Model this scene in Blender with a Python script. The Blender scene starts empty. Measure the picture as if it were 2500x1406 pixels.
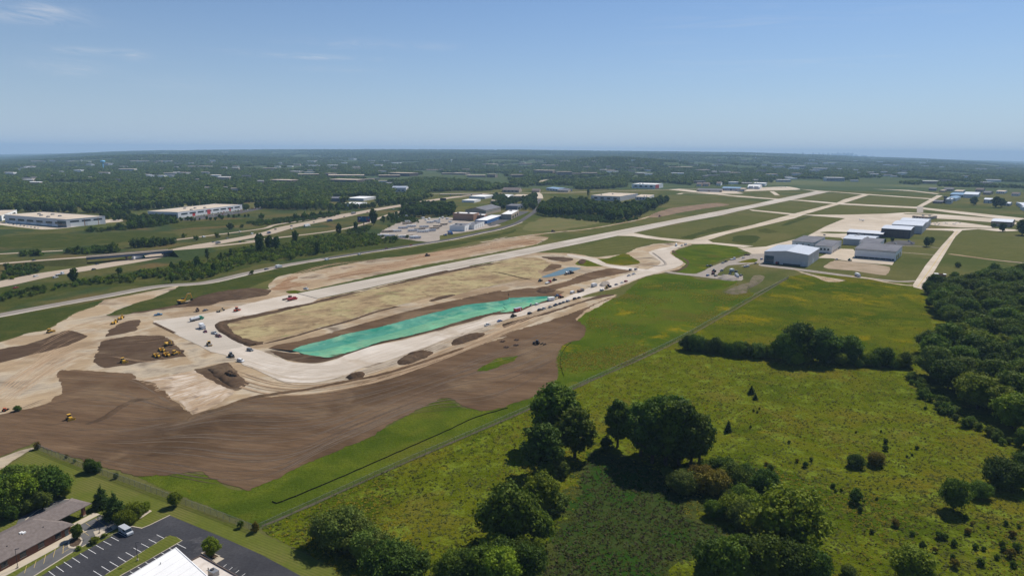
import bpy, bmesh, math, random
import numpy as np
from mathutils import Vector, Matrix, noise
from mathutils.geometry import delaunay_2d_cdt

R = math.radians
random.seed(7)
rng = np.random.default_rng(11)
SC = bpy.context.scene
COL = SC.collection

# ------------------------------------------------------------------ camera
CAM_H, FOC, PITCH, ROLL = 120.0, 1667.0, math.atan(332.0 / 1667.0), 0.0072
_f = Vector((0, math.cos(PITCH), -math.sin(PITCH)))
_r0, _u0 = Vector((1, 0, 0)), Vector((0, math.sin(PITCH), math.cos(PITCH)))
_r = _r0 * math.cos(ROLL) + _u0 * math.sin(ROLL)
_u = _u0 * math.cos(ROLL) - _r0 * math.sin(ROLL)
cam = bpy.data.cameras.new('camera')
cam_o = bpy.data.objects.new('camera', cam)
COL.objects.link(cam_o)
cam_o.matrix_world = Matrix(((_r.x, _u.x, -_f.x, 0), (_r.y, _u.y, -_f.y, 0), (_r.z, _u.z, -_f.z, CAM_H), (0, 0, 0, 1)))
cam.sensor_fit = 'HORIZONTAL'
cam.sensor_width = 36.0
cam.lens = FOC * 36.0 / 2500.0
cam.clip_start, cam.clip_end = 1.0, 90000.0
SC.camera = cam_o

# ------------------------------------------------------------------ sky and sun
SUN_AZ, SUN_EL = R(37), R(47)          # from straight ahead (+Y) towards +X
W = bpy.data.worlds.new('World')
SC.world = W
W.use_nodes = True
nt = W.node_tree
nt.nodes.clear()
def wn(t, **k):
    n = nt.nodes.new(t)
    for a, b in k.items():
        setattr(n, a, b)
    return n
sky = wn('ShaderNodeTexSky', sky_type='NISHITA', sun_disc=False, sun_elevation=SUN_EL, sun_rotation=SUN_AZ,
         altitude=250.0, air_density=1.0, dust_density=0.25, ozone_density=3.0)
bg = wn('ShaderNodeBackground')
bg.inputs[1].default_value = SKY_STRENGTH = 0.064
out = wn('ShaderNodeOutputWorld')
tc = wn('ShaderNodeTexCoord')
sep = wn('ShaderNodeSeparateXYZ')
nt.links.new(tc.outputs['Generated'], sep.inputs[0])
def wmath(op, a, b=None, c=None):
    n = wn('ShaderNodeMath', operation=op)
    for i, v in enumerate((a, b, c)):
        if v is None:
            continue
        if isinstance(v, (int, float)):
            n.inputs[i].default_value = v
        else:
            nt.links.new(v, n.inputs[i])
    return n.outputs[0]
# thin cirrus: a flat cloud layer, looked at from below (direction divided by its height)
zc = wmath('MAXIMUM', sep.outputs['Z'], 0.02)
cx = wmath('DIVIDE', sep.outputs['X'], zc)
cy = wmath('DIVIDE', sep.outputs['Y'], zc)
comb = wn('ShaderNodeCombineXYZ')
nt.links.new(wmath('MULTIPLY', cx, 1.0), comb.inputs[0])
nt.links.new(wmath('MULTIPLY', cy, 1.0), comb.inputs[1])
def wisp(px, py, w, h, tilt, amt):
    """One torn shred of cirrus at that direction, in the cloud layer's own plane."""
    d = (_f + _r * ((px - 1250) / FOC) + _u * ((703 - py) / FOC)).normalized()
    X, Y = d.x / d.z, d.y / d.z
    sx, sy = w / FOC / d.z, h / FOC / d.z ** 2
    az = math.atan2(d.x, d.y) + tilt
    a, b = wmath('SUBTRACT', cx, X), wmath('SUBTRACT', cy, Y)
    u = wmath('DIVIDE', wmath('SUBTRACT', wmath('MULTIPLY', a, math.cos(az)), wmath('MULTIPLY', b, math.sin(az))), sx)
    v = wmath('DIVIDE', wmath('ADD', wmath('MULTIPLY', a, math.sin(az)), wmath('MULTIPLY', b, math.cos(az))), sy)
    r2 = wmath('ADD', wmath('MULTIPLY', u, u), wmath('MULTIPLY', v, v))
    return wmath('MULTIPLY', wmath('EXPONENT', wmath('MULTIPLY', r2, -1.0)), amt)
def wisp_noise(scale, detail, dist, sx=1.0, sy=1.0, off=0.0):
    mp = wn('ShaderNodeMapping')
    mp.inputs['Scale'].default_value = (sx, sy, 1)
    mp.inputs['Location'].default_value = (off, off * 0.7, 0)
    nt.links.new(comb.outputs[0], mp.inputs[0])
    n = wn('ShaderNodeTexNoise')
    n.inputs['Scale'].default_value = scale
    n.inputs['Detail'].default_value = detail
    n.inputs['Roughness'].default_value = 0.62
    n.inputs['Distortion'].default_value = dist
    nt.links.new(mp.outputs[0], n.inputs['Vector'])
    return n.outputs[0]
big = wisp_noise(0.30, 2.0, 0.4, 0.75, 1.0, 3.1)
fine = wisp_noise(1.6, 8.0, 1.2, 0.45, 1.0, 1.7)
m1 = wn('ShaderNodeMapRange')
m1.inputs[1].default_value, m1.inputs[2].default_value = 0.53, 0.70
nt.links.new(big, m1.inputs[0])
m2 = wn('ShaderNodeMapRange')
m2.inputs[1].default_value, m2.inputs[2].default_value = 0.50, 0.78
nt.links.new(fine, m2.inputs[0])
fade = wn('ShaderNodeMapRange')
fade.inputs[1].default_value, fade.inputs[2].default_value = 0.05, 0.16
nt.links.new(sep.outputs['Z'], fade.inputs[0])
mask = wmath('MULTIPLY', wmath('MULTIPLY', m1.outputs[0], m2.outputs[0]), wmath('MULTIPLY', fade.outputs[0], 0.30))
torn = wisp_noise(2.6, 8.0, 1.6, 1.0, 0.55, 4.4)
m3 = wn('ShaderNodeMapRange')
m3.inputs[1].default_value, m3.inputs[2].default_value = 0.36, 0.70
nt.links.new(torn, m3.inputs[0])
shreds = None
for a_ in ((40, 38, 95, 13, -0.10, 0.55), (110, 22, 60, 9, -0.1, 0.45), (205, 125, 50, 6, 0.0, 0.42), (322, 135, 28, 8, 0.0, 0.55), (165, 168, 65, 14, 0.0, 0.28), (770, 140, 110, 5, 0.0, 0.50), (880, 108, 120, 9, 0.0, 0.22), (820, 170, 90, 6, 0.0, 0.16), (430, 210, 90, 16, 0.0, 0.10), (1070, 115, 40, 8, 0.0, 0.18), (1850, 260, 160, 14, 0.0, 0.07)):
    w_ = wisp(*a_)
    shreds = w_ if shreds is None else wmath('ADD', shreds, w_)
mask = wmath('MINIMUM', wmath('ADD', mask, wmath('MULTIPLY', shreds, m3.outputs[0])), 0.8)
cmix = wn('ShaderNodeMix', data_type='RGBA')
cmix.inputs[7].default_value = (9.5, 9.8, 10.4, 1)
nt.links.new(mask, cmix.inputs[0])
tint = wn('ShaderNodeMix', data_type='RGBA', blend_type='MULTIPLY')
tint.inputs[0].default_value = 1.0
tint.inputs[7].default_value = (0.72, 0.93, 1.17, 1)
nt.links.new(sky.outputs[0], tint.inputs[6])
# summer haze whitens the lowest part of the sky all round
hz = wn('ShaderNodeMix', data_type='RGBA')
hz.inputs[7].default_value = (6.6, 8.0, 10.0, 1)
nt.links.new(wmath('MULTIPLY', wmath('EXPONENT', wmath('MULTIPLY', wmath('MAXIMUM', sep.outputs['Z'], 0.0), -7.5)), 0.85), hz.inputs[0])
nt.links.new(tint.outputs[2], hz.inputs[6])
nt.links.new(hz.outputs[2], cmix.inputs[6])
nt.links.new(cmix.outputs[2], bg.inputs[0])
nt.links.new(bg.outputs[0], out.inputs[0])

sun = bpy.data.lights.new('sun', 'SUN')
sun.energy, sun.angle, sun.color = 4.9, R(0.53), (1.0, 0.95, 0.87)
sun_o = bpy.data.objects.new('sun', sun)
COL.objects.link(sun_o)
_s = Vector((math.sin(SUN_AZ) * math.cos(SUN_EL), math.cos(SUN_AZ) * math.cos(SUN_EL), math.sin(SUN_EL)))
sun_o.rotation_euler = _s.to_track_quat('Z', 'Y').to_euler()
sun_o.location = (0, 0, 900)

vs = SC.view_settings
vs.view_transform, vs.look, vs.exposure, vs.gamma, vs.use_curve_mapping = 'Standard', 'None', 0.2, 1.0, False
cy_ = SC.cycles
cy_.use_denoising = True
cy_.max_bounces, cy_.diffuse_bounces, cy_.glossy_bounces, cy_.transmission_bounces = 5, 2, 2, 3
cy_.volume_bounces, cy_.transparent_max_bounces = 0, 12
cy_.caustics_reflective = cy_.caustics_refractive = False
cy_.sample_clamp_indirect = 4.0

# ------------------------------------------------------------------ projection: pixel of the photograph <-> place
HORIZ = [(-600, 392), (0, 384.5), (100, 379.7), (200, 374.6), (300, 370), (400, 367.6), (600, 365.6), (900, 364.8), (1250, 366),
         (1500, 369), (1700, 371), (1800, 372), (1970, 377), (2080, 382), (2220, 386.5), (2300, 390), (2390, 394.6), (2500, 401.6), (3200, 412)]
HX, HY = np.array([h[0] for h in HORIZ], float), np.array([h[1] for h in HORIZ], float)
Y0, YR = 2750.0, 14000.0
def terrain(x, y):
    """Height of the land: level around the airfield, gentle hills beyond."""
    x, y = np.asarray(x, float), np.asarray(y, float)
    yy = np.maximum(y, 1.0)
    px = 1250 + FOC * np.clip(x / yy, -1.6, 1.6) * 1.0
    want = np.interp(px, HX, HY)
    zr = CAM_H - 12 + ((371 + (px - 1250) * ROLL) - want) / FOC * YR * 1.0
    s = np.clip((yy - Y0) / (YR - Y0), 0, 1.0)
    z = zr * s ** 1.25
    # rolling detail
    a = np.clip((yy - Y0) / 2500, 0, 1) * np.clip((YR - yy) / 3000, 0, 1)
    z = z + a * (9 * np.sin(x / 610 + yy / 900) + 7 * np.sin(x / 330 - yy / 540 + 1.3) + 6 * np.sin(yy / 410 + x / 1500))
    z = z + 42 * np.exp(-(((x - 720) / 420) ** 2 + ((yy - 5200) / 700) ** 2)) * np.clip((yy - Y0) / 800, 0, 1)
    z = z + 30 * np.exp(-(((x - 2350) / 900) ** 2 + ((yy - 8800) / 900) ** 2))
    z = z + 32 * np.exp(-(((x + 3300) / 800) ** 2 + ((yy - 6200) / 700) ** 2)) * np.clip((yy - Y0) / 800, 0, 1)
    back = np.clip((yy - YR) / 6000, 0, 1)
    return z - back * (zr * 0.35 + 40)
def ray(px, py):
    return (_f + _r * ((px - 1250) / FOC) + _u * ((703 - py) / FOC))
def at(px, py, z=0.0):
    """The place on the land (plus z) that the pixel shows."""
    d = ray(px, py)
    if d.z < -1e-5:
        t = (z - CAM_H) / d.z
        if d.y * t < Y0:
            return Vector((d.x * t, d.y * t, z))
    ts = np.geomspace(Y0 * 0.98, 19000, 900) / d.y
    h = CAM_H + d.z * ts - terrain(d.x * ts, d.y * ts) - z
    k = np.nonzero(h <= 0)[0]
    t = ts[k[0]] if len(k) else YR / d.y
    return Vector((d.x * t, d.y * t, float(terrain(d.x * t, d.y * t)) + z))
def to_px(x, y, z):
    x, y, z = np.asarray(x, float), np.asarray(y, float), np.asarray(z, float) - CAM_H
    dep = x * _f.x + y * _f.y + z * _f.z
    dep = np.where(dep > 1, dep, 1e9)
    return 1250 + FOC * (x * _r.x + y * _r.y + z * _r.z) / dep, 703 - FOC * (x * _u.x + y * _u.y + z * _u.z) / dep
def mpp(p):
    """metres for one pixel of the photograph at place p"""
    return (p.x * _f.x + p.y * _f.y + (p.z - CAM_H) * _f.z) / FOC
ZONES = {'A': (0, 340, 3.906), 'B': (600, 340, 3.906), 'C': (1200, 340, 3.906), 'D': (1800, 340, 3.569), 'E': (0, 680, 3.906),
         'F': (600, 600, 3.906), 'G': (1200, 560, 3.906), 'H': (1800, 560, 3.569), 'I': (0, 1040, 3.842), 'J': (600, 1040, 3.842),
         'K': (1200, 900, 2.779), 'L': (1800, 900, 2.779), 'M': (0, 0, 1)}
def P(s):
    """'F 490,457 685,507 C 0,1105' -> pixels of the photograph"""
    o, z = [], ZONES['M']
    for w in s.split():
        if w in ZONES:
            z = ZONES[w]
        else:
            a, b = w.split(',')
            o.append((z[0] + float(a) / z[2], z[1] + float(b) / z[2]))
    return o
def G(s, z=0.0):
    return [at(a, b, z) for a, b in P(s)]
def inside(px, py, poly):
    px, py = np.asarray(px, float), np.asarray(py, float)
    r = np.zeros(px.shape, bool)
    n = len(poly)
    for i in range(n):
        (x1, y1), (x2, y2) = poly[i], poly[(i + 1) % n]
        c = (y1 > py) != (y2 > py)
        with np.errstate(divide='ignore', invalid='ignore'):
            xx = (x2 - x1) * (py - y1) / (y2 - y1 + 1e-12) + x1
        r ^= c & (px < xx)
    return r

# ------------------------------------------------------------------ materials
MATS = {}
def mat(name, col, col2=None, scale=0.3, detail=6.0, rough=0.85, bump=0.0, bscale=None, stretch=None, ang=0.0, spots=None,
        spec=0.0, metal=0.0, alpha=None, contrast=(0.35, 0.65), big=None, trans=0.0, rand=0.0, obj_col=False, rows=None, grain=None):
    """Principled material with noise between two colours, an optional stretched streak (stretch, ang), an optional third colour in
    spots (colour, scale, from, to), optional slow variation (big: colour, scale, lo, hi), bump."""
    if name in MATS:
        return MATS[name]
    m = bpy.data.materials.new(name)
    m.use_nodes = True
    t = m.node_tree
    N, L = t.nodes.new, t.links.new
    b = t.nodes['Principled BSDF']
    b.inputs['Roughness'].default_value = rough
    b.inputs['Metallic'].default_value = metal
    b.inputs['Specular IOR Level'].default_value = spec
    c4 = lambda c: (c[0], c[1], c[2], 1)
    if col2 is None and not spots and not big and not obj_col:
        b.inputs['Base Color'].default_value = c4(col)
        if bump == 0 and alpha is None:
            MATS[name] = m
            return m
    co = N('ShaderNodeTexCoord')
    src = co.outputs['Object']
    if stretch:
        mp = N('ShaderNodeMapping')
        mp.inputs['Rotation'].default_value = (0, 0, ang)
        mp2 = N('ShaderNodeMapping')
        mp2.inputs['Scale'].default_value = (1.0 / stretch, 1, 1)
        L(src, mp.inputs[0])
        L(mp.outputs[0], mp2.inputs[0])
        vec = mp2.outputs[0]
    else:
        vec = src
    def nz(v, s, d=6.0, ro=0.6, di=0.0):
        n = N('ShaderNodeTexNoise')
        n.inputs['Scale'].default_value = s
        n.inputs['Detail'].default_value = d
        n.inputs['Roughness'].default_value = ro
        n.inputs['Distortion'].default_value = di
        L(v, n.inputs['Vector'])
        return n.outputs[0]
    def rr(v, lo, hi):
        n = N('ShaderNodeMapRange')
        n.inputs[1].default_value, n.inputs[2].default_value = lo, hi
        L(v, n.inputs[0])
        return n.outputs[0]
    def mx(f, a, c):
        n = N('ShaderNodeMix')
        n.data_type = 'RGBA'
        if isinstance(f, float):
            n.inputs[0].default_value = f
        else:
            L(f, n.inputs[0])
        for i, v in ((6, a), (7, c)):
            if isinstance(v, tuple):
                n.inputs[i].default_value = c4(v)
            else:
                L(v, n.inputs[i])
        return n.outputs[2]
    cur = tuple(col)
    if obj_col:
        oi = N('ShaderNodeObjectInfo')
        cur = oi.outputs['Color']
    f = nz(vec, scale, detail)
    if col2 is not None:
        cur = mx(rr(f, *contrast), cur, tuple(col2))
    if big:
        for bc, bs, lo, hi in (big if isinstance(big, list) else [big]):
            cur = mx(rr(nz(src, bs, 4.0, 0.55, 0.6), lo, hi), cur, tuple(bc))
    if rows:
        rc, rs, ra, rl, rh = rows
        mp = N('ShaderNodeMapping')
        mp.inputs['Rotation'].default_value = (0, 0, ra)
        L(src, mp.inputs[0])
        wv = N('ShaderNodeTexWave')
        wv.inputs['Scale'].default_value = rs
        wv.inputs['Distortion'].default_value = 1.2
        wv.inputs['Detail'].default_value = 2.0
        wv.inputs['Detail Scale'].default_value = 0.4
        L(mp.outputs[0], wv.inputs['Vector'])
        cur = mx(rr(wv.outputs['Fac'], rl, rh), cur, tuple(rc))
    if spots:
        for sc_, ss, lo, hi in (spots if isinstance(spots, list) else [spots]):
            cur = mx(rr(nz(src, ss, 8.0, 0.7, 0.3), lo, hi), cur, tuple(sc_))
    if grain and not isinstance(cur, tuple):
        gs, lo, hi = grain
        hv = N('ShaderNodeHueSaturation')
        gm = N('ShaderNodeMapRange')
        gm.inputs[1].default_value, gm.inputs[2].default_value, gm.inputs[3].default_value, gm.inputs[4].default_value = 0.3, 0.7, lo, hi
        L(nz(vec, gs, 5.0, 0.75), gm.inputs[0])
        L(gm.outputs[0], hv.inputs['Value'])
        L(cur, hv.inputs['Color'])
        cur = hv.outputs[0]
    if rand:
        oi = N('ShaderNodeObjectInfo')
        hs = N('ShaderNodeHueSaturation')
        L(rr2(N, L, oi.outputs['Random'], 1 - rand, 1 + rand), hs.inputs['Value'])
        L(rr2(N, L, oi.outputs['Random'], 0.5 - rand * 0.06, 0.5 + rand * 0.05), hs.inputs['Hue'])
        L(cur, hs.inputs['Color'])
        cur = hs.outputs[0]
    if not isinstance(cur, tuple):
        L(cur, b.inputs['Base Color'])
    if bump:
        bn = N('ShaderNodeBump')
        bn.inputs['Strength'].default_value = 1.0
        bn.inputs['Distance'].default_value = bump
        L(nz(vec if stretch else src, bscale or scale, 8.0, 0.65), bn.inputs['Height'])
        L(bn.outputs[0], b.inputs['Normal'])
    if trans:
        tr = N('ShaderNodeBsdfTranslucent')
        if not isinstance(cur, tuple):
            L(cur, tr.inputs['Color'])
        ms = N('ShaderNodeMixShader')
        ms.inputs[0].default_value = trans
        L(b.outputs[0], ms.inputs[1])
        L(tr.outputs[0], ms.inputs[2])
        L(ms.outputs[0], t.nodes['Material Output'].inputs[0])
    if alpha is not None:
        b.inputs['Alpha'].default_value = alpha
    MATS[name] = m
    return m
def rr2(N, L, v, lo, hi):
    n = N('ShaderNodeMapRange')
    n.inputs[3].default_value, n.inputs[4].default_value = lo, hi
    L(v, n.inputs[0])
    return n.outputs[0]

# ------------------------------------------------------------------ objects
def tag(o, label=None, cat=None, group=None, kind=None):
    if label: o['label'] = label
    if cat: o['category'] = cat
    if group: o['group'] = group
    if kind: o['kind'] = kind
    return o
def link(name, me, m=None, parent=None):
    o = bpy.data.objects.new(name, me)
    COL.objects.link(o)
    if m is not None and me is not None and not me.materials:
        me.materials.append(m)
    if parent is not None:
        o.parent = parent
    return o
def empty(name, loc, rz=0.0, label=None, cat=None, group=None, kind=None, s=1.0):
    o = bpy.data.objects.new(name, None)
    o.empty_display_size = 0.5
    COL.objects.link(o)
    o.location = loc
    o.rotation_euler = (0, 0, rz)
    o.scale = (s, s, s) if not isinstance(s, tuple) else s
    return tag(o, label, cat, group, kind)
def copy_tree(o, parent=None):
    c = o.copy()
    COL.objects.link(c)
    c.parent = parent
    for ch in o.children:
        copy_tree(ch, c)
    return c
def catmull(pts, n):
    """n points along a smooth curve through pts, evenly by length"""
    pts = [Vector(p) for p in pts]
    if len(pts) == 2:
        dense = [pts[0].lerp(pts[1], i / 40) for i in range(41)]
    else:
        q = [pts[0] * 2 - pts[1]] + pts + [pts[-1] * 2 - pts[-2]]
        dense = []
        for i in range(1, len(q) - 2):
            p0, p1, p2, p3 = q[i - 1], q[i], q[i + 1], q[i + 2]
            for k in range(24):
                t = k / 24
                dense.append(0.5 * ((2 * p1) + (p2 - p0) * t + (2 * p0 - 5 * p1 + 4 * p2 - p3) * t * t + (3 * p1 - p0 - 3 * p2 + p3) * t ** 3))
        dense.append(pts[-1])
    L = [0.0]
    for a, b in zip(dense, dense[1:]):
        L.append(L[-1] + (b - a).length)
    o, j = [], 0
    for i in range(n):
        s = L[-1] * i / (n - 1)
        while j < len(L) - 2 and L[j + 1] < s:
            j += 1
        o.append(dense[j].lerp(dense[j + 1], (s - L[j]) / max(1e-9, L[j + 1] - L[j])))
    return o
LZ = 0.02
_NUDGE = [0]
def nudge():
    _NUDGE[0] += 1
    return (_NUDGE[0] % 23) * 0.0008
def sheet(name, spec, m, layer, jag=0.0, step=None, smooth=True, seed=0, kind='structure', label=None, cat=None, group=None, freq=None):
    """A flat patch of ground bounded by the given pixels, its edge ragged by jag metres."""
    pts = G(spec) if isinstance(spec, str) else [Vector(p) for p in spec]
    if smooth and len(pts) > 3:
        q = pts + [pts[0]]
        ln = sum((a - b).length for a, b in zip(q, q[1:]))
        far = sum(p.length for p in pts) / len(pts)
        st = step or max(0.8, min(6.0, far / 250))
        n = int(max(40, min(900, ln / st)))
        closed = [pts[-1]] + pts + [pts[0], pts[1]]
        dense = []
        for i in range(1, len(closed) - 2):
            p0, p1, p2, p3 = closed[i - 1], closed[i], closed[i + 1], closed[i + 2]
            k_ = max(2, int((p2 - p1).length / st))
            k_ = min(k_, 200)
            for k in range(k_):
                t = k / k_
                cr = 0.5 * ((2 * p1) + (p2 - p0) * t + (2 * p0 - 5 * p1 + 4 * p2 - p3) * t * t + (3 * p1 - p0 - 3 * p2 + p3) * t ** 3)
                dense.append(p1.lerp(p2, t).lerp(cr, 0.55))
        pts = dense
    elif jag:
        dense = []
        for a, b in zip(pts, pts[1:] + pts[:1]):
            k_ = min(200, max(1, int((b - a).length / (step or 3))))
            dense += [a.lerp(b, k / k_) for k in range(k_)]
        pts = dense
    if jag:
        fr = freq or 0.12
        for p in pts:
            v = Vector((p.x * fr, p.y * fr, seed * 7.7))
            p.x += jag * (noise.noise(v) + 0.6 * noise.noise(v * 3.1) + 0.35 * noise.noise(v * 9.3)) * 1.2
            v += Vector((31.3, 17.7, 0))
            p.y += jag * (noise.noise(v) + 0.6 * noise.noise(v * 3.1) + 0.35 * noise.noise(v * 9.3)) * 1.2
    z = layer * LZ + nudge()
    vs_ = [(p.x, p.y, z + (float(terrain(p.x, p.y)) if p.y > Y0 else 0)) for p in pts]
    ov, _, fs, _, _, _ = delaunay_2d_cdt([Vector((v[0], v[1])) for v in vs_], [], [list(range(len(vs_)))], 1, 1e-5)
    vs_ = [(p.x, p.y, z + (float(terrain(p.x, p.y)) if p.y > Y0 else 0)) for p in ov]
    fs = [f if (ov[f[1]] - ov[f[0]]).cross(ov[f[2]] - ov[f[0]]) > 0 else f[::-1] for f in (list(q) for q in fs)]
    me = bpy.data.meshes.new(name)
    me.from_pydata(vs_, [], fs)
    o = link(name, me, m)
    return tag(o, label, cat, group, kind)
def ribbon(name, spec, width, m, layer, kind='structure', n=None, off=0.0, jag=0.0, label=None, parent=None, z=None, w2=None):
    """A strip of the given width along the pixels (a road, a track, a painted line); off shifts it sideways in metres."""
    pts = G(spec) if isinstance(spec, str) else [Vector(p) for p in spec]
    ln = sum((a - b).length for a, b in zip(pts, pts[1:]))
    n = n or int(max(8, min(260, ln / 6)))
    c = catmull(pts, n)
    vs_, fs = [], []
    nd = nudge()
    for i, p in enumerate(c):
        d = (c[min(i + 1, n - 1)] - c[max(i - 1, 0)])
        d.z = 0
        d.normalize()
        s = Vector((d.y, -d.x, 0))
        w = width if w2 is None else width + (w2 - width) * i / (n - 1)
        j1 = jag * (noise.noise(Vector((p.x * 0.2, p.y * 0.2, 1))) + 0.5 * noise.noise(Vector((p.x, p.y, 1)))) if jag else 0
        j2 = jag * (noise.noise(Vector((p.x * 0.2, p.y * 0.2, 9))) + 0.5 * noise.noise(Vector((p.x, p.y, 9)))) if jag else 0
        for q in (p + s * (off - w / 2 + j1), p + s * (off + w / 2 + j2)):
            zz = (float(terrain(q.x, q.y)) if q.y > Y0 else 0) + layer * LZ + nd if z is None else z
            vs_.append((q.x, q.y, zz + (p.z if z is not None else 0)))
        if i:
            k = 2 * i
            fs.append((k - 2, k - 1, k + 1, k))
    me = bpy.data.meshes.new(name)
    me.from_pydata(vs_, [], fs)
    me.update()
    if len(me.polygons) and me.polygons[0].normal.z < 0:
        me.flip_normals()
    o = link(name, me, m, parent)
    return tag(o, label, None, None, kind if parent is None else None)
class MB:
    """collects solids into one mesh"""
    def __init__(s):
        s.v, s.f = [], []
    def add(s, vs_, fs):
        b = len(s.v)
        s.v += [tuple(v) for v in vs_]
        s.f += [tuple(b + i for i in f) for f in fs]
        return s
    def box(s, x0, x1, y0, y1, z0, z1, M=None):
        vs_ = [Vector((x, y, z)) for z in (z0, z1) for y in (y0, y1) for x in (x0, x1)]
        if M is not None:
            vs_ = [M @ v for v in vs_]
        return s.add(vs_, [(0, 2, 3, 1), (4, 5, 7, 6), (0, 1, 5, 4), (1, 3, 7, 5), (3, 2, 6, 7), (2, 0, 4, 6)])
    def prism(s, prof, y0, y1, axis='y', M=None, taper=None):
        """a polygon in (x, z) swept along y"""
        n = len(prof)
        vs_ = [Vector((x, y0, z)) for x, z in prof] + [Vector((x, y1, z)) for x, z in prof]
        if axis == 'x':
            vs_ = [Vector((v.y, v.x, v.z)) for v in vs_]
        if M is not None:
            vs_ = [M @ v for v in vs_]
        fs = [tuple(range(n)), tuple(range(2 * n - 1, n - 1, -1))] + [(i, i + n, (i + 1) % n + n, (i + 1) % n) for i in range(n)]
        return s.add(vs_, fs)
    def cyl(s, a, b, r0, r1=None, n=10, caps=True):
        a, b = Vector(a), Vector(b)
        r1 = r0 if r1 is None else r1
        d = (b - a).normalized()
        u = d.orthogonal().normalized()
        w = d.cross(u)
        vs_ = []
        for c, r in ((a, r0), (b, r1)):
            vs_ += [c + (u * math.cos(2 * math.pi * i / n) + w * math.sin(2 * math.pi * i / n)) * r for i in range(n)]
        fs = [(i, (i + 1) % n, (i + 1) % n + n, i + n) for i in range(n)]
        if caps:
            fs += [tuple(range(n - 1, -1, -1)), tuple(range(n, 2 * n))]
        return s.add(vs_, fs)
    def lathe(s, prof, n=16, c=(0, 0, 0)):
        """(radius, z) turned about z"""
        vs_ = []
        for r, z in prof:
            vs_ += [(c[0] + r * math.cos(2 * math.pi * i / n), c[1] + r * math.sin(2 * math.pi * i / n), c[2] + z) for i in range(n)]
        fs = []
        for k in range(len(prof) - 1):
            fs += [(k * n + i, k * n + (i + 1) % n, (k + 1) * n + (i + 1) % n, (k + 1) * n + i) for i in range(n)]
        return s.add(vs_, fs)
    def quad(s, *p):
        return s.add(p, [tuple(range(len(p)))])
    def mesh(s, name, fix=True):
        me = bpy.data.meshes.new(name)
        me.from_pydata(s.v, [], s.f)
        if fix:
            bm = bmesh.new()
            bm.from_mesh(me)
            bmesh.ops.recalc_face_normals(bm, faces=bm.faces)
            bm.to_mesh(me)
            bm.free()
        me.update()
        return me
    def build(s, name, m, parent=None, fix=True):
        return link(name, s.mesh(name, fix), m, parent)
# ================================================================== THE SETTING: ground, fields, dirt, pavements
_fa, _fb = G('I 335,210 2400,993')
FENCE_DIR = math.atan2(_fb.y - _fa.y, _fb.x - _fa.x)
M_far = mat('far_land', (0.050, 0.076, 0.032), (0.075, 0.092, 0.038), scale=0.004, big=((0.110, 0.122, 0.054), 0.0011, 0.58, 0.66))
M_grass = mat('airfield_grass', (0.085, 0.087, 0.025), (0.118, 0.109, 0.036), scale=0.02, detail=6, big=[((0.062, 0.076, 0.019), 0.006, 0.45, 0.62), ((0.145, 0.116, 0.047), 0.011, 0.58, 0.72)], bump=0.25, bscale=0.6, grain=(0.35, 0.78, 1.2))
M_mown = mat('mown_grass', (0.088, 0.091, 0.025), (0.120, 0.112, 0.037), scale=0.05, detail=5, rows=((0.074, 0.081, 0.020), 0.022, R(118), 0.3, 0.8), big=((0.145, 0.122, 0.047), 0.008, 0.5, 0.68), grain=(0.3, 0.82, 1.18))
M_meadow = mat('meadow_grass', (0.062, 0.078, 0.0032), (0.093, 0.105, 0.0056), scale=0.09, detail=7, contrast=(0.38, 0.62),
               big=[((0.042, 0.067, 0.0024), 0.012, 0.48, 0.62), ((0.103, 0.093, 0.0072), 0.019, 0.52, 0.68)],
               spots=[((0.206, 0.156, 0.0024), 0.022, 0.53, 0.70), ((0.206, 0.156, 0.0024), 0.07, 0.60, 0.74)], bump=0.5, bscale=0.8, grain=(0.7, 0.7, 1.28))
M_meadow2 = mat('weedy_meadow', (0.068, 0.086, 0.0038), (0.103, 0.116, 0.0067), scale=0.16, detail=8, contrast=(0.38, 0.62),
                big=[((0.110, 0.100, 0.0090), 0.02, 0.50, 0.64), ((0.047, 0.070, 0.0032), 0.014, 0.52, 0.64), ((0.114, 0.106, 0.0144), 0.045, 0.56, 0.68)],
                spots=[((0.122, 0.153, 0.0153), 0.10, 0.52, 0.62), ((0.046, 0.068, 0.0036), 0.16, 0.58, 0.68), ((0.206, 0.157, 0.0036), 0.05, 0.62, 0.76)], bump=0.7, bscale=0.7, grain=(0.9, 0.66, 1.3))
M_bright = mat('bright_meadow', (0.061, 0.092, 0.005), (0.088, 0.106, 0.009), scale=0.06, detail=7, big=[((0.046, 0.075, 0.005), 0.02, 0.45, 0.6), ((0.090, 0.082, 0.013), 0.025, 0.56, 0.68)],
               spots=[((0.245, 0.176, 0.005), 0.028, 0.57, 0.70)], bump=0.4, bscale=0.7, grain=(0.6, 0.75, 1.22))
M_lawn = mat('clipped_lawn', (0.090, 0.107, 0.018), (0.118, 0.125, 0.027), scale=0.12, detail=6, rows=((0.085, 0.101, 0.017), 0.30, -(FENCE_DIR + R(90)), 0.45, 0.95), big=((0.129, 0.121, 0.036), 0.04, 0.5, 0.65), grain=(0.9, 0.85, 1.15))
M_swale = mat('ditch_grass', (0.038, 0.053, 0.011), (0.059, 0.066, 0.015), scale=0.08, detail=6, big=((0.081, 0.079, 0.021), 0.02, 0.52, 0.68), bump=0.5, bscale=0.5, grain=(0.5, 0.7, 1.25))
M_marsh = mat('marsh_reeds', (0.023, 0.044, 0.006), (0.042, 0.053, 0.015), scale=0.25, detail=7, big=[((0.019, 0.050, 0.005), 0.05, 0.45, 0.6)], spots=((0.088, 0.102, 0.037), 0.16, 0.66, 0.76), bump=0.3, bscale=0.5, grain=(0.5, 0.8, 1.2))
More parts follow.
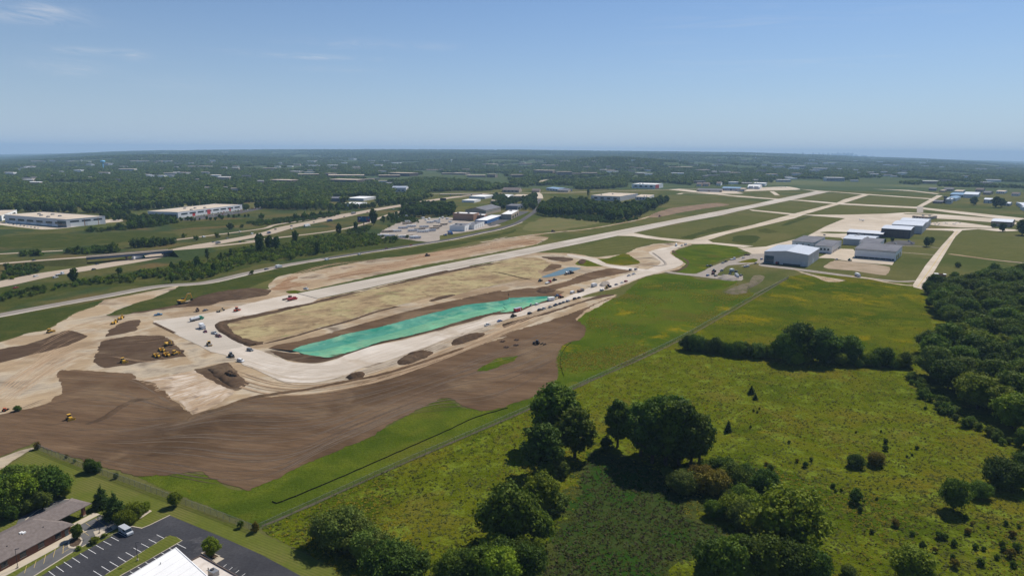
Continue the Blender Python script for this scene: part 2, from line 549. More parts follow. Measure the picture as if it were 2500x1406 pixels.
M_field = mat('left_meadow', (0.071, 0.077, 0.021), (0.101, 0.089, 0.031), scale=0.012, detail=7, big=[((0.041, 0.059, 0.020), 0.008, 0.46, 0.56), ((0.119, 0.086, 0.034), 0.012, 0.55, 0.68)], bump=0.4, bscale=0.4, grain=(0.25, 0.75, 1.2))
M_tan = mat('sandy_dirt', (0.388, 0.289, 0.181), (0.291, 0.212, 0.131), scale=0.05, detail=8, stretch=5, ang=R(-35), big=[((0.504, 0.432, 0.326), 0.03, 0.44, 0.6), ((0.184, 0.139, 0.096), 0.03, 0.52, 0.66), ((0.252, 0.178, 0.109), 0.012, 0.54, 0.66)], bump=0.35, bscale=0.25, grain=(0.5, 0.78, 1.18))
M_rust = mat('clay_dirt', (0.28, 0.165, 0.090), (0.20, 0.122, 0.072), scale=0.06, detail=7, stretch=6, ang=R(-35), big=((0.38, 0.26, 0.16), 0.03, 0.5, 0.7), bump=0.3, bscale=0.2, grain=(0.4, 0.78, 1.18))
M_brown = mat('topsoil', (0.103, 0.063, 0.0361), (0.151, 0.098, 0.0585), scale=0.09, detail=8, stretch=9, ang=R(12), big=[((0.074, 0.046, 0.0258), 0.012, 0.5, 0.66), ((0.176, 0.120, 0.0714), 0.02, 0.54, 0.7)], bump=0.35, bscale=0.35, grain=(0.6, 0.74, 1.22))
M_brown2 = mat('dark_topsoil', (0.071, 0.045, 0.0279), (0.101, 0.067, 0.0432), scale=0.12, detail=7, stretch=4, ang=R(-35), big=((0.134, 0.095, 0.0603), 0.04, 0.55, 0.7), bump=0.45, bscale=0.3, grain=(0.6, 0.72, 1.22))
M_straw = mat('straw_mulch', (0.335, 0.248, 0.138), (0.205, 0.145, 0.084), scale=0.09, detail=8, stretch=3, ang=R(-45), contrast=(0.42, 0.64), big=[((0.36, 0.295, 0.155), 0.03, 0.45, 0.6), ((0.23, 0.235, 0.10), 0.035, 0.62, 0.72)], spots=((0.165, 0.112, 0.068), 0.09, 0.52, 0.68), bump=0.25, bscale=0.5, grain=(0.5, 0.72, 1.2))
M_gravel = mat('crushed_stone', (0.53, 0.462, 0.385), (0.45, 0.385, 0.312), scale=0.04, detail=7, stretch=7, ang=R(-38), big=[((0.58, 0.515, 0.44), 0.02, 0.5, 0.65), ((0.40, 0.325, 0.245), 0.03, 0.58, 0.72)], bump=0.12, bscale=0.5, grain=(0.5, 0.86, 1.1))
M_grey_gravel = mat('grey_gravel', (0.27, 0.235, 0.198), (0.34, 0.295, 0.248), scale=0.12, detail=7, bump=0.15, bscale=0.6, grain=(0.6, 0.8, 1.15))
M_conc = mat('runway_concrete', (0.460, 0.402, 0.3355), (0.396, 0.346, 0.2838), scale=0.03, detail=7, stretch=14, ang=R(-38), big=((0.503, 0.448, 0.3795), 0.012, 0.48, 0.62), rough=0.8, grain=(0.3, 0.9, 1.07))
M_conc2 = mat('apron_concrete', (0.513, 0.432, 0.3348), (0.437, 0.366, 0.2786), scale=0.05, detail=6, big=((0.557, 0.481, 0.3888), 0.012, 0.48, 0.62), rough=0.8, grain=(0.25, 0.9, 1.07))
M_hwy = mat('highway_concrete', (0.42, 0.342, 0.262), (0.37, 0.30, 0.23), scale=0.02, detail=6, stretch=14, ang=R(-35), rough=0.85)
M_asph = mat('dark_asphalt', (0.042, 0.042, 0.047), (0.062, 0.061, 0.066), scale=0.06, detail=8, spots=((0.14, 0.135, 0.135), 0.09, 0.58, 0.80), rough=0.8, grain=(1.2, 0.8, 1.2))
M_asph2 = mat('road_asphalt', (0.085, 0.082, 0.084), (0.115, 0.11, 0.108), scale=0.05, detail=6)
M_oldroad = mat('grey_road', (0.27, 0.238, 0.205), (0.225, 0.198, 0.17), scale=0.04, detail=6)
M_curb = mat('kerb_concrete', (0.50, 0.43, 0.33), (0.42, 0.36, 0.28), scale=0.2)
M_white = mat('white_paint', (0.74, 0.73, 0.71), (0.6, 0.59, 0.57), scale=0.8, contrast=(0.45, 0.8))
M_yellow = mat('yellow_paint', (0.55, 0.40, 0.12), (0.42, 0.32, 0.14), scale=0.6)

def build_ground():
    """One sheet: fine around the airfield, following the hills out to the horizon."""
    th = np.linspace(R(-50), R(50), 170)
    ys = np.concatenate([[-60, 40, 120, 200, 400, 800, 1500, 2300], np.geomspace(Y0, 24000, 120)])
    vs_ = []
    for y in ys:
        sp = max(y, 600) * np.tan(R(50)) * 1.02
        x = np.tan(th) / np.tan(R(50)) * sp
        z = terrain(x, np.full_like(x, y)) if y > Y0 - 1 else np.zeros_like(x)
        vs_.append(np.stack([x, np.full_like(x, y), z], 1))
    V = np.concatenate(vs_)
    nx = len(th)
    F = [(j * nx + i, j * nx + i + 1, (j + 1) * nx + i + 1, (j + 1) * nx + i) for j in range(len(ys) - 1) for i in range(nx - 1)]
    me = bpy.data.meshes.new('ground')
    me.from_pydata(V.tolist(), [], F)
    me.materials.append(M_grass)
    me.materials.append(M_far)
    for k, p in enumerate(me.polygons):
        p.material_index = 1 if k // (nx - 1) >= 7 else 0
        p.use_smooth = True
    return tag(link('ground', me), kind='structure')
build_ground()

# --- land to the north (left of the picture): meadows between the freeway ramps
sheet('meadow', 'M -400,565 0,560 250,562 420,540 700,500 980,505 1120,500 1040,560 1000,590 780,630 400,720 0,790 -400,890 ', M_field, 1, 2)
sheet('meadow', 'A 0,930 500,900 900,905 1300,880 1650,900 1700,940 1300,980 900,1000 500,1040 0,1030', M_swale, 2, 4, seed=3)
sheet('meadow', 'A 1620,800 2000,780 2300,760 2500,765 2400,810 1900,840 1650,850', M_swale, 2, 3, seed=4)
sheet('roadside_grass', 'M 0,772 250,735 700,650 1000,607 1190,575 1260,560 1240,572 1010,620 700,672 560,720 480,735 310,768 260,772 240,745 120,765 0,800 -300,860 -300,820', M_swale, 2, 1.5, seed=5)
sheet('roadside_grass', 'E -400,380 0,375 500,300 1000,203 980,230 720,320 560,420 440,490 270,525 0,602 -400,720', M_swale, 3, 1.0, seed=6)
sheet('wetland_brush', 'B 0,985 700,900 1100,900 1500,950 1720,985 1300,1040 800,1110 200,1180 0,1230 A 1800,1380 1000,1406 E 600,140 0,310 -300,360 -300,150 0,90 A 800,1330 1700,1180', M_swale, 2, 2, seed=8)

# --- near meadows
sheet('meadow', 'M 640,1290 900,1160 1250,1010 1400,950 1660,820 1930,675 2090,672 2240,700 2330,800 2700,900 2900,1700 600,1700 820,1390', M_meadow2, 1, 1.0, seed=1)
sheet('meadow', 'M 1660,820 1930,675 2090,672 2240,700 2280,820 2200,870 1900,850 1700,850', M_meadow, 2, 2, seed=2)
sheet('meadow', 'G 640,1406 620,1230 660,1130 720,1080 850,1050 900,990 890,930 830,880 800,850 950,740 1100,670 1230,640 1420,480 1600,430 1850,440 2000,480 2350,490 2200,580 2230,620 2500,600 2500,640 1300,1300 1000,1406 M 1300,975 1290,975', M_bright, 2, 1.2, seed=9)
sheet('meadow', 'M 330,1160 500,1160 600,1195 940,1045 1010,1005 1085,972 1140,998 1290,975 1400,930 1410,945 1240,1025 900,1165 640,1285 610,1278', mat('strip_grass', (0.062, 0.088, 0.007), (0.090, 0.108, 0.011), scale=0.12, detail=8, big=[((0.048, 0.072, 0.006), 0.03, 0.48, 0.62), ((0.10, 0.095, 0.014), 0.02, 0.54, 0.68)], spots=((0.16, 0.135, 0.01), 0.09, 0.64, 0.76), bump=0.5, bscale=0.8, grain=(0.9, 0.7, 1.28)), 2, 0.8, seed=10)
sheet('marsh_edge', 'K 640,560 800,570 1120,660 1270,740 1370,870 1400,1000 1640,1080 1600,1240 1300,1330 1250,1500 220,1500 320,1300 380,1120 500,950 550,740', M_swale, 2.6, 5.0, seed=12)
sheet('marsh', 'K 660,580 780,600 1100,690 1230,760 1310,870 1300,1010 1560,1090 1520,1230 1200,1300 1150,1500 300,1500 380,1300 430,1130 560,960 600,760', M_marsh, 3, 4.5, seed=11)
sheet('lawn', 'I -500,900 -300,500 0,440 320,215 500,300 900,440 1500,650 2050,880 2420,990 2459,1010 3330,1420 3500,1700 -600,1900', M_lawn, 2, 0.5, seed=12)

# --- bare earth of the building site
sheet('bare_earth', 'E -700,700 0,610 270,520 450,492 560,425 720,330 920,260 1000,205 1250,160 1500,110 1700,70 1650,110 1450,190 1250,250 1020,350 1270,335 1700,250 1800,205 2300,105 2500,95 '
      'F 60,425 215,415 210,380 300,300 420,270 570,260 750,220 1000,170 1300,120 1500,100 1800,60 2200,0 B 2500,930 C 0,960 300,925 545,935 480,980 400,1010 0,1085 F 2400,62 1700,185 1000,335 620,420 540,432 490,457 '
      'F 685,507 1100,425 2000,222 2500,140 G 0,320 250,235 470,225 760,228 1000,265 1250,235 1300,200 1470,160 1600,130 1850,125 1920,140 1720,215 1760,270 1870,330 1800,390 1500,440 1200,560 1000,600 850,650 1200,625 '
      'M 1430,765 1380,800 1200,860 1000,930 700,990 400,1020 200,1010 0,1050 -200,1100', M_tan, 4, 1.2, seed=13)
sheet('topsoil_field', 'E -700,1500 0,1300 230,1250 450,1195 520,1130 600,1090 570,980 530,905 600,872 940,885 1250,905 1290,960 1450,995 1550,1070 1700,1190 1830,1295 1930,1300 2100,1230 2350,1150 2500,1130 '
      'F 800,1400 1000,1345 1300,1255 1600,1165 1900,1065 2100,985 2300,925 2500,865 G 0,1040 200,970 500,890 760,800 900,745 1100,665 1200,640 1050,690 950,740 800,850 830,880 890,930 900,990 850,1050 720,1080 660,1130 620,1230 '
      'M 1362,920 1345,945 1290,973 1200,1002 1140,996 1100,972 1070,975 1010,1005 943,1040 J 1250,60 1050,150 800,260 600,340 400,430 250,510 50,580 I 2320,600 2200,570 2080,530 1900,430 1800,430 1650,450 1280,465 900,360 380,190 330,150 0,290 -600,450', M_brown, 6, 1.1, seed=14, step=1.2, freq=0.2)
sheet('sandy_strip', 'I -500,640 0,420 120,330 240,255 320,215 300,205 180,235 0,300 -500,480', M_tan, 8, 0.5, seed=99)
sheet('topsoil_field', 'E -600,850 0,675 250,630 500,545 620,500 720,500 790,530 840,553 740,600 600,655 300,730 0,805 -600,950', M_brown2, 6, 1.0, seed=15)
sheet('topsoil_field', 'E 1000,590 1300,545 1580,550 1650,620 1740,690 1770,740 1400,790 1200,830 1000,850 900,800 920,720 950,640', M_brown2, 6, 1.5, seed=16)
sheet('topsoil_field', 'E 1000,560 1060,480 1200,410 1330,395 1320,450 1290,500 1150,530', M_brown2, 6, 1.2, seed=17)
sheet('topsoil_field', 'E 1850,870 1950,850 2100,810 2180,800 2230,860 2330,960 2370,1000 2340,1030 2240,1070 2050,990', M_brown2, 7, 0.9, seed=18)
sheet('gravel_pad', 'E 1270,960 1450,965 1850,880 2050,990 2230,1080 2100,1180 1900,1290 1850,1295 1720,1190 1550,1060 1440,990', mat('mixed_pad', (0.44, 0.33, 0.22), (0.30, 0.22, 0.15), scale=0.05, detail=8, stretch=5, ang=R(-35), big=[((0.52, 0.43, 0.34), 0.05, 0.45, 0.6), ((0.2, 0.145, 0.1), 0.07, 0.55, 0.68)], bump=0.3, bscale=0.3, grain=(0.6, 0.75, 1.2)), 6, 1.2, seed=19)
sheet('grass_patch', 'M 1165,905 1185,890 1215,876 1262,869 1258,880 1225,893 1190,905', M_bright, 8, 1.0, seed=20)
sheet('clay_patch', 'F 780,300 950,260 1150,215 1500,140 1800,60 2200,10 2350,0 2300,40 1900,120 1400,220 1000,290 800,330', M_rust, 6, 2.5, seed=21)
sheet('clay_patch', 'C 0,1000 300,955 400,965 480,960 420,1000 250,1015 0,1050', M_rust, 6, 2, seed=22)
sheet('clay_patch', 'F 330,360 420,290 480,290 500,310 420,340 600,370 450,400 380,420 230,420', M_rust, 6, 1.5, seed=23)
sheet('topsoil_strip', 'C 470,1120 700,1125 790,1145 700,1170 560,1150', M_brown2, 6, 2, seed=27)
sheet('topsoil_field', 'G 430,560 700,500 900,420 1150,365 1250,370 1400,360 1300,410 1000,470 720,540 560,600 430,600', M_brown, 7, 1.6, seed=28)
sheet('topsoil_field', 'G 500,380 560,330 680,340 620,380 480,410', M_brown, 7, 1.6, seed=29)
sheet('grass_patch', 'G 800,330 850,290 960,300 1110,345 900,355', M_meadow, 8, 1.5, seed=30)
sheet('grass_patch', 'G 930,285 1100,280 1250,235 1300,240 1420,320 1270,345 1080,325', M_meadow, 8, 1.2, seed=31)
sheet('grass_patch', 'F 380,440 460,425 540,435 500,455 420,455', M_meadow, 8, 0.8, seed=32)
sheet('topsoil_strip', 'E 1250,330 1600,270 1800,220 2100,130 2300,100 2500,95 F 100,415 240,425 200,470 0,510 E 2100,220 2000,260 1800,270 1500,300 1350,330', M_brown2, 7, 1.2, seed=33)
# --- straw field, its dark edge, the gravelled taxiway and the extension of the runway
sheet('topsoil_strip', 'E 2070,440 2120,415 2250,390 2400,345 F 300,615 600,565 700,520 1100,440 1900,240 2500,145 2500,170 1100,470 200,690 E 2250,470 2330,540 2500,600 F 170,925 100,950 0,930 E 2250,590 2100,500', M_brown2, 8, 0.7, seed=34)
sheet('straw_field', 'E 2170,440 2300,400 F 0,705 200,665 500,590 800,520 1100,440 1500,355 1800,290 2100,225 2500,150 G 0,325 250,275 400,270 480,285 560,330 500,378 440,400 490,450 400,492 260,485 0,545 '
      'F 2500,350 2200,415 2000,470 1750,495 1500,560 1250,615 1000,700 700,782 400,862 170,918 0,885 E 2320,570 2220,510', M_straw, 9, 1.0, seed=35)
sheet('gravel_base', 'F 490,457 300,490 0,560 E 2100,310 1800,360 1500,400 1465,420 1660,525 1900,640 2020,700 2200,745 2330,830 F 100,1180 250,1255 400,1300 600,1310 750,1290 950,1235 1100,1170 1400,1080 1700,970 1900,900 2200,800 2340,760 2500,700 '
      'G 100,870 340,815 450,770 560,740 860,640 1020,590 1200,545 1420,465 1600,410 1750,370 1830,320 1700,230 1740,190 1900,130 1780,150 1500,215 1610,310 1590,340 1470,390 1400,405 1250,440 1000,525 700,655 540,692 400,730 230,790 0,830 '
      'F 2200,720 1900,800 1500,900 1200,960 1000,1020 850,1090 700,1125 550,1125 420,1105 300,1065 180,1015 80,985 E 2330,640 2200,560 2100,490 2070,440 2100,420 2200,395 2400,350 F 300,605 600,550 685,507', M_gravel, 10, 0.5, seed=36, step=1.5)
sheet('concrete_base', 'E 1465,420 1660,525 1900,640 2020,695 2310,650 2230,570 2080,480 2060,440 2100,410 1900,380', M_conc, 11, 0.2, seed=37)
ribbon('form_edge', 'E 1468,425 1560,470 1668,522', 2.2, M_brown2, 12)
sheet('haul_road', 'F 80,960 200,940 420,890 700,800 1000,725 1250,650 1500,590 1750,520 2000,475 2300,415 2500,360 G 0,555 260,490 500,470 680,440 760,395 950,370 1200,350 1450,375 1500,385 1200,372 950,385 700,470 400,520 0,590 F 2500,390 2300,445 2000,500 1500,620 1250,680 1000,755 700,830 420,920 200,965', M_tan, 10, 0.6, seed=38)
sheet('haul_road', 'G -300,1000 0,935 250,870 500,800 700,745 900,690 1100,640 1200,640 1100,665 900,725 700,785 500,835 250,920 0,1000', M_tan, 10, 0.6, seed=39)
sheet('topsoil_strip', 'G 110,900 350,840 600,770 850,690 1050,625 1170,625 1130,640 900,690 600,790 350,860 130,940', M_brown2, 11, 0.7, seed=40)
sheet('haul_road', 'C 730,1095 1000,1140 1110,1195 1250,1215 1480,1245 1400,1260 1200,1235 1050,1205 900,1150 740,1120', M_gravel, 10, 0.6, seed=41)
sheet('detention_water', 'G 480,455 600,410 740,362 850,372 800,395 640,440 520,460', mat('muddy_water', (0.06, 0.12, 0.155), (0.075, 0.14, 0.17), scale=0.05, rough=0.45, spec=0.25), 12, 0.5, seed=42, label='strip of blue standing water in the earthworks')
# --- airfield pavements
sheet('runway', 'F 490,457 1240,308 1810,195 2500,60 C 400,1028 1340,845 2500,622 D 350,522 700,452 820,455 500,525 0,630 C 2200,725 1790,800 1340,897 1230,917 870,992 450,1078 0,1170 F 1970,222 1100,420 685,507', M_conc, 12, smooth=False)
ribbon('pavement_joint', 'F 490,457 588,481 685,507', 1.0, M_asph2, 13)
ribbon('pavement_joint', 'F 1810,195 1890,208 1970,222', 0.7, M_asph2, 13)
sheet('taxiway', 'C 1910,960 2100,910 2500,817 D 0,785 500,648 860,558 930,525 1110,478 1170,480 940,555 600,652 500,690 0,808 C 2500,845 2250,905 2070,962', M_conc2, 12, smooth=False)
sheet('taxiway', 'C 1180,922 1270,905 1340,890 1480,920 1620,940 1840,962 2060,962 2110,985 2500,1020 D 60,937 130,945 180,970 130,1000 0,945 C 2500,1045 2100,1000 1920,1000 1820,985 1650,965 1480,946 1340,925', M_conc2, 11, smooth=False)
sheet('taxiway', 'D 100,612 130,615 480,648 560,650 520,665 470,660 130,625', M_conc2, 11, smooth=False)
sheet('taxiway', 'D 420,530 560,530 860,555 930,560 1560,590 2500,690 2500,720 1560,605 900,570 560,540', M_conc2, 11, smooth=False)
sheet('taxiway', 'D 0,495 360,520 330,527 0,503 -600,440 -500,432', M_conc2, 11, smooth=False)
sheet('taxiway', 'D 540,435 720,450 1120,478 1700,518 1700,525 1120,485 820,460 700,456', M_conc2, 11, smooth=False)
sheet('taxiway', 'D 1180,435 1500,445 1760,475 1740,480 1500,452', M_conc2, 11, smooth=False)
sheet('taxiway', 'D 1740,490 1790,492 1650,570 1610,590 1560,590', M_conc2, 12, smooth=False)
sheet('connector', 'D 1565,588 1620,590 1620,640 1565,640', mat('worn_concrete', (0.30, 0.265, 0.23), (0.36, 0.32, 0.27), scale=0.1), 13, smooth=False)
sheet('apron', 'D 130,945 250,937 330,915 600,850 770,760 940,690 560,660 900,660 1300,650 1480,638 1700,650 2220,690 2400,720 2600,750 2600,760 2220,725 1900,700 1680,690 1640,720 1400,745 1290,790 1280,850 920,870 900,860 700,845 600,850 480,920 490,925 250,1000 130,1000', M_conc2, 12, smooth=False)
sheet('grass_island', 'D 600,855 720,848 900,862 910,880 700,880 640,870', M_mown, 14, 0.5, seed=44)
sheet('grass_island', 'D 720,812 800,806 1000,812 1000,822 850,825 740,818', M_mown, 14, 0.4, seed=45)
sheet('grass_island', 'D 1450,648 1700,655 1680,660 1480,655', M_mown, 14, 0.3, seed=46)
sheet('apron', 'D 780,1000 900,955 1010,960 1050,1010 1000,1030 1370,1065 1350,1098 1000,1070 830,1040 700,1035', M_conc2, 12, smooth=False)
sheet('access_road', 'D 1640,730 1900,720 2210,760 2230,775 1950,770 1700,750', M_conc2, 12, smooth=True)
sheet('taxiway', 'D 1530,1270 1640,1100 1780,930 1890,810 1880,800 1640,790 1640,780 1890,780 2290,780 2470,790 2470,800 2290,805 2100,785 1960,795 1900,850 1790,1030 1700,1180 1610,1310 1535,1290', M_conc2, 13, smooth=False)
sheet('mown_field', 'D 1960,800 2100,790 2290,808 2480,802 2800,830 2900,1080 1840,1000 1880,900', M_mown, 2, 0.6, seed=47)
for i, s in enumerate(['C 1350,905 1620,850 2500,690 D 120,620 480,650 0,780 C 2500,812 1900,955 1700,940', 'D 140,605 430,540 800,560 850,560 560,640 480,645',
                       'D 540,525 700,480 1080,480 920,530 860,550', 'D 950,555 1160,490 1690,520 1570,580', 'D 620,650 900,575 1560,605 1560,635 900,655',
                       'D 30,800 500,670 900,670 940,685 760,760 330,910 250,930 130,930 0,910 C 2400,1000 2100,980 2080,960 2350,900']):
    sheet('mown_field', s, M_mown, 3, 0.6, seed=50 + i, smooth=False)
sheet('mown_field', 'C 750,1070 1200,925 1480,950 1620,965 1750,985 1450,1010 1280,1090 1000,1125 900,1110', M_mown, 6, 1.0, seed=60)
sheet('dark_rushes', 'C 1800,940 1960,895 2100,850 2270,820 2380,822 2250,860 2000,910 1930,945', M_swale, 5, 2.0, seed=61)
sheet('dark_rushes', 'D 0,840 150,838 200,860 120,915 0,905 -50,880', M_swale, 5, 2.0, seed=62)
sheet('dark_rushes', 'D 170,790 250,780 340,800 370,805 280,820 200,810', M_swale, 5, 2.0, seed=63)
sheet('dark_rushes', 'D 380,750 500,700 640,665 650,675 540,715 420,755', M_swale, 5, 1.0, seed=64)
sheet('site_meadow', 'G 1760,400 1850,330 1760,260 1730,220 1950,150 2300,140 2500,175 2500,210 2200,290 2000,400 1900,425', M_bright, 7, 1.0, seed=65)
sheet('berm_edge', 'G 1690,400 1780,385 1870,330 1840,290 1720,215 1740,200 1780,250 1880,300 1870,350 1790,400', M_brown2, 9, 0.7, seed=66)
sheet('dry_field', 'C 300,860 350,800 600,740 1000,730 1100,760 1090,790 900,830 600,870 400,880', mat('dry_grass', (0.15, 0.13, 0.055), (0.11, 0.115, 0.04), scale=0.03), 2, 3, seed=67)
sheet('earthwork', 'C 1480,740 1700,660 2100,612 2250,620 2260,630 2050,660 1800,700 1600,745', mat('churned_soil', (0.26, 0.18, 0.12), (0.16, 0.115, 0.08), scale=0.05), 5, 3, seed=68)
sheet('gravel_yard', 'G 1650,400 1950,425 2150,335 2500,225 H 0,190 250,200 250,290 120,300 0,330 G 2500,330 2400,335 2250,350 2150,440 2390,440 2380,490 2200,480 2000,455 1700,420', M_grey_gravel, 9, 0.8, seed=69)
sheet('grass_patch', 'G 2440,290 2500,280 H 180,265 150,290 0,290', M_meadow, 11, 0.3, seed=71)
sheet('soil_patch', 'H 750,325 850,270 1000,285 1200,305 1330,330 1290,400 1000,360 800,345', mat('dug_lot', (0.36, 0.28, 0.2), (0.27, 0.21, 0.14), scale=0.06), 6, 1.0, seed=70)
sheet('access_road', 'H 200,300 400,325 600,350 900,390 1060,410 1400,450 1550,445 1560,455 1400,462 1060,425 850,400 500,355 200,320', M_grey_gravel, 7, 0.4, seed=72)
sheet('access_road', 'H 480,345 560,370 700,405 830,425 950,445 870,460 770,455 700,425 560,380', M_tan, 8, 0.8, seed=73)
ribbon('access_road', 'H 1000,408 1150,430 1300,462 1450,485 1560,492', 5, M_tan, 8, jag=0.5)
ribbon('side_path', 'D 1420,985 1570,998 1730,1010', 2.5, M_curb, 8)
ribbon('side_path', 'D 1380,930 1600,935 1770,950', 3.5, M_grey_gravel, 8)
ribbon('field_track', 'D 1850,1000 2100,1035 2300,1060 2600,1090', 8, M_tan, 8, jag=1.5)
ribbon('shaded_patrol_strip', 'G 2500,620 M 1925,678 1830,735 1760,775 1690,815 1600,860 1500,905 1410,945 1290,1000 1000,1125 800,1215 640,1285', 1.3, mat('shaded_fence_strip', (0.13, 0.105, 0.075), (0.08, 0.08, 0.035), scale=0.3), 5, jag=0.5)  # narrow strip, its brown darkened to include the shadow at the fence foot
# --- roads
ribbon('frontage_road', 'E -600,460 0,348 500,255 1000,165 1500,75 M 500,690 600,668 700,647 790,632', 11, M_oldroad, 8, n=120)
ribbon('frontage_road', 'M 790,632 880,618 1000,600 1100,584 1180,567 C 0,872 120,840 260,790 400,700 M 1306,515 1312,500 1318,485', 10, M_asph2, 9, n=140)
ribbon('road_shoulder', 'E -600,460 0,348 500,255 1000,165 1500,75 M 500,690 600,668 700,647 790,632 880,618 1000,600 1100,584 1180,567 C 0,872 120,840 260,790', 3.0, M_gravel, 7, n=150, off=6.6, jag=0.6)
ribbon('freeway', 'M -260,735 -60,705 A 0,1385 400,1300 720,1250 1000,1205 1400,1135 1700,1060 2000,1000 2500,905 B 400,840 800,760 1200,680 1500,630 1800,580 2100,540 2300,520', 27, M_hwy, 8, n=200)
ribbon('freeway', 'A 1000,1180 1650,1040 2000,985 2500,890 B 400,800 800,735 1200,665 1500,620', 5, M_swale, 9, n=120, off=-3)
ribbon('freeway_ramp', 'A 1500,995 1650,965 2000,920 2500,855 B 300,815 700,755 1000,705', 8, M_hwy, 9, n=80)
ribbon('freeway_ramp', 'A -300,1110 0,1095 600,1063', 7, M_hwy, 9, n=40)
ribbon('freeway_ramp', 'B 0,975 400,930 800,880 1050,830 1200,785 1320,735 1480,690', 8, M_hwy, 9, n=80)
ribbon('crossing_road', 'M 1318,485 1316,476 1310,470', 18, M_conc2, 10, n=12)
ribbon('crossing_road', 'B 1300,525 1600,525 1900,520 2500,515 C 0,520 300,515 700,510 1000,500 1400,490 2000,470', 12, M_hwy, 9, n=80)
ribbon('far_road', 'C 440,430 480,400 560,385 700,382 860,388 1000,372 1180,357', 16, M_hwy, 6, n=40)
ribbon('farm_lane', 'A 900,690 1200,670 1500,650 1800,635', 9, M_conc2, 6, n=30)
ribbon('airfield_perimeter_road', 'C -100,985 0,970 300,925 600,890 900,860 1200,810 1400,770 1500,740', 6.5, M_tan, 9, n=70, jag=0.8)
ribbon('north_taxiway', 'C 1780,525 1850,515 2100,525 2500,550', 14, M_conc2, 8, n=30)
ribbon('north_taxiway', 'D 300,455 330,475 350,490', 14, M_conc2, 8, n=12)
sheet('apron', 'C 2000,500 2200,485 2500,480 D 60,440 250,420 450,415 550,440 200,450 0,460 C 2400,520 2100,520', M_conc2, 8, 2, seed=75)

# --- wheel tracks and furrows
def tracks(name, label, a, b, n, w, m, layer, seed, lo=0.15, hi=0.6, wob=1.0):
    """n worn lines lying between the curves a and b"""
    g = random.Random(seed)
    A, B = catmull(G(a), 120), catmull(G(b), 120)
    V, F = [], []
    for k in range(n):
        t = g.random()
        ln = g.uniform(lo, hi)
        i0 = int(g.uniform(-0.1, 1 - ln * 0.7) * 119)
        i1 = min(119, i0 + int(ln * 119))
        i0 = max(0, i0)
        ww = w * g.uniform(0.5, 1.5)
        z = layer * LZ + nudge() + 0.0002 * k
        dr = g.uniform(-0.12, 0.12)
        pts = []
        for i in range(i0, i1 + 1):
            tt = min(1, max(0, t + dr * (i - i0) / 119))
            p = A[i].lerp(B[i], tt)
            p += Vector((noise.noise(Vector((p.x * 0.03, p.y * 0.03, k))), noise.noise(Vector((p.x * 0.03, p.y * 0.03, k + 50))), 0)) * wob
            pts.append(p)
        for i, p in enumerate(pts):
            d = pts[min(i + 1, len(pts) - 1)] - pts[max(i - 1, 0)]
            d.z = 0
            if d.length < 1e-6:
                d = Vector((1, 0, 0))
            d.normalize()
            s = Vector((d.y, -d.x, 0))
            q = ww * min(1.0, i / 6 + 0.1, (len(pts) - 1 - i) / 6 + 0.1) * (0.75 + 0.5 * noise.noise(Vector((p.x * 0.2, p.y * 0.2, k))))
            V += [(p.x - s.x * q / 2, p.y - s.y * q / 2, z), (p.x + s.x * q / 2, p.y + s.y * q / 2, z)]
            if i:
                c = len(V)
                F.append((c - 4, c - 3, c - 1, c - 2))
    me = bpy.data.meshes.new(name)
    me.from_pydata(V, [], F)
    me.update()
    if me.polygons and me.polygons[0].normal.z < 0:
        me.flip_normals()
    return tag(link(name, me, m), label, None, None, 'stuff')
T_dk = mat('furrow_dark_soil', (0.082, 0.058, 0.042), (0.105, 0.076, 0.055), scale=0.3, grain=(0.6, 0.8, 1.2))  # darker brown strips laid as furrow lines
T_lt = mat('furrow_pale_soil', (0.148, 0.112, 0.081), (0.125, 0.093, 0.067), scale=0.3, grain=(0.6, 0.8, 1.2))  # paler brown strips laid between the darker ones
T_tan = mat('track_dust', (0.46, 0.385, 0.30), (0.42, 0.345, 0.265), scale=0.3, grain=(0.6, 0.8, 1.2))
T_pale = mat('track_pale', (0.43, 0.315, 0.205), (0.38, 0.27, 0.17), scale=0.3)
FA, FB_ = 'M 380,1035 480,1018 615,978 800,965 1000,922 1200,862 1400,785', 'M 140,1108 350,1148 600,1182 800,1095 1010,1010 1190,992 1345,925'
tracks('furrows', 'dark furrows sweeping across the bare field', FA, FB_, 90, 0.5, T_dk, 7, 1, 0.08, 0.35)
tracks('furrows', 'pale furrows sweeping across the bare field', FA, FB_, 90, 0.55, T_lt, 7.4, 2, 0.08, 0.35)
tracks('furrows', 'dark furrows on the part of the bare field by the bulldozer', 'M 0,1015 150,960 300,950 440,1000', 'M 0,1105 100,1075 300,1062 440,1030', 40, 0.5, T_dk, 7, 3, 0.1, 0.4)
tracks('furrows', 'pale furrows on the part of the bare field by the bulldozer', 'M 150,925 260,915 340,930 420,985', 'M 0,1105 100,1075 300,1062 440,1030', 30, 0.5, T_lt, 7.4, 4, 0.1, 0.4)
tracks('wheel_tracks', 'dusty wheel tracks along the gravelled taxiway', 'M 560,852 680,885 800,893 900,868 1100,800 1270,752', 'M 600,900 720,938 850,925 1000,880 1180,805 1290,768', 40, 0.7, T_tan, 11.5, 5)
tracks('wheel_tracks', 'brown wheel tracks on the sand below the gravelled taxiway', 'M 560,900 680,935 800,935 950,905 1150,825 1350,740', 'M 520,930 650,965 800,960 980,915 1180,840 1370,760', 45, 0.5, mat('track_brown', (0.30, 0.205, 0.125), (0.345, 0.24, 0.15), scale=0.3), 10.5, 6)
tracks('wheel_tracks', 'pale wheel tracks on the sand below the gravelled taxiway', 'M 560,900 680,935 800,935 950,905 1150,825 1350,740', 'M 520,930 650,965 800,960 980,915 1180,840 1370,760', 35, 0.6, T_pale, 10.9, 7)
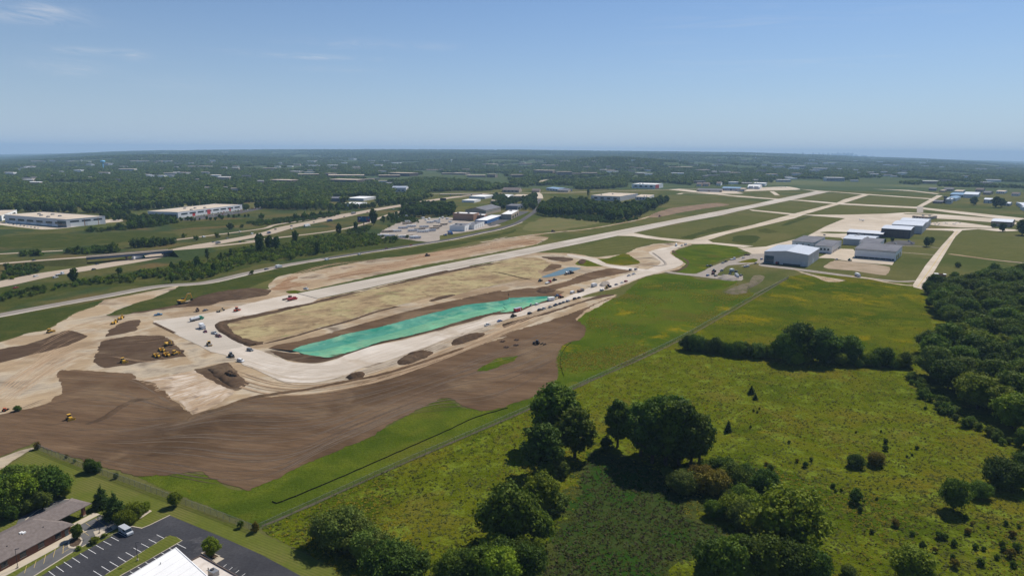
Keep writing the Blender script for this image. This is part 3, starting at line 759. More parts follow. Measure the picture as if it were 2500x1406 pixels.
tracks('wheel_tracks', 'pale wheel tracks of the haul road through the sandy ground', 'M -20,960 80,880 200,800 320,768 480,745', 'M 0,1000 150,900 240,870 400,880 560,850', 50, 0.6, T_pale, 5.4, 8)
tracks('wheel_tracks', 'brown wheel tracks of the haul road through the sandy ground', 'M -20,900 80,850 200,790 300,768 480,745', 'M 0,1000 150,900 240,872 400,885 560,850', 70, 0.5, MATS['track_brown'], 5.8, 9)
tracks('wheel_tracks', 'pale wheel tracks on the strip beyond the runway', 'M 650,690 800,645 1000,625 1200,590 1330,570', 'M 700,710 850,672 1000,650 1200,615 1320,590', 50, 1.2, T_pale, 6.6, 10)
tracks('wheel_tracks', 'brown wheel tracks on the strip beyond the runway', 'M 650,690 800,645 1000,625 1200,590 1330,570', 'M 700,710 850,672 1000,650 1200,615 1320,590', 50, 1.2, MATS['track_brown'], 6.9, 11)
tracks('wheel_tracks', 'wheel tracks on the mixed gravel pad', 'E 1300,965 1600,930 1850,885', 'E 1850,1290 2000,1200 2230,1085', 40, 0.7, MATS['track_brown'], 7.4, 12)
tracks('wheel_tracks', 'pale wheel tracks on the mixed gravel pad', 'E 1300,965 1600,930 1850,885', 'E 1850,1290 2000,1200 2230,1085', 40, 0.9, T_pale, 7.7, 13)
tracks('wheel_tracks', 'faint skid marks and stains along the runway', 'F 600,470 1240,330 2500,80 C 1340,860 2480,640', 'F 650,490 1240,350 2500,110 C 1340,880 2480,660', 40, 0.9, mat('rubber_marks', (0.31, 0.27, 0.225), (0.36, 0.315, 0.26), scale=0.3), 13.2, 15, 0.05, 0.3)

# --- slabs of the runway that were laid at another time, and painted lines
_ra, _rb = G('F 588,481 C 1290,878')
for k in range(16):
    g_ = random.Random(k + 3)
    t0 = g_.uniform(0.0, 1.15)
    a = _ra.lerp(_rb, t0)
    b = _ra.lerp(_rb, t0 + g_.uniform(0.02, 0.09))
    ribbon('runway_slab', [a, b], g_.choice((7.0, 13.0, 9.0)), mat('slab_' + 'abc'[k % 3], [(0.47, 0.41, 0.34), (0.385, 0.335, 0.275), (0.415, 0.365, 0.30)][k % 3], [(0.44, 0.385, 0.315), (0.36, 0.315, 0.255), (0.40, 0.35, 0.285)][k % 3], scale=0.1, detail=5), 12.6, n=8, off=g_.uniform(-9, 9))
ribbon('painted_line', 'C 1340,875 1800,782 2480,645 D 350,535 700,460', 0.9, M_white, 13.6, n=60)
ribbon('painted_line', 'C 2000,955 2300,880 D 0,797 500,668 860,565 1130,482', 0.7, M_yellow, 13.6, n=60)
ribbon('painted_line', 'D 1570,1290 1700,1110 1800,960 1920,800', 0.6, M_yellow, 13.8, n=30)
# ================================================================== AIR
def build_haze():
    zs = [v.co.z for v in bpy.data.objects['ground'].data.vertices]
    me = MB().box(-30500, 30500, -400, 24500, min(zs) - 1.0, max(max(zs) + 60, 262)).mesh('haze')
    m = bpy.data.materials.new('haze_air')
    m.use_nodes = True
    t = m.node_tree
    t.nodes.remove(t.nodes['Principled BSDF'])
    v = t.nodes.new('ShaderNodeVolumePrincipled')
    v.inputs['Color'].default_value = HAZE_COL
    v.inputs['Density'].default_value = HAZE_DENS
    v.inputs['Anisotropy'].default_value = 0.0
    t.links.new(v.outputs[0], t.nodes['Material Output'].inputs['Volume'])
    return tag(link('haze', me, m), 'pale blue summer haze over the whole landscape', None, None, 'stuff')
HAZE_COL, HAZE_DENS = (0.48, 0.73, 1.0, 1), 0.000060
build_haze()

# ================================================================== VEGETATION
def leafmat(name, a, b, hi, rand=0.22, sc=0.35):
    return mat(name, a, b, scale=sc, detail=2.0, contrast=(0.35, 0.65), big=(hi, 0.13, 0.5, 0.75), rough=0.75, spec=0.12, rand=rand, trans=0.30)
L_oak = leafmat('oak_leaves', (0.067, 0.114, 0.010), (0.120, 0.170, 0.013), (0.156, 0.202, 0.017))
L_lime = leafmat('lime_leaves', (0.120, 0.170, 0.010), (0.195, 0.242, 0.013), (0.254, 0.279, 0.017))
L_dark = leafmat('dark_leaves', (0.046, 0.086, 0.010), (0.080, 0.129, 0.013), (0.103, 0.148, 0.015))
L_grey = leafmat('willow_leaves', (0.096, 0.146, 0.020), (0.156, 0.202, 0.030), (0.195, 0.227, 0.034))
L_rust = leafmat('sumac_leaves', (0.120, 0.107, 0.013), (0.195, 0.140, 0.015), (0.254, 0.165, 0.023))
L_conif = leafmat('juniper_needles', (0.036, 0.066, 0.011), (0.059, 0.093, 0.013), (0.067, 0.103, 0.015))
M_bark = mat('bark', (0.09, 0.07, 0.05), (0.05, 0.04, 0.03), scale=2.0)

ICO = None
def ico():
    global ICO
    if ICO is None:
        bm = bmesh.new()
        bmesh.ops.create_icosphere(bm, subdivisions=1, radius=1.0)
        ICO = (np.array([v.co[:] for v in bm.verts]), np.array([[v.index for v in f.verts] for f in bm.faces]))
        bm.free()
    return ICO
def crown_mesh(name, lobes, n, card, seed, core=0.66, up=0.25):
    """Leaf sprays over the given lobes (x, y, z, rx, rz), with a dense heart in each lobe."""
    g = np.random.default_rng(seed)
    lb = np.array(lobes, float)
    w = lb[:, 3] ** 1.6 * lb[:, 4] ** 0.6
    k = g.choice(len(lb), n, p=w / w.sum())
    d = g.normal(size=(n, 3))
    d[:, 2] += up
    d /= np.linalg.norm(d, axis=1)[:, None]
    rad = np.stack([lb[k, 3], lb[k, 3], lb[k, 4]], 1)
    p = lb[k, :3] + d * rad * np.where(g.random((n, 1)) < 0.22, g.uniform(1.0, 1.55, (n, 1)), g.uniform(0.7, 1.12, (n, 1)))
    nr = d + g.normal(size=(n, 3)) * 0.55
    nr /= np.linalg.norm(nr, axis=1)[:, None]
    a = np.cross(nr, g.normal(size=(n, 3)))
    a /= np.linalg.norm(a, axis=1)[:, None]
    b = np.cross(nr, a)
    s = card * g.uniform(0.55, 1.3, (n, 1))
    a, b = a * s, b * s * g.uniform(0.6, 1.0, (n, 1))
    V = np.stack([p - a, p - b * 0.8, p + a, p + b], 1).reshape(-1, 3)
    F = np.arange(4 * n).reshape(-1, 4).tolist()
    iv, fi = ico()
    vs_ = [V]
    base = len(V)
    for q in lb:
        vs_.append(iv * np.array([q[3], q[3], q[4]]) * core * g.uniform(0.9, 1.08, (len(iv), 1)) + q[:3])
        F += (fi + base).tolist()
        base += len(iv)
    me = bpy.data.meshes.new(name)
    me.from_pydata(np.concatenate(vs_).tolist(), [], F)
    me.update()
    return me
def lobes_round(h, r, n, seed, low=0.28, squash=0.9):
    g = np.random.default_rng(seed)
    o = [(0, 0, h * 0.62, r * 0.52, h * 0.22)]
    for i in range(n):
        t = (i + 0.5) / n
        z = 1 - 2 * t
        a = i * 2.39996 + g.uniform(-0.4, 0.4)
        rr_ = math.sqrt(max(0, 1 - z * z)) * g.uniform(0.45, 0.92)
        zc = low * h + (1 - low) * h * 0.5
        lr = r * g.uniform(0.17, 0.36)
        o.append((rr_ * r * math.cos(a) * g.uniform(0.9, 1.1), rr_ * r * math.sin(a) * g.uniform(0.9, 1.1), zc + z * (1 - low) * h * 0.40 * g.uniform(0.85, 1.05), lr, lr * squash * g.uniform(0.8, 1.1)))
    return o
def trunk_mesh(name, h, r0, seed, limbs=4, spread=0.3):
    g = random.Random(seed)
    mb = MB()
    p = Vector((0, 0, -0.3))
    pts = [p]
    for i in range(1, 5):
        pts.append(Vector((g.uniform(-0.03, 0.03) * h * i / 4, g.uniform(-0.03, 0.03) * h * i / 4, h * 0.75 * i / 4)))
    for i in range(4):
        mb.cyl(pts[i], pts[i + 1], r0 * (1 - 0.2 * i), r0 * (1 - 0.2 * (i + 1)), 7, caps=False)
    for i in range(limbs):
        q = pts[1 + i % 3]
        a = g.uniform(0, 6.28)
        e = q + Vector((math.cos(a) * h * spread, math.sin(a) * h * spread, h * g.uniform(0.15, 0.3)))
        mb.cyl(q, e, r0 * 0.5, r0 * 0.12, 5, caps=False)
    return mb.mesh(name)
def scatter(name, pts, scl, cm, label, seed):
    """Copies of one crown mesh over many points, as one mass of foliage."""
    g = np.random.default_rng(seed)
    n = len(pts)
    me = bpy.data.meshes.new(name)
    me.from_pydata(np.asarray(pts).tolist(), [], [])
    for nm, arr in (('sc', scl), ('rz', np.stack([np.zeros(n), np.zeros(n), g.uniform(0, 6.28, n)], 1))):
        a_ = me.attributes.new(nm, 'FLOAT_VECTOR', 'POINT')
        a_.data.foreach_set('vector', np.asarray(arr, np.float32).ravel())
    o = link(name, me)
    po = bpy.data.objects.new(name + '_crown', cm)
    ng = bpy.data.node_groups.new('scatter', 'GeometryNodeTree')
    ng.interface.new_socket('Geometry', in_out='INPUT', socket_type='NodeSocketGeometry')
    ng.interface.new_socket('Geometry', in_out='OUTPUT', socket_type='NodeSocketGeometry')
    N, L = ng.nodes.new, ng.links.new
    gi, go, ip, oi = N('NodeGroupInput'), N('NodeGroupOutput'), N('GeometryNodeInstanceOnPoints'), N('GeometryNodeObjectInfo')
    oi.inputs[0].default_value = po
    na, nr = N('GeometryNodeInputNamedAttribute'), N('GeometryNodeInputNamedAttribute')
    na.data_type = nr.data_type = 'FLOAT_VECTOR'
    na.inputs[0].default_value, nr.inputs[0].default_value = 'sc', 'rz'
    L(gi.outputs[0], ip.inputs['Points'])
    L(oi.outputs['Geometry'], ip.inputs['Instance'])
    L(na.outputs[0], ip.inputs['Scale'])
    L(nr.outputs[0], ip.inputs['Rotation'])
    L(ip.outputs[0], go.inputs[0])
    o.modifiers.new('scatter', 'NODES').node_group = ng
    return tag(o, label, None, None, 'stuff')
# prototypes: (crown meshes, trunk mesh, height)
PROTO = {}
for kind, vari, h, r, nl, nc, card, low in (('broad', 5, 12, 5.4, 60, 8000, 0.36, 0.10), ('tall', 4, 15, 4.0, 58, 7500, 0.36, 0.10), ('far', 4, 14, 5.6, 26, 1300, 0.8, 0.06),
                                            ('fartall', 2, 16, 3.0, 14, 500, 0.7, 0.06), ('shrub', 4, 3.2, 2.0, 20, 1900, 0.16, 0.02), ('farshrub', 3, 4.0, 3.2, 9, 380, 0.42, 0.0), ('mound', 4, 6.5, 5.0, 46, 6500, 0.25, 0.0)):
    PROTO[kind] = [(crown_mesh('crown', lobes_round(h, r, nl, 10 * i + nl, low), nc, card, i + 77), trunk_mesh('trunk', h, 0.028 * h if h > 8 else 0.05 * h, i + 5), h) for i in range(vari)]
def cone_lobes(h, r):
    return [(0.12 * r * math.cos(i * 2.4), 0.12 * r * math.sin(i * 2.4), h * (0.08 + 0.86 * i / 9), r * (1.02 - 0.95 * i / 9), h * 0.10) for i in range(10)]
PROTO['conifer'] = [(crown_mesh('crown', cone_lobes(4.0, 1.15), 1700, 0.16, 5, up=0.0), trunk_mesh('trunk', 4.0, 0.12, 3, limbs=2, spread=0.1), 4.0)]
PROTO['spruce'] = [(crown_mesh('crown', cone_lobes(10.0, 2.9) + [(1.2 * math.cos(i * 1.9), 1.2 * math.sin(i * 1.9), 1 + 0.7 * i, 2.4 - 0.2 * i, 0.7) for i in range(9)], 5200, 0.27, 6, up=0.0), trunk_mesh('trunk', 10.0, 0.2, 4, limbs=2, spread=0.1), 10.0)]
_cnt = [0]
TONE = {}
def describe(label, group, h, lo, hi, leaf):
    """Say of each of many look-alikes how big it is and which green."""
    t = (h - lo) / max(1e-6, hi - lo)
    w = ('low', 'small', 'middling', 'tall', 'towering')[min(4, max(0, int(t * 5)))]
    c = {'oak_leaves': 'mid green', 'lime_leaves': 'yellow green', 'dark_leaves': 'deep green', 'willow_leaves': 'grey green', 'sumac_leaves': 'rusty', 'juniper_needles': 'blackish'}[leaf.name]
    ws = label.split()
    ws = [q for q in ws if q not in ('dark', 'tall', 'small', 'low', 'pale', 'leafy', 'rounded')]
    return ' '.join([w] + c.split() + ws)[:120], group + ', ' + w + ' ' + c
def plant(loc, h, kind, leaf, label, cat, group=None, name=None, wide=1.0, trunk=True):
    """A tree or shrub of height h metres standing at loc."""
    _cnt[0] += 1
    k = PROTO[kind]
    cm, tm, ph = k[_cnt[0] % len(k)]
    s = h / ph
    e = empty(name or ('tree' if h > 4 else 'shrub'), loc, random.uniform(0, 6.28), label, cat, group, s=(s * wide * random.uniform(0.94, 1.06), s * wide * random.uniform(0.94, 1.06), s))
    c = bpy.data.objects.new('crown', cm)
    COL.objects.link(c)
    c.parent = e
    if not cm.materials:
        cm.materials.append(None)
    c.material_slots[0].link = 'OBJECT'
    c.material_slots[0].material = leaf
    if trunk:
        t = link('trunk' if h > 4 else 'stem', tm, M_bark, e)
    return e
def plants(spec, kind, leaf, label, cat, group=None, name=None, wide=1.0, hmul=1.0, trunk=True):
    """'K 430,480,400': pixel of the foot and height in the same pixels"""
    o, z = [], ZONES['M']
    hs = [float(w.split(',')[2]) for w in spec.split() if ',' in w]
    leafs = leaf if isinstance(leaf, (list, tuple)) else [leaf]
    for w in spec.split():
        if w in ZONES:
            z = ZONES[w]
            continue
        a, b, c = (float(q) for q in w.split(','))
        p = at(z[0] + a / z[2], z[1] + b / z[2])
        lab = label[len(o)] if isinstance(label, list) else label
        grp = group
        if not isinstance(label, list) and group and len(hs) > 2:
            lab, grp = describe(label, group, c, min(hs), max(hs) + 0.1, leafs[len(o) % len(leafs)])
        o.append(plant(p, c / z[2] * mpp(p) * 1.03 * hmul * (random.uniform(0.5, 0.95) if 'hedgerow' in (group or '') and name == 'bush' else 1.0), kind, leafs[len(o) % len(leafs)], lab, cat, grp, name, wide, trunk))
    return o
def grove(spec, gap, hlo, hhi, kind, leafs, label, cat, group, name=None, seed=1, wide=1.0, most=300, trunk=True):
    """Single trees filling a patch of land, about gap metres apart."""
    poly = P(spec)
    g = random.Random(seed)
    w = [at(a, b) for a, b in poly]
    x0, x1, y0, y1 = min(p.x for p in w), max(p.x for p in w), min(p.y for p in w), max(p.y for p in w)
    pts = []
    y = y0
    while y < y1:
        x = x0
        while x < x1:
            q = (x + g.uniform(-0.42, 0.42) * gap, y + g.uniform(-0.42, 0.42) * gap)
            x += gap
            a, b = to_px(q[0], q[1], 0)
            if inside(a, b, poly):
                pts.append(q)
        y += gap
    pts.sort(key=lambda q: q[1])
    for q in pts[:most]:
        h_, lf = g.uniform(hlo, hhi), g.choice(leafs)
        lab, grp = describe(label, group, h_, hlo, hhi, lf)
        plant(Vector((q[0], q[1], 0)), h_, kind, lf, lab, cat, grp, name, wide, trunk)
    rest = pts[most:]
    if rest:
        cm = [c.copy() for c, _, _ in PROTO[kind]][:2]
        for k, c in enumerate(cm):
            c.materials.clear()
            c.materials.append(leafs[k % len(leafs)])
            P_ = np.array([(q[0], q[1], 0) for q in rest[k::2]]).reshape(-1, 3)
            if len(P_):
                sc_ = np.array([g.uniform(hlo, hhi) / PROTO[kind][k][2] for _ in P_])
                scatter('foliage_mass', P_, np.stack([sc_ * wide, sc_ * wide, sc_], 1), c, 'foliage behind the ' + group, seed + k)
    return pts

GW = 'trees of the wood beside the weedy meadow'
plants('K 420,500,420 565,600,350 345,705,360', 'tall', [L_oak, L_oak, L_dark],
       ['tallest tree of the clump beside the chain link fence', 'slender tree between the two biggest crowns beside the fence', 'broad tree at the near end of the clump beside the fence'], 'tree', 'clump of trees beside the fence', wide=1.3)
plants('K 470,725,110', 'shrub', L_grey, 'small pale shrub at the foot of the fence side tree clump', 'shrub')
plants('K 855,530,335', 'tall', L_oak, 'narrow tree standing apart just beside the dark meadow grove', 'tree')
plants('K 780,545,80', 'shrub', L_dark, 'low dark shrub below the narrow meadow tree', 'shrub')
plants('K 1010,590,390 1090,640,420 1180,650,455 1270,655,450 1350,660,400 1410,630,330 1130,560,400 1240,570,400', 'tall', [L_oak, L_dark], 'dark tall tree in the dense grove in the middle of the meadow', 'tree', 'grove in the middle of the meadow', wide=1.08)
plants('K 1420,800,140 1500,840,150 1450,720,90', 'mound', [L_rust, L_rust, L_oak], 'rusty brown and green bush in the thicket behind the marsh', 'bush', 'thicket behind the marsh', name='bush')
plants('K 1560,730,125 1640,800,150 1700,790,130 1600,840,90', 'mound', [L_dark, L_oak], 'dark green bush in the thicket behind the marsh', 'bush', 'dark bushes behind the marsh', name='bush')
plants('K 1845,870,195', 'broad', L_dark, 'round dark bush standing just behind the big yellow green tree', 'bush', name='bush', wide=0.95)
plants('K 1905,850,100', 'shrub', L_grey, 'pale shrub leaning on the round dark bush', 'shrub')
plants('K 1190,725,55 1290,835,130 1240,770,70 1330,760,80', 'mound', L_grey, 'grey green willow bush at the edge of the marsh', 'bush', 'willow bushes at the marsh edge', name='bush')
plants('K 1510,995,100 1640,1000,140 1725,1065,150 1690,900,110 1745,935,110 1600,890,70 1560,960,60 1700,1000,100', 'mound', [L_oak, L_lime, L_grey], 'small green bush between the marsh and the yellow green tree', 'bush', 'bushes between marsh and big tree', name='bush')
plants('K 2000,1250,450', 'broad', L_lime, 'big rounded yellow green tree beside the marsh', 'tree', wide=1.12)
plants('K 1490,1440,290 1600,1470,330 1720,1440,300 1850,1460,340 1990,1470,320 2110,1460,280 2190,1480,260 1430,1480,160 1560,1330,190 1680,1310,200 1820,1330,200', 'broad', [L_dark, L_oak, L_dark, L_oak], 'dark tree in the copse below the yellow green tree', 'tree', 'copse below the yellow green tree', wide=0.95)
plants('K 120,1190,420', 'broad', L_oak, 'tall shaded tree on the bank opposite the marsh', 'tree', wide=0.95)
plants('K 345,960,255 330,1170,215', 'broad', [L_lime, L_oak], ['yellowish tree peeping out behind the tall shaded bank tree', 'smaller tree at the marsh side of the tall bank tree'], 'tree', wide=1.0)
plants('K 60,1490,300 250,1430,250 200,1330,200 300,1260,120 150,1280,160 -40,1440,260 30,1330,220', 'broad', [L_lime, L_dark, L_oak], 'tree in the thicket at the foot of the tall bank tree', 'tree', 'thicket below the tall bank tree')
plants('K 430,960,120 480,930,80 360,740,120', 'shrub', [L_grey, L_oak], 'low shrub spreading towards the marsh from the bank', 'shrub', 'shrubs on the marsh bank', wide=1.2)
plants('J 800,1085,265 930,1090,300 1030,1120,250', 'mound', L_grey, 'big rounded willow thicket in the flowering meadow', 'bush', 'willow thicket in the flowering meadow', name='bush', wide=0.95)
plants('J 1130,1225,250 1240,1230,230', 'mound', L_grey, 'smaller willow thicket next to the big rounded one', 'bush', 'second willow thicket', name='bush')
plants('J 1380,1440,330 1500,1450,300 1300,1450,200', 'mound', L_dark, 'dark green willow mound at the picture edge below the second thicket', 'bush', 'dark willow mound', name='bush')
plants('J 1950,1430,230 2080,1440,250 2210,1430,200 2320,1440,240 1880,1450,160 2400,1400,300 2440,1450,260', 'mound', [L_oak, L_dark], 'leafy bush in the belt along the foot of the bank', 'bush', 'belt of bushes along the bank', name='bush')
plants('L 95,170,60 122,208,42', 'conifer', L_conif, ['larger of the two small dark junipers standing together', 'smaller of the two small dark junipers standing together'], 'juniper', name='juniper', wide=1.3)
plants('K 1605,425,78', 'conifer', L_conif, 'lone pointed juniper in the meadow beyond the grove', 'juniper', name='juniper')
plants('L 800,660,78', 'mound', L_dark, 'round dark shrub in the open meadow, mate of the twiggy one', 'shrub', name='shrub')
plants('L 935,648,82', 'mound', L_rust, 'twiggy brownish shrub next to the round dark one', 'shrub', name='shrub')
plants('L 1465,952,215', 'broad', L_oak, 'feathery lone tree on the meadow casting a wide shadow', 'tree', wide=0.85)
plants('L 1800,795,180', 'mound', L_dark, 'dense ball shaped tree alone on the meadow slope', 'tree', name='tree')
plants('L 1640,865,100', 'mound', L_oak, 'shrub between the feathery tree and the ball shaped tree', 'shrub', name='shrub')
plants('L 1165,1450,250', 'broad', L_lime, 'wide yellow green tree cut by the bottom of the picture', 'tree', wide=1.2)
plants('L 750,1410,72', 'mound', L_grey, 'pale silvery bush at the bottom of the picture', 'bush', name='bush')
plants('L 805,908,90', 'shrub', L_dark, 'wide dark shrub with a smaller one just below it', 'shrub', wide=0.9)
plants('L 1930,715,150', 'broad', L_dark, 'dark tree cut by the picture edge above the ball shaped tree', 'tree')
plants('L 1005,505,40 1005,552,45 460,665,45 405,632,30 500,625,30 1218,545,30 832,968,45 1070,1065,60 912,1115,35 1187,1130,40 1255,1220,60 1475,1345,70 1370,1150,60 1405,1155,50 1470,1200,50 1563,1120,50 1615,1220,45 '
       '1670,1230,35 1820,1060,40 1865,1140,55 1795,1200,45 1895,1230,65 1805,1240,45 1855,1280,75 1650,1330,60 1870,1340,50 1550,1020,40 1590,1060,30 650,805,40 225,690,50 945,890,25 195,655,30 1905,520,70 350,505,25 975,430,18 805,435,18 '
       '1275,275,25 1150,600,20 1185,590,20 1700,1080,25 1760,1290,40 1910,1080,30 1460,1290,40 1340,1240,40 705,830,25 665,835,25 90,400,20 150,275,18 110,290,18 135,300,18',
       'shrub', [L_dark, L_oak, L_dark, L_rust], 'small dark shrub scattered over the weedy meadow', 'shrub', 'scattered shrubs of the weedy meadow', wide=0.9, hmul=0.82)
GH = 'hedgerow trees across the meadow'
plants('H 530,1140,330 720,1155,285', 'broad', L_dark, ['tallest tree of the hedgerow with a pointed top', 'broad domed tree in the hedgerow beside the tallest one'], 'tree', GH)
plants('H 420,1150,250 640,1150,200 970,1150,230 830,1155,190', 'broad', [L_oak, L_dark], 'mid sized dark tree in the hedgerow across the meadow', 'tree', GH)
plants('H 515,1185,190 300,1125,130 900,1180,150', 'broad', L_lime, 'yellowish bush in front of the hedgerow trees', 'bush', 'yellowish hedgerow bushes', name='bush', wide=1.1)
plants('H 30,1100,135 100,1105,145 180,1115,135 250,1110,120 340,1125,150 770,1160,140 1060,1195,120 1130,1180,120 1200,1190,130 1265,1185,180 1330,1185,130 1400,1200,150 1460,1195,130 1000,1180,110 870,1170,120 590,1160,150 460,1170,130 1100,1160,110 1230,1200,90 1365,1200,100', 'mound', [L_oak, L_dark, L_grey, L_lime],
       'low bushy tree filling the hedgerow across the meadow', 'bush', 'low bushes of the hedgerow', name='bush', wide=0.78)
plants('G 1870,1145,140 1930,1150,160 2000,1160,165 2070,1170,150 2130,1175,155 2200,1185,150 2270,1200,165 2340,1205,150 2410,1210,150 2480,1215,150', 'mound', [L_dark, L_oak], 'dark bushy tree at the fence end of the hedgerow', 'bush', 'fence end of the hedgerow', name='bush', wide=0.75)
grove('M 2262,735 2300,715 2350,715 2420,690 2560,680 2900,1100 2530,1100 2480,1062 2410,1025 2340,972 2275,925 2245,905 2245,880 2285,850 2325,835 2290,800 2280,770', 12.0, 8, 19, 'broad', [L_oak, L_oak, L_lime, L_oak, L_grey, L_dark, L_lime], 'leafy tree in the dense wood beyond the weedy meadow', 'tree', GW, seed=5, most=110, wide=1.12)
grove('L 1150,60 1240,60 1330,190 1480,270 1600,390 1880,520 1860,540 1600,430 1400,320 1250,200', 4.5, 2.5, 4.5, 'shrub', [L_oak, L_grey], 'shrub in the fringe along the foot of the dense wood', 'shrub', 'fringe shrubs of the dense wood', name='shrub', seed=6, most=30)
plants('H 1715,540,150 1660,560,110', 'broad', L_dark, 'dark tree at the end of the taxiway in front of the wood', 'tree', 'trees at the end of the taxiway')
plants('H 1890,440,70 1920,330,45 1850,470,60 2230,400,100', 'shrub', [L_oak], 'bush on the grass between the wood and the taxiway', 'bush', 'bushes by the taxiway', name='bush')
# around the car park
plants('I 100,800,320 230,760,330 350,700,330 470,690,310 560,660,210 300,560,200 150,620,260 20,780,330 0,880,180 610,665,130 400,780,180 120,880,140 -60,860,360 -120,700,350 250,820,150 510,560,170 90,560,180',
       'broad', [L_oak, L_lime, L_grey, L_dark], 'leafy tree in the copse behind the brick building', 'tree', 'copse behind the brick building', wide=0.95)
plants('I 850,425,115 905,435,95', 'mound', L_dark, ['taller bush against the fence beside the bare field', 'lower bush against the fence beside the bare field'], 'bush', name='bush', wide=0.7)
plants('I 955,760,215 1085,865,265', 'spruce', L_conif, ['dark spruce closest to the drive through canopy', 'dark spruce closest to the yellow green bushes'], 'spruce', name='spruce', wide=1.1)
plants('I 1170,930,140 1270,870,150 1360,800,90 1230,900,110', 'mound', L_lime, 'yellow green bush in the bed beside the car park', 'bush', 'bushes in the bed beside the car park', name='bush', wide=0.8)
plants('I 1640,748,135', 'broad', L_lime, 'small young tree on the lawn below the fence', 'tree')
plants('I 728,1055,140', 'broad', L_oak, 'young tree on the kerbed island beside the brick building', 'tree', wide=0.8)
plants('I 1985,1215,185', 'broad', L_lime, 'young tree in the planting box at the corner of the white roof', 'tree', wide=0.9)
plants('I 890,1095,60 980,1040,40 740,1160,40', 'shrub', L_lime, 'clipped green shrub in the strip between the car parks', 'shrub', 'shrubs between the car parks', wide=1.2)
plants('I 2395,990,95 2260,950,70 355,215,70 1090,490,55 625,300,35 700,340,35', 'shrub', [L_rust, L_grey], 'weedy bush grown into the chain link fence', 'bush', 'weeds in the fence', name='bush', wide=0.7)
# by the hangars
plants('D 1275,912,55 1350,892,38 1650,935,85 1690,915,62', 'far', L_dark, 'small dark tree on the lawn behind the hangars', 'tree', 'trees behind the hangars')
plants('D 2060,575,75 2250,595,95 2300,592,80 2480,835,130 2310,805,75 2230,775,45', 'far', L_dark, 'dark tree among the far hangars beside the apron', 'tree', 'trees among the far hangars')
# along the freeway
GF = 'trees along the freeway'
plants('A 705,1375,150 1885,1235,120 2480,1080,160 2045,1285,110 1640,1245,80 1640,1370,80 B 135,1075,180 230,1065,150 290,1060,135 475,985,115 685,1098,125 890,912,110 1220,822,160 1050,870,85', 'far', L_dark, 'dark upright tree standing beside the freeway', 'tree', GF, wide=0.62)
plants('A 1980,1155,115 2205,1135,100 2110,1150,75 C 920,552,80 A 2180,930,45', 'fartall', L_dark, 'narrow poplar standing beside the road', 'tree', 'poplars beside the roads')
plants('A 75,1250,70 240,1112,52 350,1112,62 660,1088,52 750,1088,68 850,1088,52 950,1088,52 1070,1080,90 1290,1032,85 1380,1028,95 1480,1022,85 1580,1012,72 1640,1000,60 1750,940,40 1870,965,45 2070,940,50 880,885,50 1050,872,45 1150,862,65 1260,855,75 1350,845,85 1450,830,70 1550,820,65 1640,800,55 '
       '1140,1280,60 1735,1212,55 2200,860,60 2310,845,35 B 150,760,50 430,1150,55 480,770,60 560,765,65 640,745,50 720,740,55 800,730,45 880,720,40 60,1290,40 1370,840,25 1430,975,55 1540,945,35', 'farshrub', [L_dark, L_oak], 'dark bush on the grass beside the freeway', 'bush', 'bushes beside the freeway', name='bush', wide=0.75)
grove('B 0,1040 300,1020 700,930 900,920 1150,910 1430,945 1440,985 1100,1030 800,1080 500,1130 200,1170 0,1200 A 1900,1360 1500,1340 1300,1330 1250,1370 E 600,90 400,150 0,240 -100,180 300,110 A 1300,1290 1700,1220 2000,1160', 7, 2.0, 5.0, 'farshrub', [L_oak, L_lime, L_dark, L_grey], 'rounded willow scrub in the wet ground beside the frontage road', 'bush', 'willow scrub beside the frontage road', name='bush', seed=9, most=110)
SCRUB = [('A 180,1118 200,1085 330,1075 410,1085 400,1115', 'clump of scrub on the bank beside the bridge ramp'), ('A 600,1092 640,1060 900,1040 1030,1030 1140,1060 1120,1080 900,1095', 'scrub along the bank of the bridge ramp'),
         ('A 1250,1032 1300,990 1500,965 1680,960 1670,1000 1480,1030', 'scrub between the ramp and the far carriageway'), ('A 830,888 860,858 970,862 985,885', 'dark scrub in the open meadow below the warehouses'), ('A 980,875 1100,845 1300,825 1650,770 1690,800 1500,835 1200,868', 'long hedge between meadow and warehouses'),
         ('A 0,1330 80,1230 330,1200 420,1240 300,1290 60,1350', 'scrub in the angle of the freeway ramps'), ('B 0,800 100,790 400,760 620,735 900,700 880,730 500,790 100,830', 'scrub along the far side of the freeway'), ('B 1380,800 1420,760 1640,770 1650,800', 'scrub beside the trailer yard fence'),
         ('B 950,905 1000,870 1180,840 1190,870 1050,905', 'scrub around the foot of the billboard'), ('C 560,745 700,725 900,715 1080,745 1110,785 1400,770 1400,755 1240,800 1090,800', 'low fringe along the big copse')]
for k_, (sp_, lb_) in enumerate(SCRUB):
    grove(sp_, 6.5, 2.2, 5.2, 'farshrub', [L_oak, L_dark, L_lime, L_grey], 'bush in the ' + lb_, 'bush', lb_, name='bush', seed=60 + k_, most=8)
grove('B 1500,740 1480,660 1600,640 1700,640 1990,650 1980,740 1640,740', 15, 12, 16, 'far', [L_oak, L_dark], 'tree in the clump behind the trailer yard', 'tree', 'clump behind the trailer yard', seed=10, most=16)
grove('B 1290,800 1300,760 1450,700 1520,720 1640,760 1620,790 1400,790', 13, 5, 8, 'far', [L_oak, L_dark], 'low tree beside the trailer yard', 'tree', 'low trees beside the trailer yard', seed=11, most=8)
grove('C 430,710 520,640 600,600 900,620 1000,640 1300,660 1700,590 1500,710 1400,745 1240,785 1110,785 1080,740 880,730 700,745 560,745', 15, 13, 20, 'far', [L_oak, L_dark, L_oak], 'tree in the big copse between the town road and the runway', 'tree', 'copse between the town road and the runway', seed=12, most=40)
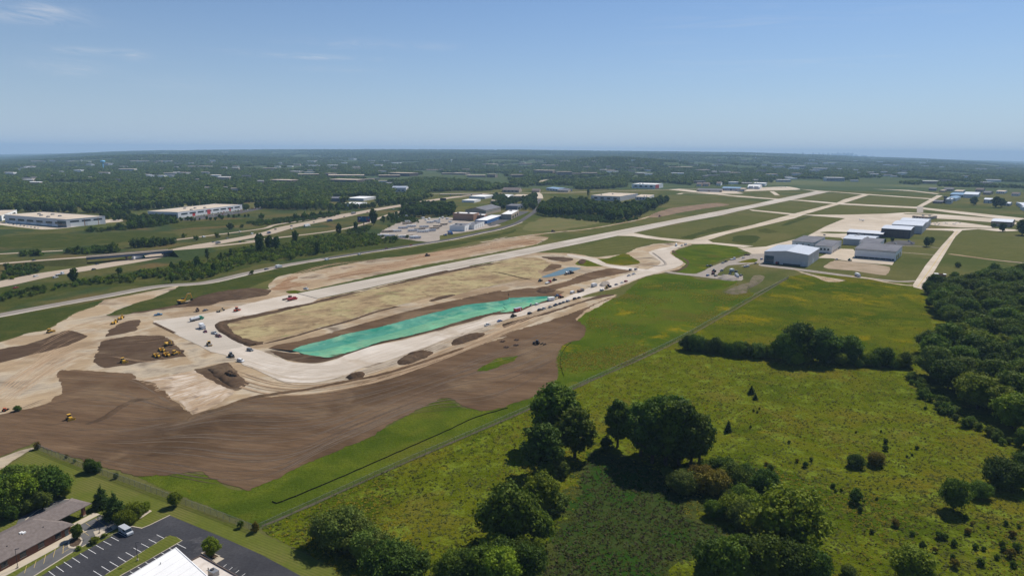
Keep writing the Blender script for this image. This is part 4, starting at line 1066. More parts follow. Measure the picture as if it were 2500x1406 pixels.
grove('C 300,580 420,530 430,650 380,690 280,660', 13, 10, 14, 'far', [L_dark, L_oak], 'tree beside the town road junction', 'tree', 'trees beside the town road junction', seed=13, most=6)
grove('C 0,640 30,540 200,580 280,600 200,640 60,700', 14, 8, 13, 'far', [L_oak, L_dark], 'tree between the workshops and the town road', 'tree', 'trees among the workshops', seed=23, most=6)
grove('A 950,755 960,720 1230,710 1240,750 1650,770 1690,800 1300,840 1180,800', 14, 7, 12, 'far', [L_oak, L_dark], 'tree in the belt between the two warehouses', 'tree', 'belt between the warehouses', seed=14, most=14)
grove('A 1700,770 2000,760 2380,730 2390,745 2100,775 1700,790', 14, 4, 8, 'far', [L_oak, L_dark], 'tree along the car park of the red doored warehouse', 'tree', 'trees along the warehouse car park', seed=15, most=10)
grove('B 730,680 730,650 900,640 1250,640 1500,600 1700,570 1700,590 1200,660 900,690', 11, 5, 11, 'far', [L_oak, L_dark, L_lime], 'tree in the belt on the far side of the freeway', 'tree', 'belt on the far side of the freeway', seed=16, most=14)
grove('B 300,682 310,640 720,630 730,680', 11, 13, 18, 'fartall', [L_grey, L_oak], 'pale tall tree in the row at the edge of the wood', 'tree', 'row of pale trees at the wood edge', seed=17, most=14)
grove('A 0,690 0,672 240,678 420,682 900,700 900,684 1800,638 2330,640 2330,660 2490,660 B 100,650 300,645 300,668 30,664 A 2400,690 2320,680 2310,650 1830,648 900,712', 13, 9, 17, 'far', [L_oak, L_dark, L_lime], 'front tree of the long wood behind the warehouses', 'tree', 'front row of the long wood', seed=18, most=24)

# the wood and town greenery out to the horizon: one mass
WOOD = P('M -900,300 -900,512 0,512 100,513 220,511 370,505 450,498 590,500 640,506 680,512 780,508 840,500 960,500 1040,487 1080,474 1250,463 1330,466 1500,461 1540,455 1690,457 1800,452 1850,450 1960,437 2040,441 2200,449 2300,458 2420,470 2500,474 3400,500 3400,300')
CLEAR = [P(s) for s in (
    'B 1680,545 1750,505 2500,490 2500,600 2300,600 2000,560', 'C 0,490 250,460 800,460 820,510 0,530', 'C 1290,480 1290,420 1650,420 1900,440 2500,440 2500,480', 'C 1330,360 1480,368 1400,390 1280,390',
    'C 420,440 470,385 860,375 1180,345 1200,362 900,400 600,398 480,440', 'B 480,470 700,462 760,470 600,480', 'B 1380,510 1400,450 1560,440 1560,510', 'B 800,590 820,550 1260,545 1260,590', 'B 920,650 930,600 1160,600 1160,650',
    'C 2500,440 D 0,440 200,400 550,380 2000,420 2000,520', 'D 1640,450 1750,415 2500,430 2600,620 1700,600', 'A 880,700 900,680 1850,625 1850,645')]
HOUSE_SPOTS = []
def build_woodland():
    g = np.random.default_rng(3)
    rings = [(1400, 2400, 12.5), (2400, 3400, 15), (3400, 5000, 21), (5000, 7500, 30), (7500, 11000, 44), (11000, 16000, 62)]
    pts, sz = [], []
    for a, b, gap in rings:
        n = int((b - a) * (a + b) * 0.92 / gap ** 2)
        y = np.sqrt(g.uniform(a * a, b * b, n))
        x = y * g.uniform(-0.92, 0.92, n)
        z = terrain(x, y)
        px, py = to_px(x, y, z)
        ok = inside(px, py, WOOD)
        for c in CLEAR:
            ok &= ~inside(px, py, c)
        # openings: fields, car parks and streets of the town
        v = np.array([noise.noise(Vector((p * 0.0016, q * 0.0011, 2.2))) + 0.5 * noise.noise(Vector((p * 0.005, q * 0.0035, 5.0))) for p, q in zip(x, y)])
        ok &= v < 0.24
        for (hx0, hx1, hy0, hy1) in HOUSE_SPOTS:
            ok &= ~((px > hx0) & (px < hx1) & (py > hy0) & (py < hy1))
        pts.append(np.stack([x, y, z], 1)[ok])
        sz.append((g.uniform(0.75, 1.25, n) * max(1.0, gap / 17.0) ** 0.55)[ok])
    pts, sz = np.concatenate(pts), np.concatenate(sz)
    which = g.integers(0, 4, len(pts))
    for k in range(4):
        sel = which == k
        s = sz[sel]
        cm = crown_mesh('wood_crown', lobes_round(13, 6.2, 10, 40 + k, 0.05), 130, 1.5, 90 + k, core=0.92)
        cm.materials.append([L_oak, L_grey, L_oak, L_lime][k])
        scatter('distant_woodland', pts[sel], np.stack([s * 1.28, s * 1.28, np.minimum(s, 1.3)], 1), cm,
                ['distant oak woods covering the hills out to the horizon', 'distant paler woods between the far roofs', 'distant dark woods on the ridges', 'distant mixed woods around the town'][k], k)
    return len(pts)

# weeds and tufts of the near meadows: nobody could count them
def tufts(name, label, spec, n, size, m, seed, ylim=700.0, avoid=None, tall=1.0, patch=None):
    poly = P(spec)
    g = np.random.default_rng(seed)
    w = [at(a, b) for a, b in poly]
    x0, x1, y0, y1 = min(p.x for p in w), max(p.x for p in w), min(p.y for p in w), min(ylim, max(p.y for p in w))
    k = n * 6
    y = 1 / g.uniform(1 / max(y1, 1), 1 / y0, k)
    x = g.uniform(x0, x1, k)
    px, py = to_px(x, y, np.zeros(k))
    ok = inside(px, py, poly) & (px > -150) & (px < 2650) & (py < 1500)
    for a in (avoid or []):
        ok &= ~inside(px, py, P(a))
    if patch:
        v = np.array([noise.noise(Vector((a * patch[0], b * patch[0], seed))) if o_ else -9 for a, b, o_ in zip(x, y, ok)])
        ok &= v > patch[1] + g.normal(0, 0.13, len(v))
    x, y = x[ok][:n], y[ok][:n]
    k = len(x)
    blades = 5
    X, Y = np.repeat(x, blades), np.repeat(y, blades)
    K = len(X)
    a = g.uniform(0, 6.28, K)
    s = size * g.uniform(0.5, 1.4, K)
    r = s * g.uniform(0.1, 0.5, K)
    bx, by = X + r * np.cos(a), Y + r * np.sin(a)
    wd = s * 0.42
    h = s * tall * g.uniform(0.25, 0.6, K)
    ca, sa = np.cos(a + 1.57), np.sin(a + 1.57)
    z0 = np.full(K, 0.03)
    V = np.stack([np.stack([bx - ca * wd, by - sa * wd, z0], 1), np.stack([bx + ca * wd, by + sa * wd, z0], 1),
                  np.stack([bx + ca * wd * 0.7 + s * 0.7 * np.cos(a), by + sa * wd * 0.7 + s * 0.7 * np.sin(a), h], 1), np.stack([bx - ca * wd * 0.5 + s * 0.7 * np.cos(a), by - sa * wd * 0.5 + s * 0.7 * np.sin(a), h * 0.9], 1)], 1).reshape(-1, 3)
    me = bpy.data.meshes.new(name)
    me.from_pydata(V.tolist(), [], np.arange(4 * K).reshape(-1, 4).tolist())
    me.materials.append(m)
    return tag(link(name, me), label, None, None, 'stuff')
MEADOW_AREA = 'M 640,1292 900,1168 1250,1020 1420,950 1660,825 1930,682 2090,676 2240,705 2280,790 2300,820 2230,880 2240,905 2330,975 2480,1070 2600,1150 2600,1500 700,1500 830,1395'
MARSH_AREA = 'K 660,580 780,600 1100,690 1230,760 1310,870 1300,1010 1560,1090 1520,1230 1200,1300 1150,1500 300,1500 380,1300 430,1130 560,960 600,760'
W_green = mat('weed_green', (0.090, 0.104, 0.011), (0.143, 0.148, 0.023), scale=0.08, big=((0.133, 0.148, 0.039), 0.03, 0.5, 0.65), trans=0.45, spec=0.1)
W_dark = mat('weed_dark', (0.058, 0.074, 0.009), (0.090, 0.104, 0.014), scale=0.1, trans=0.45, spec=0.1)
W_gold = mat('goldenrod', (0.30, 0.235, 0.012), (0.20, 0.19, 0.02), scale=0.2, trans=0.45, spec=0.1)
W_reed = mat('dead_reeds', (0.13, 0.105, 0.05), (0.06, 0.07, 0.018), scale=0.3, trans=0.45, spec=0.1)
tufts('meadow_grass', 'pale green tufts of tall grass all over the weedy meadow', MEADOW_AREA, 11000, 0.55, W_green, 1, avoid=[MARSH_AREA])
tufts('meadow_weeds', 'dark leafy weeds growing in patches in the weedy meadow', MEADOW_AREA, 1200, 0.6, W_dark, 2, avoid=[MARSH_AREA], patch=(0.035, 0.12))
tufts('goldenrod_flowers', 'yellow goldenrod flowering in patches over the meadow', MEADOW_AREA, 9000, 0.5, W_gold, 3, avoid=[MARSH_AREA], patch=(0.028, 0.16))
tufts('goldenrod_flowers', 'yellow goldenrod flowering in patches between runway and fence', 'G 640,1400 620,1230 850,1050 950,740 1230,640 1420,490 2350,500 2500,620 1300,1290', 5000, 0.6, W_gold, 4, patch=(0.022, 0.18), ylim=900)
tufts('marsh_reeds', 'brown and green reeds standing in the marsh', MARSH_AREA, 1000, 0.6, W_reed, 5, tall=1.5)
tufts('marsh_sedge', 'dark green sedge growing in the marsh', MARSH_AREA, 1500, 0.6, W_dark, 6, tall=1.0)
# ================================================================== BUILDINGS
def wallmat(name, c, ribs=True, dk=0.85):
    return mat(name, c, tuple(v * dk for v in c), scale=0.25, detail=4, contrast=(0.4, 0.75), rough=0.55, spec=0.35)
B_white = wallmat('white_panel', (0.80, 0.79, 0.77), dk=0.93)
B_pale = wallmat('pale_panel', (0.60, 0.61, 0.63))
B_grey = wallmat('grey_metal', (0.52, 0.50, 0.48), dk=0.93)
B_lgrey = wallmat('light_grey_metal', (0.58, 0.57, 0.56))
B_dark = wallmat('dark_metal', (0.055, 0.050, 0.058))
B_brown = wallmat('brown_metal', (0.105, 0.075, 0.06))
B_beige = wallmat('beige_metal', (0.42, 0.335, 0.25))
B_tan = wallmat('tan_block', (0.36, 0.27, 0.19))
B_orange = wallmat('terracotta_block', (0.40, 0.22, 0.135))
B_brick = mat('brick_wall', (0.22, 0.105, 0.07), (0.16, 0.08, 0.055), scale=1.5, detail=5, bump=0.02, bscale=6)
B_red = wallmat('red_panel', (0.48, 0.035, 0.035))
B_blue = wallmat('blue_metal', (0.05, 0.14, 0.32))
B_teal = wallmat('teal_trim', (0.04, 0.16, 0.20))
B_slate = wallmat('slate_metal', (0.16, 0.19, 0.24))
R_tan = mat('gravel_roof', (0.56, 0.47, 0.37), (0.50, 0.42, 0.33), scale=0.05, detail=6, big=((0.42, 0.36, 0.29), 0.03, 0.56, 0.7))
R_white = mat('white_membrane', (0.78, 0.77, 0.75), (0.70, 0.69, 0.67), scale=0.1, detail=5)
R_metal = mat('metal_roof', (0.42, 0.44, 0.48), (0.36, 0.38, 0.42), scale=0.1, detail=4, rough=0.35, spec=0.5, rows=((0.33, 0.35, 0.39), 0.5, 0.0, 0.55, 0.9))
R_dark = mat('dark_roof', (0.15, 0.15, 0.165), (0.20, 0.20, 0.215), scale=0.1, detail=4, rough=0.5)
R_blue = mat('blue_roof', (0.20, 0.30, 0.42), (0.26, 0.36, 0.48), scale=0.1, rough=0.45)
R_shingle = mat('asphalt_shingle', (0.155, 0.128, 0.115), (0.22, 0.185, 0.17), scale=1.1, detail=6, bump=0.03, bscale=2.5, rows=((0.13, 0.108, 0.098), 1.2, R(-35), 0.6, 0.9))
GLASS = mat('dark_glass', (0.022, 0.032, 0.042), rough=0.08, spec=0.6)
GLASSB = mat('blue_glass', (0.04, 0.08, 0.11), rough=0.08, spec=0.6)
M_trim = mat('dark_trim', (0.06, 0.06, 0.065), rough=0.5)
M_steel = mat('galvanised_steel', (0.34, 0.34, 0.34), (0.27, 0.27, 0.27), scale=1.0, rough=0.45, metal=0.6)

def hall(name, label, cat, spec, hz, wall, roof, rtype='flat', rise=0.0, over=0.25, opens=(), units=0, group=None, plinth=None, size=None):
    """A building by three corners of its foot (left end, near corner, right end) and the height of its eaves in the same pixels.
    opens: (wall 'L' or 'R', from, to along it seen from the near corner, z from, z to as shares of the height, part name, material)"""
    zone = ZONES[spec.split()[0]]
    A, Bc, C = G(spec)
    h = hz / zone[2] * mpp(Bc) * 1.02
    a, c = A - Bc, C - Bc
    a.z = c.z = 0
    if a.length >= c.length:
        ey = a.normalized()
        ex = Vector((ey.y, -ey.x, 0))
        if ex.dot(c) < 0:
            ex = -ex
    else:
        ex = c.normalized()
        ey = Vector((-ex.y, ex.x, 0))
        if ey.dot(a) < 0:
            ey = -ey
    if Bc.y > 1300:
        pa, pb, pc = P(spec)
        HOUSE_SPOTS.append((min(pa[0], pb[0], pc[0]) - 1, max(pa[0], pb[0], pc[0]) + 1, min(pa[1], pb[1], pc[1]) - hz / zone[2] * 0.3, max(pa[1], pb[1], pc[1]) + 12.0 / mpp(Bc)))
    lx, ly = max(3.0, abs(c.dot(ex))), max(3.0, abs(a.dot(ey)))
    if size:
        lx, ly = size[0] or lx, size[1] or ly
    e = empty(name, Bc, math.atan2(ex.y, ex.x), label, cat, group)
    sg = 1 if ex.cross(ey).z > 0 else -1
    w = MB()
    t = 0.0
    # walls with the gable ends in them
    if rtype == 'gable_x':
        w.prism([(0, -0.3), (0, h), (ly / 2, h + rise - 0.02), (ly, h), (ly, -0.3)], 0, lx, axis='x')
    elif rtype == 'gable_y':
        w.prism([(0, -0.3), (0, h), (lx / 2, h + rise - 0.02), (lx, h), (lx, -0.3)], 0, ly)
    elif rtype == 'shed':
        w.prism([(0, -0.3), (0, h), (lx, h + rise), (lx, -0.3)], 0, ly)
    elif rtype == 'arch':
        pr = [(lx / 2 + lx / 2 * math.cos(k * math.pi / 12), h * 0.25 + (h * 0.75) * math.sin(k * math.pi / 12)) for k in range(13)]
        w.prism([(lx, -0.3)] + pr + [(0, -0.3)], 0, ly)
    else:
        w.box(0, lx, 0, ly, -0.3, h)
    wo = w.build('wall', wall, e)
    r = MB()
    o, th = over, 0.3
    if rtype == 'gable_x':
        k = rise / (ly / 2)
        r.prism([(-o, h - o * k + 0.02), (-o, h - o * k + th), (ly / 2, h + rise + th), (ly + o, h - o * k + th), (ly + o, h - o * k + 0.02), (ly / 2, h + rise + 0.02)], -o, lx + o, axis='x')
    elif rtype == 'gable_y':
        k = rise / (lx / 2)
        r.prism([(-o, h - o * k + 0.02), (-o, h - o * k + th), (lx / 2, h + rise + th), (lx + o, h - o * k + th), (lx + o, h - o * k + 0.02), (lx / 2, h + rise + 0.02)], -o, ly + o)
    elif rtype == 'shed':
        k = rise / lx
        r.prism([(-o, h - o * k + 0.02), (-o, h - o * k + th), (lx + o, h + rise + o * k + th), (lx + o, h + rise + o * k + 0.02)], -o, ly + o)
    elif rtype == 'arch':
        q = [(lx / 2 + (lx / 2 + 0.15) * math.cos(kk * math.pi / 16), h * 0.25 + (h * 0.75 + 0.15) * math.sin(kk * math.pi / 16)) for kk in range(17)]
        q2 = [(lx / 2 + (lx / 2 + 0.02) * math.cos(kk * math.pi / 16), h * 0.25 + (h * 0.75 + 0.02) * math.sin(kk * math.pi / 16)) for kk in range(16, -1, -1)]
        r.prism(q + q2, -0.2, ly + 0.2)
    elif rtype == 'hip':
        i_ = min(lx, ly) / 2
        v = [(-o, -o, h + 0.02), (lx + o, -o, h + 0.02), (lx + o, ly + o, h + 0.02), (-o, ly + o, h + 0.02)]
        v += [(i_, i_, h + rise), (lx - i_ + 0.01, i_, h + rise), (lx - i_ + 0.01, ly - i_ + 0.01, h + rise), (i_, ly - i_ + 0.01, h + rise)]
        r.add(v, [(3, 2, 1, 0), (0, 1, 5, 4), (1, 2, 6, 5), (2, 3, 7, 6), (3, 0, 4, 7), (4, 5, 6, 7)])
    else:
        r.box(-0.12, lx + 0.12, -0.12, ly + 0.12, h + 0.02, h + 0.22)
    ro = r.build('roof', roof, e)
    if rtype == 'flat':
        pb = MB()
        for b in ((-0.2, lx + 0.2, -0.2, 0.1), (-0.2, lx + 0.2, ly - 0.1, ly + 0.2), (-0.2, 0.1, 0.1, ly - 0.1), (lx - 0.1, lx + 0.2, 0.1, ly - 0.1)):
            pb.box(b[0], b[1], b[2], b[3], h + 0.1, h + 0.65)
        pb.build('parapet', wall, ro)
    for k in range(units):
        g = random.Random(k * 31 + int(lx * 7))
        ux, uy = g.uniform(0.15, 0.85) * lx, g.uniform(0.15, 0.85) * ly
        s = min(2.2, 0.08 * min(lx, ly) + 0.6)
        u = MB().box(ux - s, ux + s, uy - s * 0.7, uy + s * 0.7, h + 0.22, h + 0.22 + s * 0.8)
        u.box(ux - s * 0.6, ux + s * 0.6, uy - s * 0.4, uy + s * 0.4, h + 0.22 + s * 0.8, h + 0.3 + s * 0.9)
        u.build('rooftop_unit', M_steel, ro)
    for (wl, u0, u1, z0, z1, pn, pm) in opens:
        m_ = MB()
        d = 0.06
        if wl == 'L':
            m_.box(-d, d, u0 * ly, u1 * ly, z0 * h, z1 * h)
        else:
            m_.box(u0 * lx, u1 * lx, -d, d, z0 * h, z1 * h)
        po = m_.build(pn, pm, e)
        if pn == 'window' and h > 4:
            f = MB()
            bx = lambda a0, a1, b0, b1: f.box(-d * 1.6, d * 1.6, a0, a1, b0, b1) if wl == 'L' else f.box(a0, a1, -d * 1.6, d * 1.6, b0, b1)
            ll = ly if wl == 'L' else lx
            q = 0.12
            bx(u0 * ll - q, u1 * ll + q, z1 * h, z1 * h + q)
            bx(u0 * ll - q, u1 * ll + q, z0 * h - q, z0 * h)
            f.build('frame', M_trim, po)
    if sg < 0:
        e.scale = (1, -1, 1)
    e['dims'] = (lx, ly, h)
    return e
def strip(wl, n, z0, z1, u0=0.06, u1=0.94, fill=0.7, pn='window', pm=None):
    st = (u1 - u0) / n
    return [(wl, u0 + st * i + st * (1 - fill) / 2, u0 + st * i + st * (1 + fill) / 2, z0, z1, pn, pm or GLASS) for i in range(n)]

# --- hangars beside the apron
e = hall('hangar', 'large pale grey hangar with a glazed corner in front of the others', 'hangar', 'D 243,1070 612,1112 708,1045', 101, B_grey, R_metal, 'gable_x', 2.4, 0.4,
     opens=[('L', 0.77, 0.99, 0.03, 0.68, 'glazing', GLASSB)] + strip('L', 3, 0.33, 0.36, 0.77, 0.99, 0.9, 'glazing_bar', B_grey) + [('L', 0.06, 0.13, 0.0, 0.42, 'door', B_lgrey), ('L', 0.16, 0.55, 0.0, 0.12, 'dark_foot_band', M_trim), ('R', 0.45, 0.52, 0.0, 0.38, 'door', B_white), ('R', 0.40, 0.43, 0.0, 0.9, 'downpipe', B_white), ('L', 0.64, 0.70, 0.0, 0.22, 'door', M_trim)], units=0)  # dark band at the foot paints the shadow line along the base
hall('hangar', 'white hangar with four square windows behind the large grey one', 'hangar', 'D 679,983 820,998 903,946', 62, B_white, R_dark, 'gable_y', 1.2, 0.7,
     opens=strip('L', 4, 0.42, 0.66, 0.1, 0.95, 0.55) + strip('R', 5, 0.12, 0.3, 0.1, 0.95, 0.8) + [('L', 0.0, 1.0, 0.0, 0.06, 'dark_foot_band', M_trim)])
hall('hangar', 'low white wing with a flat dark roof beside the four windowed hangar', 'hangar', 'D 498,925 665,950 760,905', 48, B_white, R_dark, 'shed', 0.8, 0.6, opens=strip('L', 3, 0.45, 0.6, 0.1, 0.9, 0.3))
hall('hangar', 'long white hangar with a dark glazed band along its foot', 'hangar', 'D 1040,1018 1374,1062 1430,1012', 82, B_white, R_dark, 'shed', 0.9, 0.9,
     opens=[('L', 0.02, 0.98, 0.03, 0.2, 'glazing', GLASS)] + strip('L', 7, 0.03, 0.2, 0.02, 0.98, 0.06, 'mullion', B_white) + strip('R', 3, 0.1, 0.5, 0.1, 0.9, 0.6) + [('L', 0.0, 1.0, 0.86, 0.9, 'trim_band', M_trim)])
hall('hangar', 'low white block with a sloping dark roof behind the long white hangar', 'hangar', 'D 1062,955 1230,972 1275,940', 62, B_white, R_dark, 'shed', 1.4, 0.6)
hall('hangar', 'squat grey hangar with roof vents between the white hangars', 'hangar', 'D 920,916 1180,936 1228,898', 52, B_grey, R_metal, 'gable_y', 1.4, 0.3, units=3, opens=[('L', 0.35, 0.5, 0.0, 0.6, 'door', B_lgrey), ('R', 0.2, 0.7, 0.0, 0.6, 'door', B_lgrey)])
hall('hangar', 'long low dark hangar with a pale roof at the apron edge', 'hangar', 'D 953,838 1265,860 1300,838', 30, B_dark, R_metal, 'gable_y', 2.6, 0.3, opens=strip('L', 4, 0.0, 0.8, 0.05, 0.95, 0.85, 'door', B_slate))
hall('hangar', 'tall dark brown hangar with a pale metal roof', 'hangar', 'D 1264,838 1503,866 1540,832', 72, B_dark, R_metal, 'gable_y', 1.6, 0.3, opens=strip('L', 5, 0.0, 0.85, 0.05, 0.95, 0.94, 'door', B_brown))
hall('hangar', 'tall light grey hangar behind the dark brown one', 'hangar', 'D 1348,803 1606,826 1645,788', 68, B_grey, R_metal, 'gable_y', 1.6, 0.3, opens=strip('L', 5, 0.0, 0.85, 0.05, 0.95, 0.94, 'door', B_lgrey))
hall('hangar', 'farthest of the three tall hangars in a row', 'hangar', 'D 1420,758 1652,778 1682,752', 56, B_lgrey, R_metal, 'gable_y', 1.6, 0.3, opens=strip('L', 5, 0.0, 0.85, 0.05, 0.95, 0.94, 'door', B_grey))
hall('office', 'low flat roofed terminal behind the tall hangars', 'building', 'D 1520,690 1660,700 1740,690', 20, B_beige, R_tan, opens=strip('L', 5, 0.3, 0.7), units=2)
hall('hangar', 'brown hangar with a sagging pale roof beside the apron car park', 'hangar', 'D 2213,752 2390,768 2415,742', 42, B_brown, R_metal, 'gable_y', 2.0, 0.3, opens=strip('L', 4, 0.0, 0.8, 0.05, 0.95, 0.9, 'door', B_tan))
# --- far side of the airfield
for sp, hz, wl, rf, rt, ri, lab in (
    ('D 1825,535 1905,540 1945,522', 22, B_white, R_blue, 'gable_x', 2.5, 'white hangar with a blue roof beside the control tower'),
    ('D 1815,560 1865,564 1880,552', 38, B_lgrey, R_metal, 'flat', 0, 'pale block at the foot of the control tower'),
    ('D 1705,556 1785,562 1800,548', 14, B_brown, R_dark, 'flat', 0, 'low brown shed on the ramp before the control tower'),
    ('D 1862,498 1965,508 1990,490', 22, B_slate, R_blue, 'gable_y', 2, 'slate blue hangar beyond the control tower'),
    ('D 1975,505 2095,515 2118,492', 30, B_grey, R_metal, 'gable_y', 3, 'broad grey hangar with a pale roof beyond the tower'),
    ('D 2150,552 2232,560 2245,545', 30, B_slate, R_metal, 'gable_y', 2, 'slate hangar standing alone on the far grass'),
    ('D 1668,446 1732,450 1742,440', 16, B_slate, R_dark, 'gable_y', 2, 'small slate roofed house at the edge of the far woods'),
    ('D 1760,460 1800,462 1830,455', 12, B_tan, R_tan, 'flat', 0, 'tan shed in the far yard beside the woods'),
    ('D 1800,450 1880,455 1890,445', 18, B_beige, R_dark, 'gable_y', 3, 'beige hall in the far yard beside the woods'),
    ('D 1890,470 1960,475 1985,462', 18, B_pale, R_tan, 'flat', 0, 'pale hall behind the slate blue hangar'),
    ('D 2080,455 2140,462 2160,450', 20, B_beige, R_shingle, 'gable_y', 3, 'beige house with a brown roof by the far woods'),
    ('D 2150,480 2200,486 2230,475', 18, B_tan, R_dark, 'gable_y', 3, 'tan house with a dark roof by the far woods'),
    ('D 2260,470 2330,476 2350,466', 18, B_white, R_tan, 'flat', 0, 'white shop with a tan roof by the far woods'),
    ('D 2395,490 2450,496 2470,486', 18, B_pale, R_shingle, 'gable_y', 3, 'pale house with a brown roof beside the far trees'),
    ('D 2320,575 2375,582 2395,572', 20, B_lgrey, R_metal, 'gable_y', 2, 'small grey hangar behind the dark trees'),
    ('D 2425,575 2490,610 2550,596', 26, B_pale, R_metal, 'gable_x', 2, 'pale row hangar at the picture edge, farther of two'),
    ('D 2462,610 2540,648 2600,630', 26, B_pale, R_metal, 'gable_x', 2, 'pale row hangar at the picture edge, closer of two'),
    ('C 2200,490 2368,496 2388,486', 24, B_slate, R_blue, 'gable_y', 3, 'slate blue hangar at the far end of the airfield'),
    ('C 1968,492 2195,506 2210,490', 16, B_tan, R_dark, 'flat', 0, 'long low tan hangar row at the far end of the airfield'),
    ('D 95,430 195,436 216,425', 32, B_white, R_white, 'arch', 0, 'white round roofed hangar at the far end of the runway'),
    ('D 148,404 240,410 258,402', 22, B_white, R_white, 'flat', 0, 'white two storey office beside the round roofed hangar'),
    ('D -5,450 60,456 80,446', 20, B_beige, R_tan, 'flat', 0, 'beige shed beside the round roofed hangar'),
    ('C 1315,470 1560,474 1636,462', 38, B_white, R_white, 'flat', 0, 'long white school with a red entrance at the wood edge'),
    ('C 105,506 262,510 290,500', 22, B_beige, R_shingle, 'gable_y', 6, 'beige house row with a brown roof beside the town road'),
    ('C 385,506 455,508 470,500', 14, B_tan, R_shingle, 'gable_y', 5, 'small tan house beside the town road'),
    ('C 520,488 640,500 700,490', 22, B_pale, R_blue, 'gable_y', 3, 'pale motel with a blue roof beside the town road'),
    ('C 640,500 730,506 760,496', 14, B_beige, R_dark, 'gable_y', 4, 'low beige shop next to the blue roofed motel'),
    ('C 1000,572 1225,592 1395,560', 42, B_lgrey, R_tan, 'flat', 0, 'wide pale flat roofed school half hidden by the copse'),
    ('C 1395,570 1500,585 1550,560', 30, B_lgrey, R_tan, 'flat', 0, 'pale flat roofed annexe behind the copse'),
    ('C 1960,445 2000,450 2020,440', 20, B_beige, R_shingle, 'gable_y', 4, 'beige house at the wood edge behind the tan hangars'),
    ('C 2020,445 2070,450 2085,442', 22, B_tan, R_shingle, 'gable_y', 4, 'tan house at the wood edge behind the tan hangars'),
    ('C 2150,440 2185,445 2200,436', 22, B_white, R_shingle, 'gable_y', 4, 'white house at the wood edge behind the blue hangar'),
):
    hall('building' if 'hangar' not in lab else 'hangar', lab, 'hangar' if 'hangar' in lab else 'building', sp, hz, wl, rf, rt, ri, 0.3,
         opens=strip('L', 4, 0.35, 0.7, fill=0.5) if 'hangar' not in lab else strip('L', 2, 0.0, 0.75, fill=0.8, pn='door', pm=B_lgrey if wl not in (B_lgrey,) else B_slate), units=2 if rt == 'flat' and hz > 20 else 0)
e = bpy.data.objects['building'] if 'building' in bpy.data.objects else None
for o in list(bpy.data.objects):
    if o.get('label', '').startswith('long white school'):
        lx, ly, h = o['dims']
        MB().box(lx * 0.02, lx * 0.45, -0.4, 0.3, 0.1, h * 0.95).build('red_entrance', B_red, o)
        MB().box(-0.15, 0.15, ly * 0.05, ly * 0.95, h * 0.3, h * 0.42).build('window_band', GLASSB, o)
def control_tower():
    p = G('D 1808,556')[0]
    s = mpp(p) / 3.569
    e = empty('control_tower', p, 0.4, 'dark square control tower beside the far ramp', 'tower')
    MB().prism([(-9 * s, 0), (-7 * s, 44 * s), (7 * s, 44 * s), (9 * s, 0)], -8 * s, 8 * s).build('shaft', B_brown, e)
    MB().prism([(-9 * s, 44 * s), (-12 * s, 56 * s), (12 * s, 56 * s), (9 * s, 44 * s)], -11 * s, 11 * s).build('cab_glazing', GLASSB, e)
    MB().box(-13 * s, 13 * s, -12 * s, 12 * s, 56 * s, 59 * s).build('roof', R_dark, e)
control_tower()
# --- warehouses beyond the freeway
W1 = hall('warehouse', 'long pale warehouse with blue grey wall panels and a tan roof', 'warehouse', 'A 50,792 640,842 942,802', 72, B_pale, R_tan, units=5,
     opens=strip('L', 6, 0.35, 0.6, 0.05, 0.95, 0.7) + strip('L', 5, 0.0, 0.3, 0.1, 0.95, 0.55, 'panel', B_white) + [('L', 0.01, 0.14, 0.05, 0.8, 'glazing', GLASSB)] + strip('R', 3, 0.62, 0.8, 0.05, 0.95, 0.75) + strip('R', 2, 0.0, 0.5, 0.05, 0.9, 0.8, 'panel', B_white) + [('R', 0.44, 0.46, 0, 0.9, 'panel', B_orange), ('R', 0.80, 0.82, 0, 0.9, 'panel', B_orange)])
hall('warehouse', 'white warehouse with three red entrances facing its car park', 'warehouse', 'A 1464,738 1700,754 2312,674', 54, B_pale, R_tan, units=5,
     opens=[('L', 0.05, 0.95, 0.1, 0.6, 'glazing', GLASS)] + strip('R', 8, 0.5, 0.75, 0.03, 0.97, 0.75) + [('R', 0.2, 0.24, 0.05, 0.62, 'red_door', B_red), ('R', 0.42, 0.47, 0.05, 0.85, 'red_door', B_red), ('R', 0.77, 0.8, 0.05, 0.7, 'red_door', B_red)])
hall('warehouse', 'white roofed warehouse cut by the picture edge', 'warehouse', 'A -260,745 20,780 165,722', 48, B_white, R_tan, opens=strip('R', 3, 0.3, 0.7))
sheet('yard', 'A -150,800 50,790 600,845 900,800 960,770 1150,765 1170,785 1000,800 650,845 400,862 0,818', M_conc2, 6, 0.8, seed=80)
sheet('car_park', 'A 1700,760 2312,680 2490,650 2500,665 2330,700 2050,745 1850,775', M_asph2, 6, 0.8, seed=81)
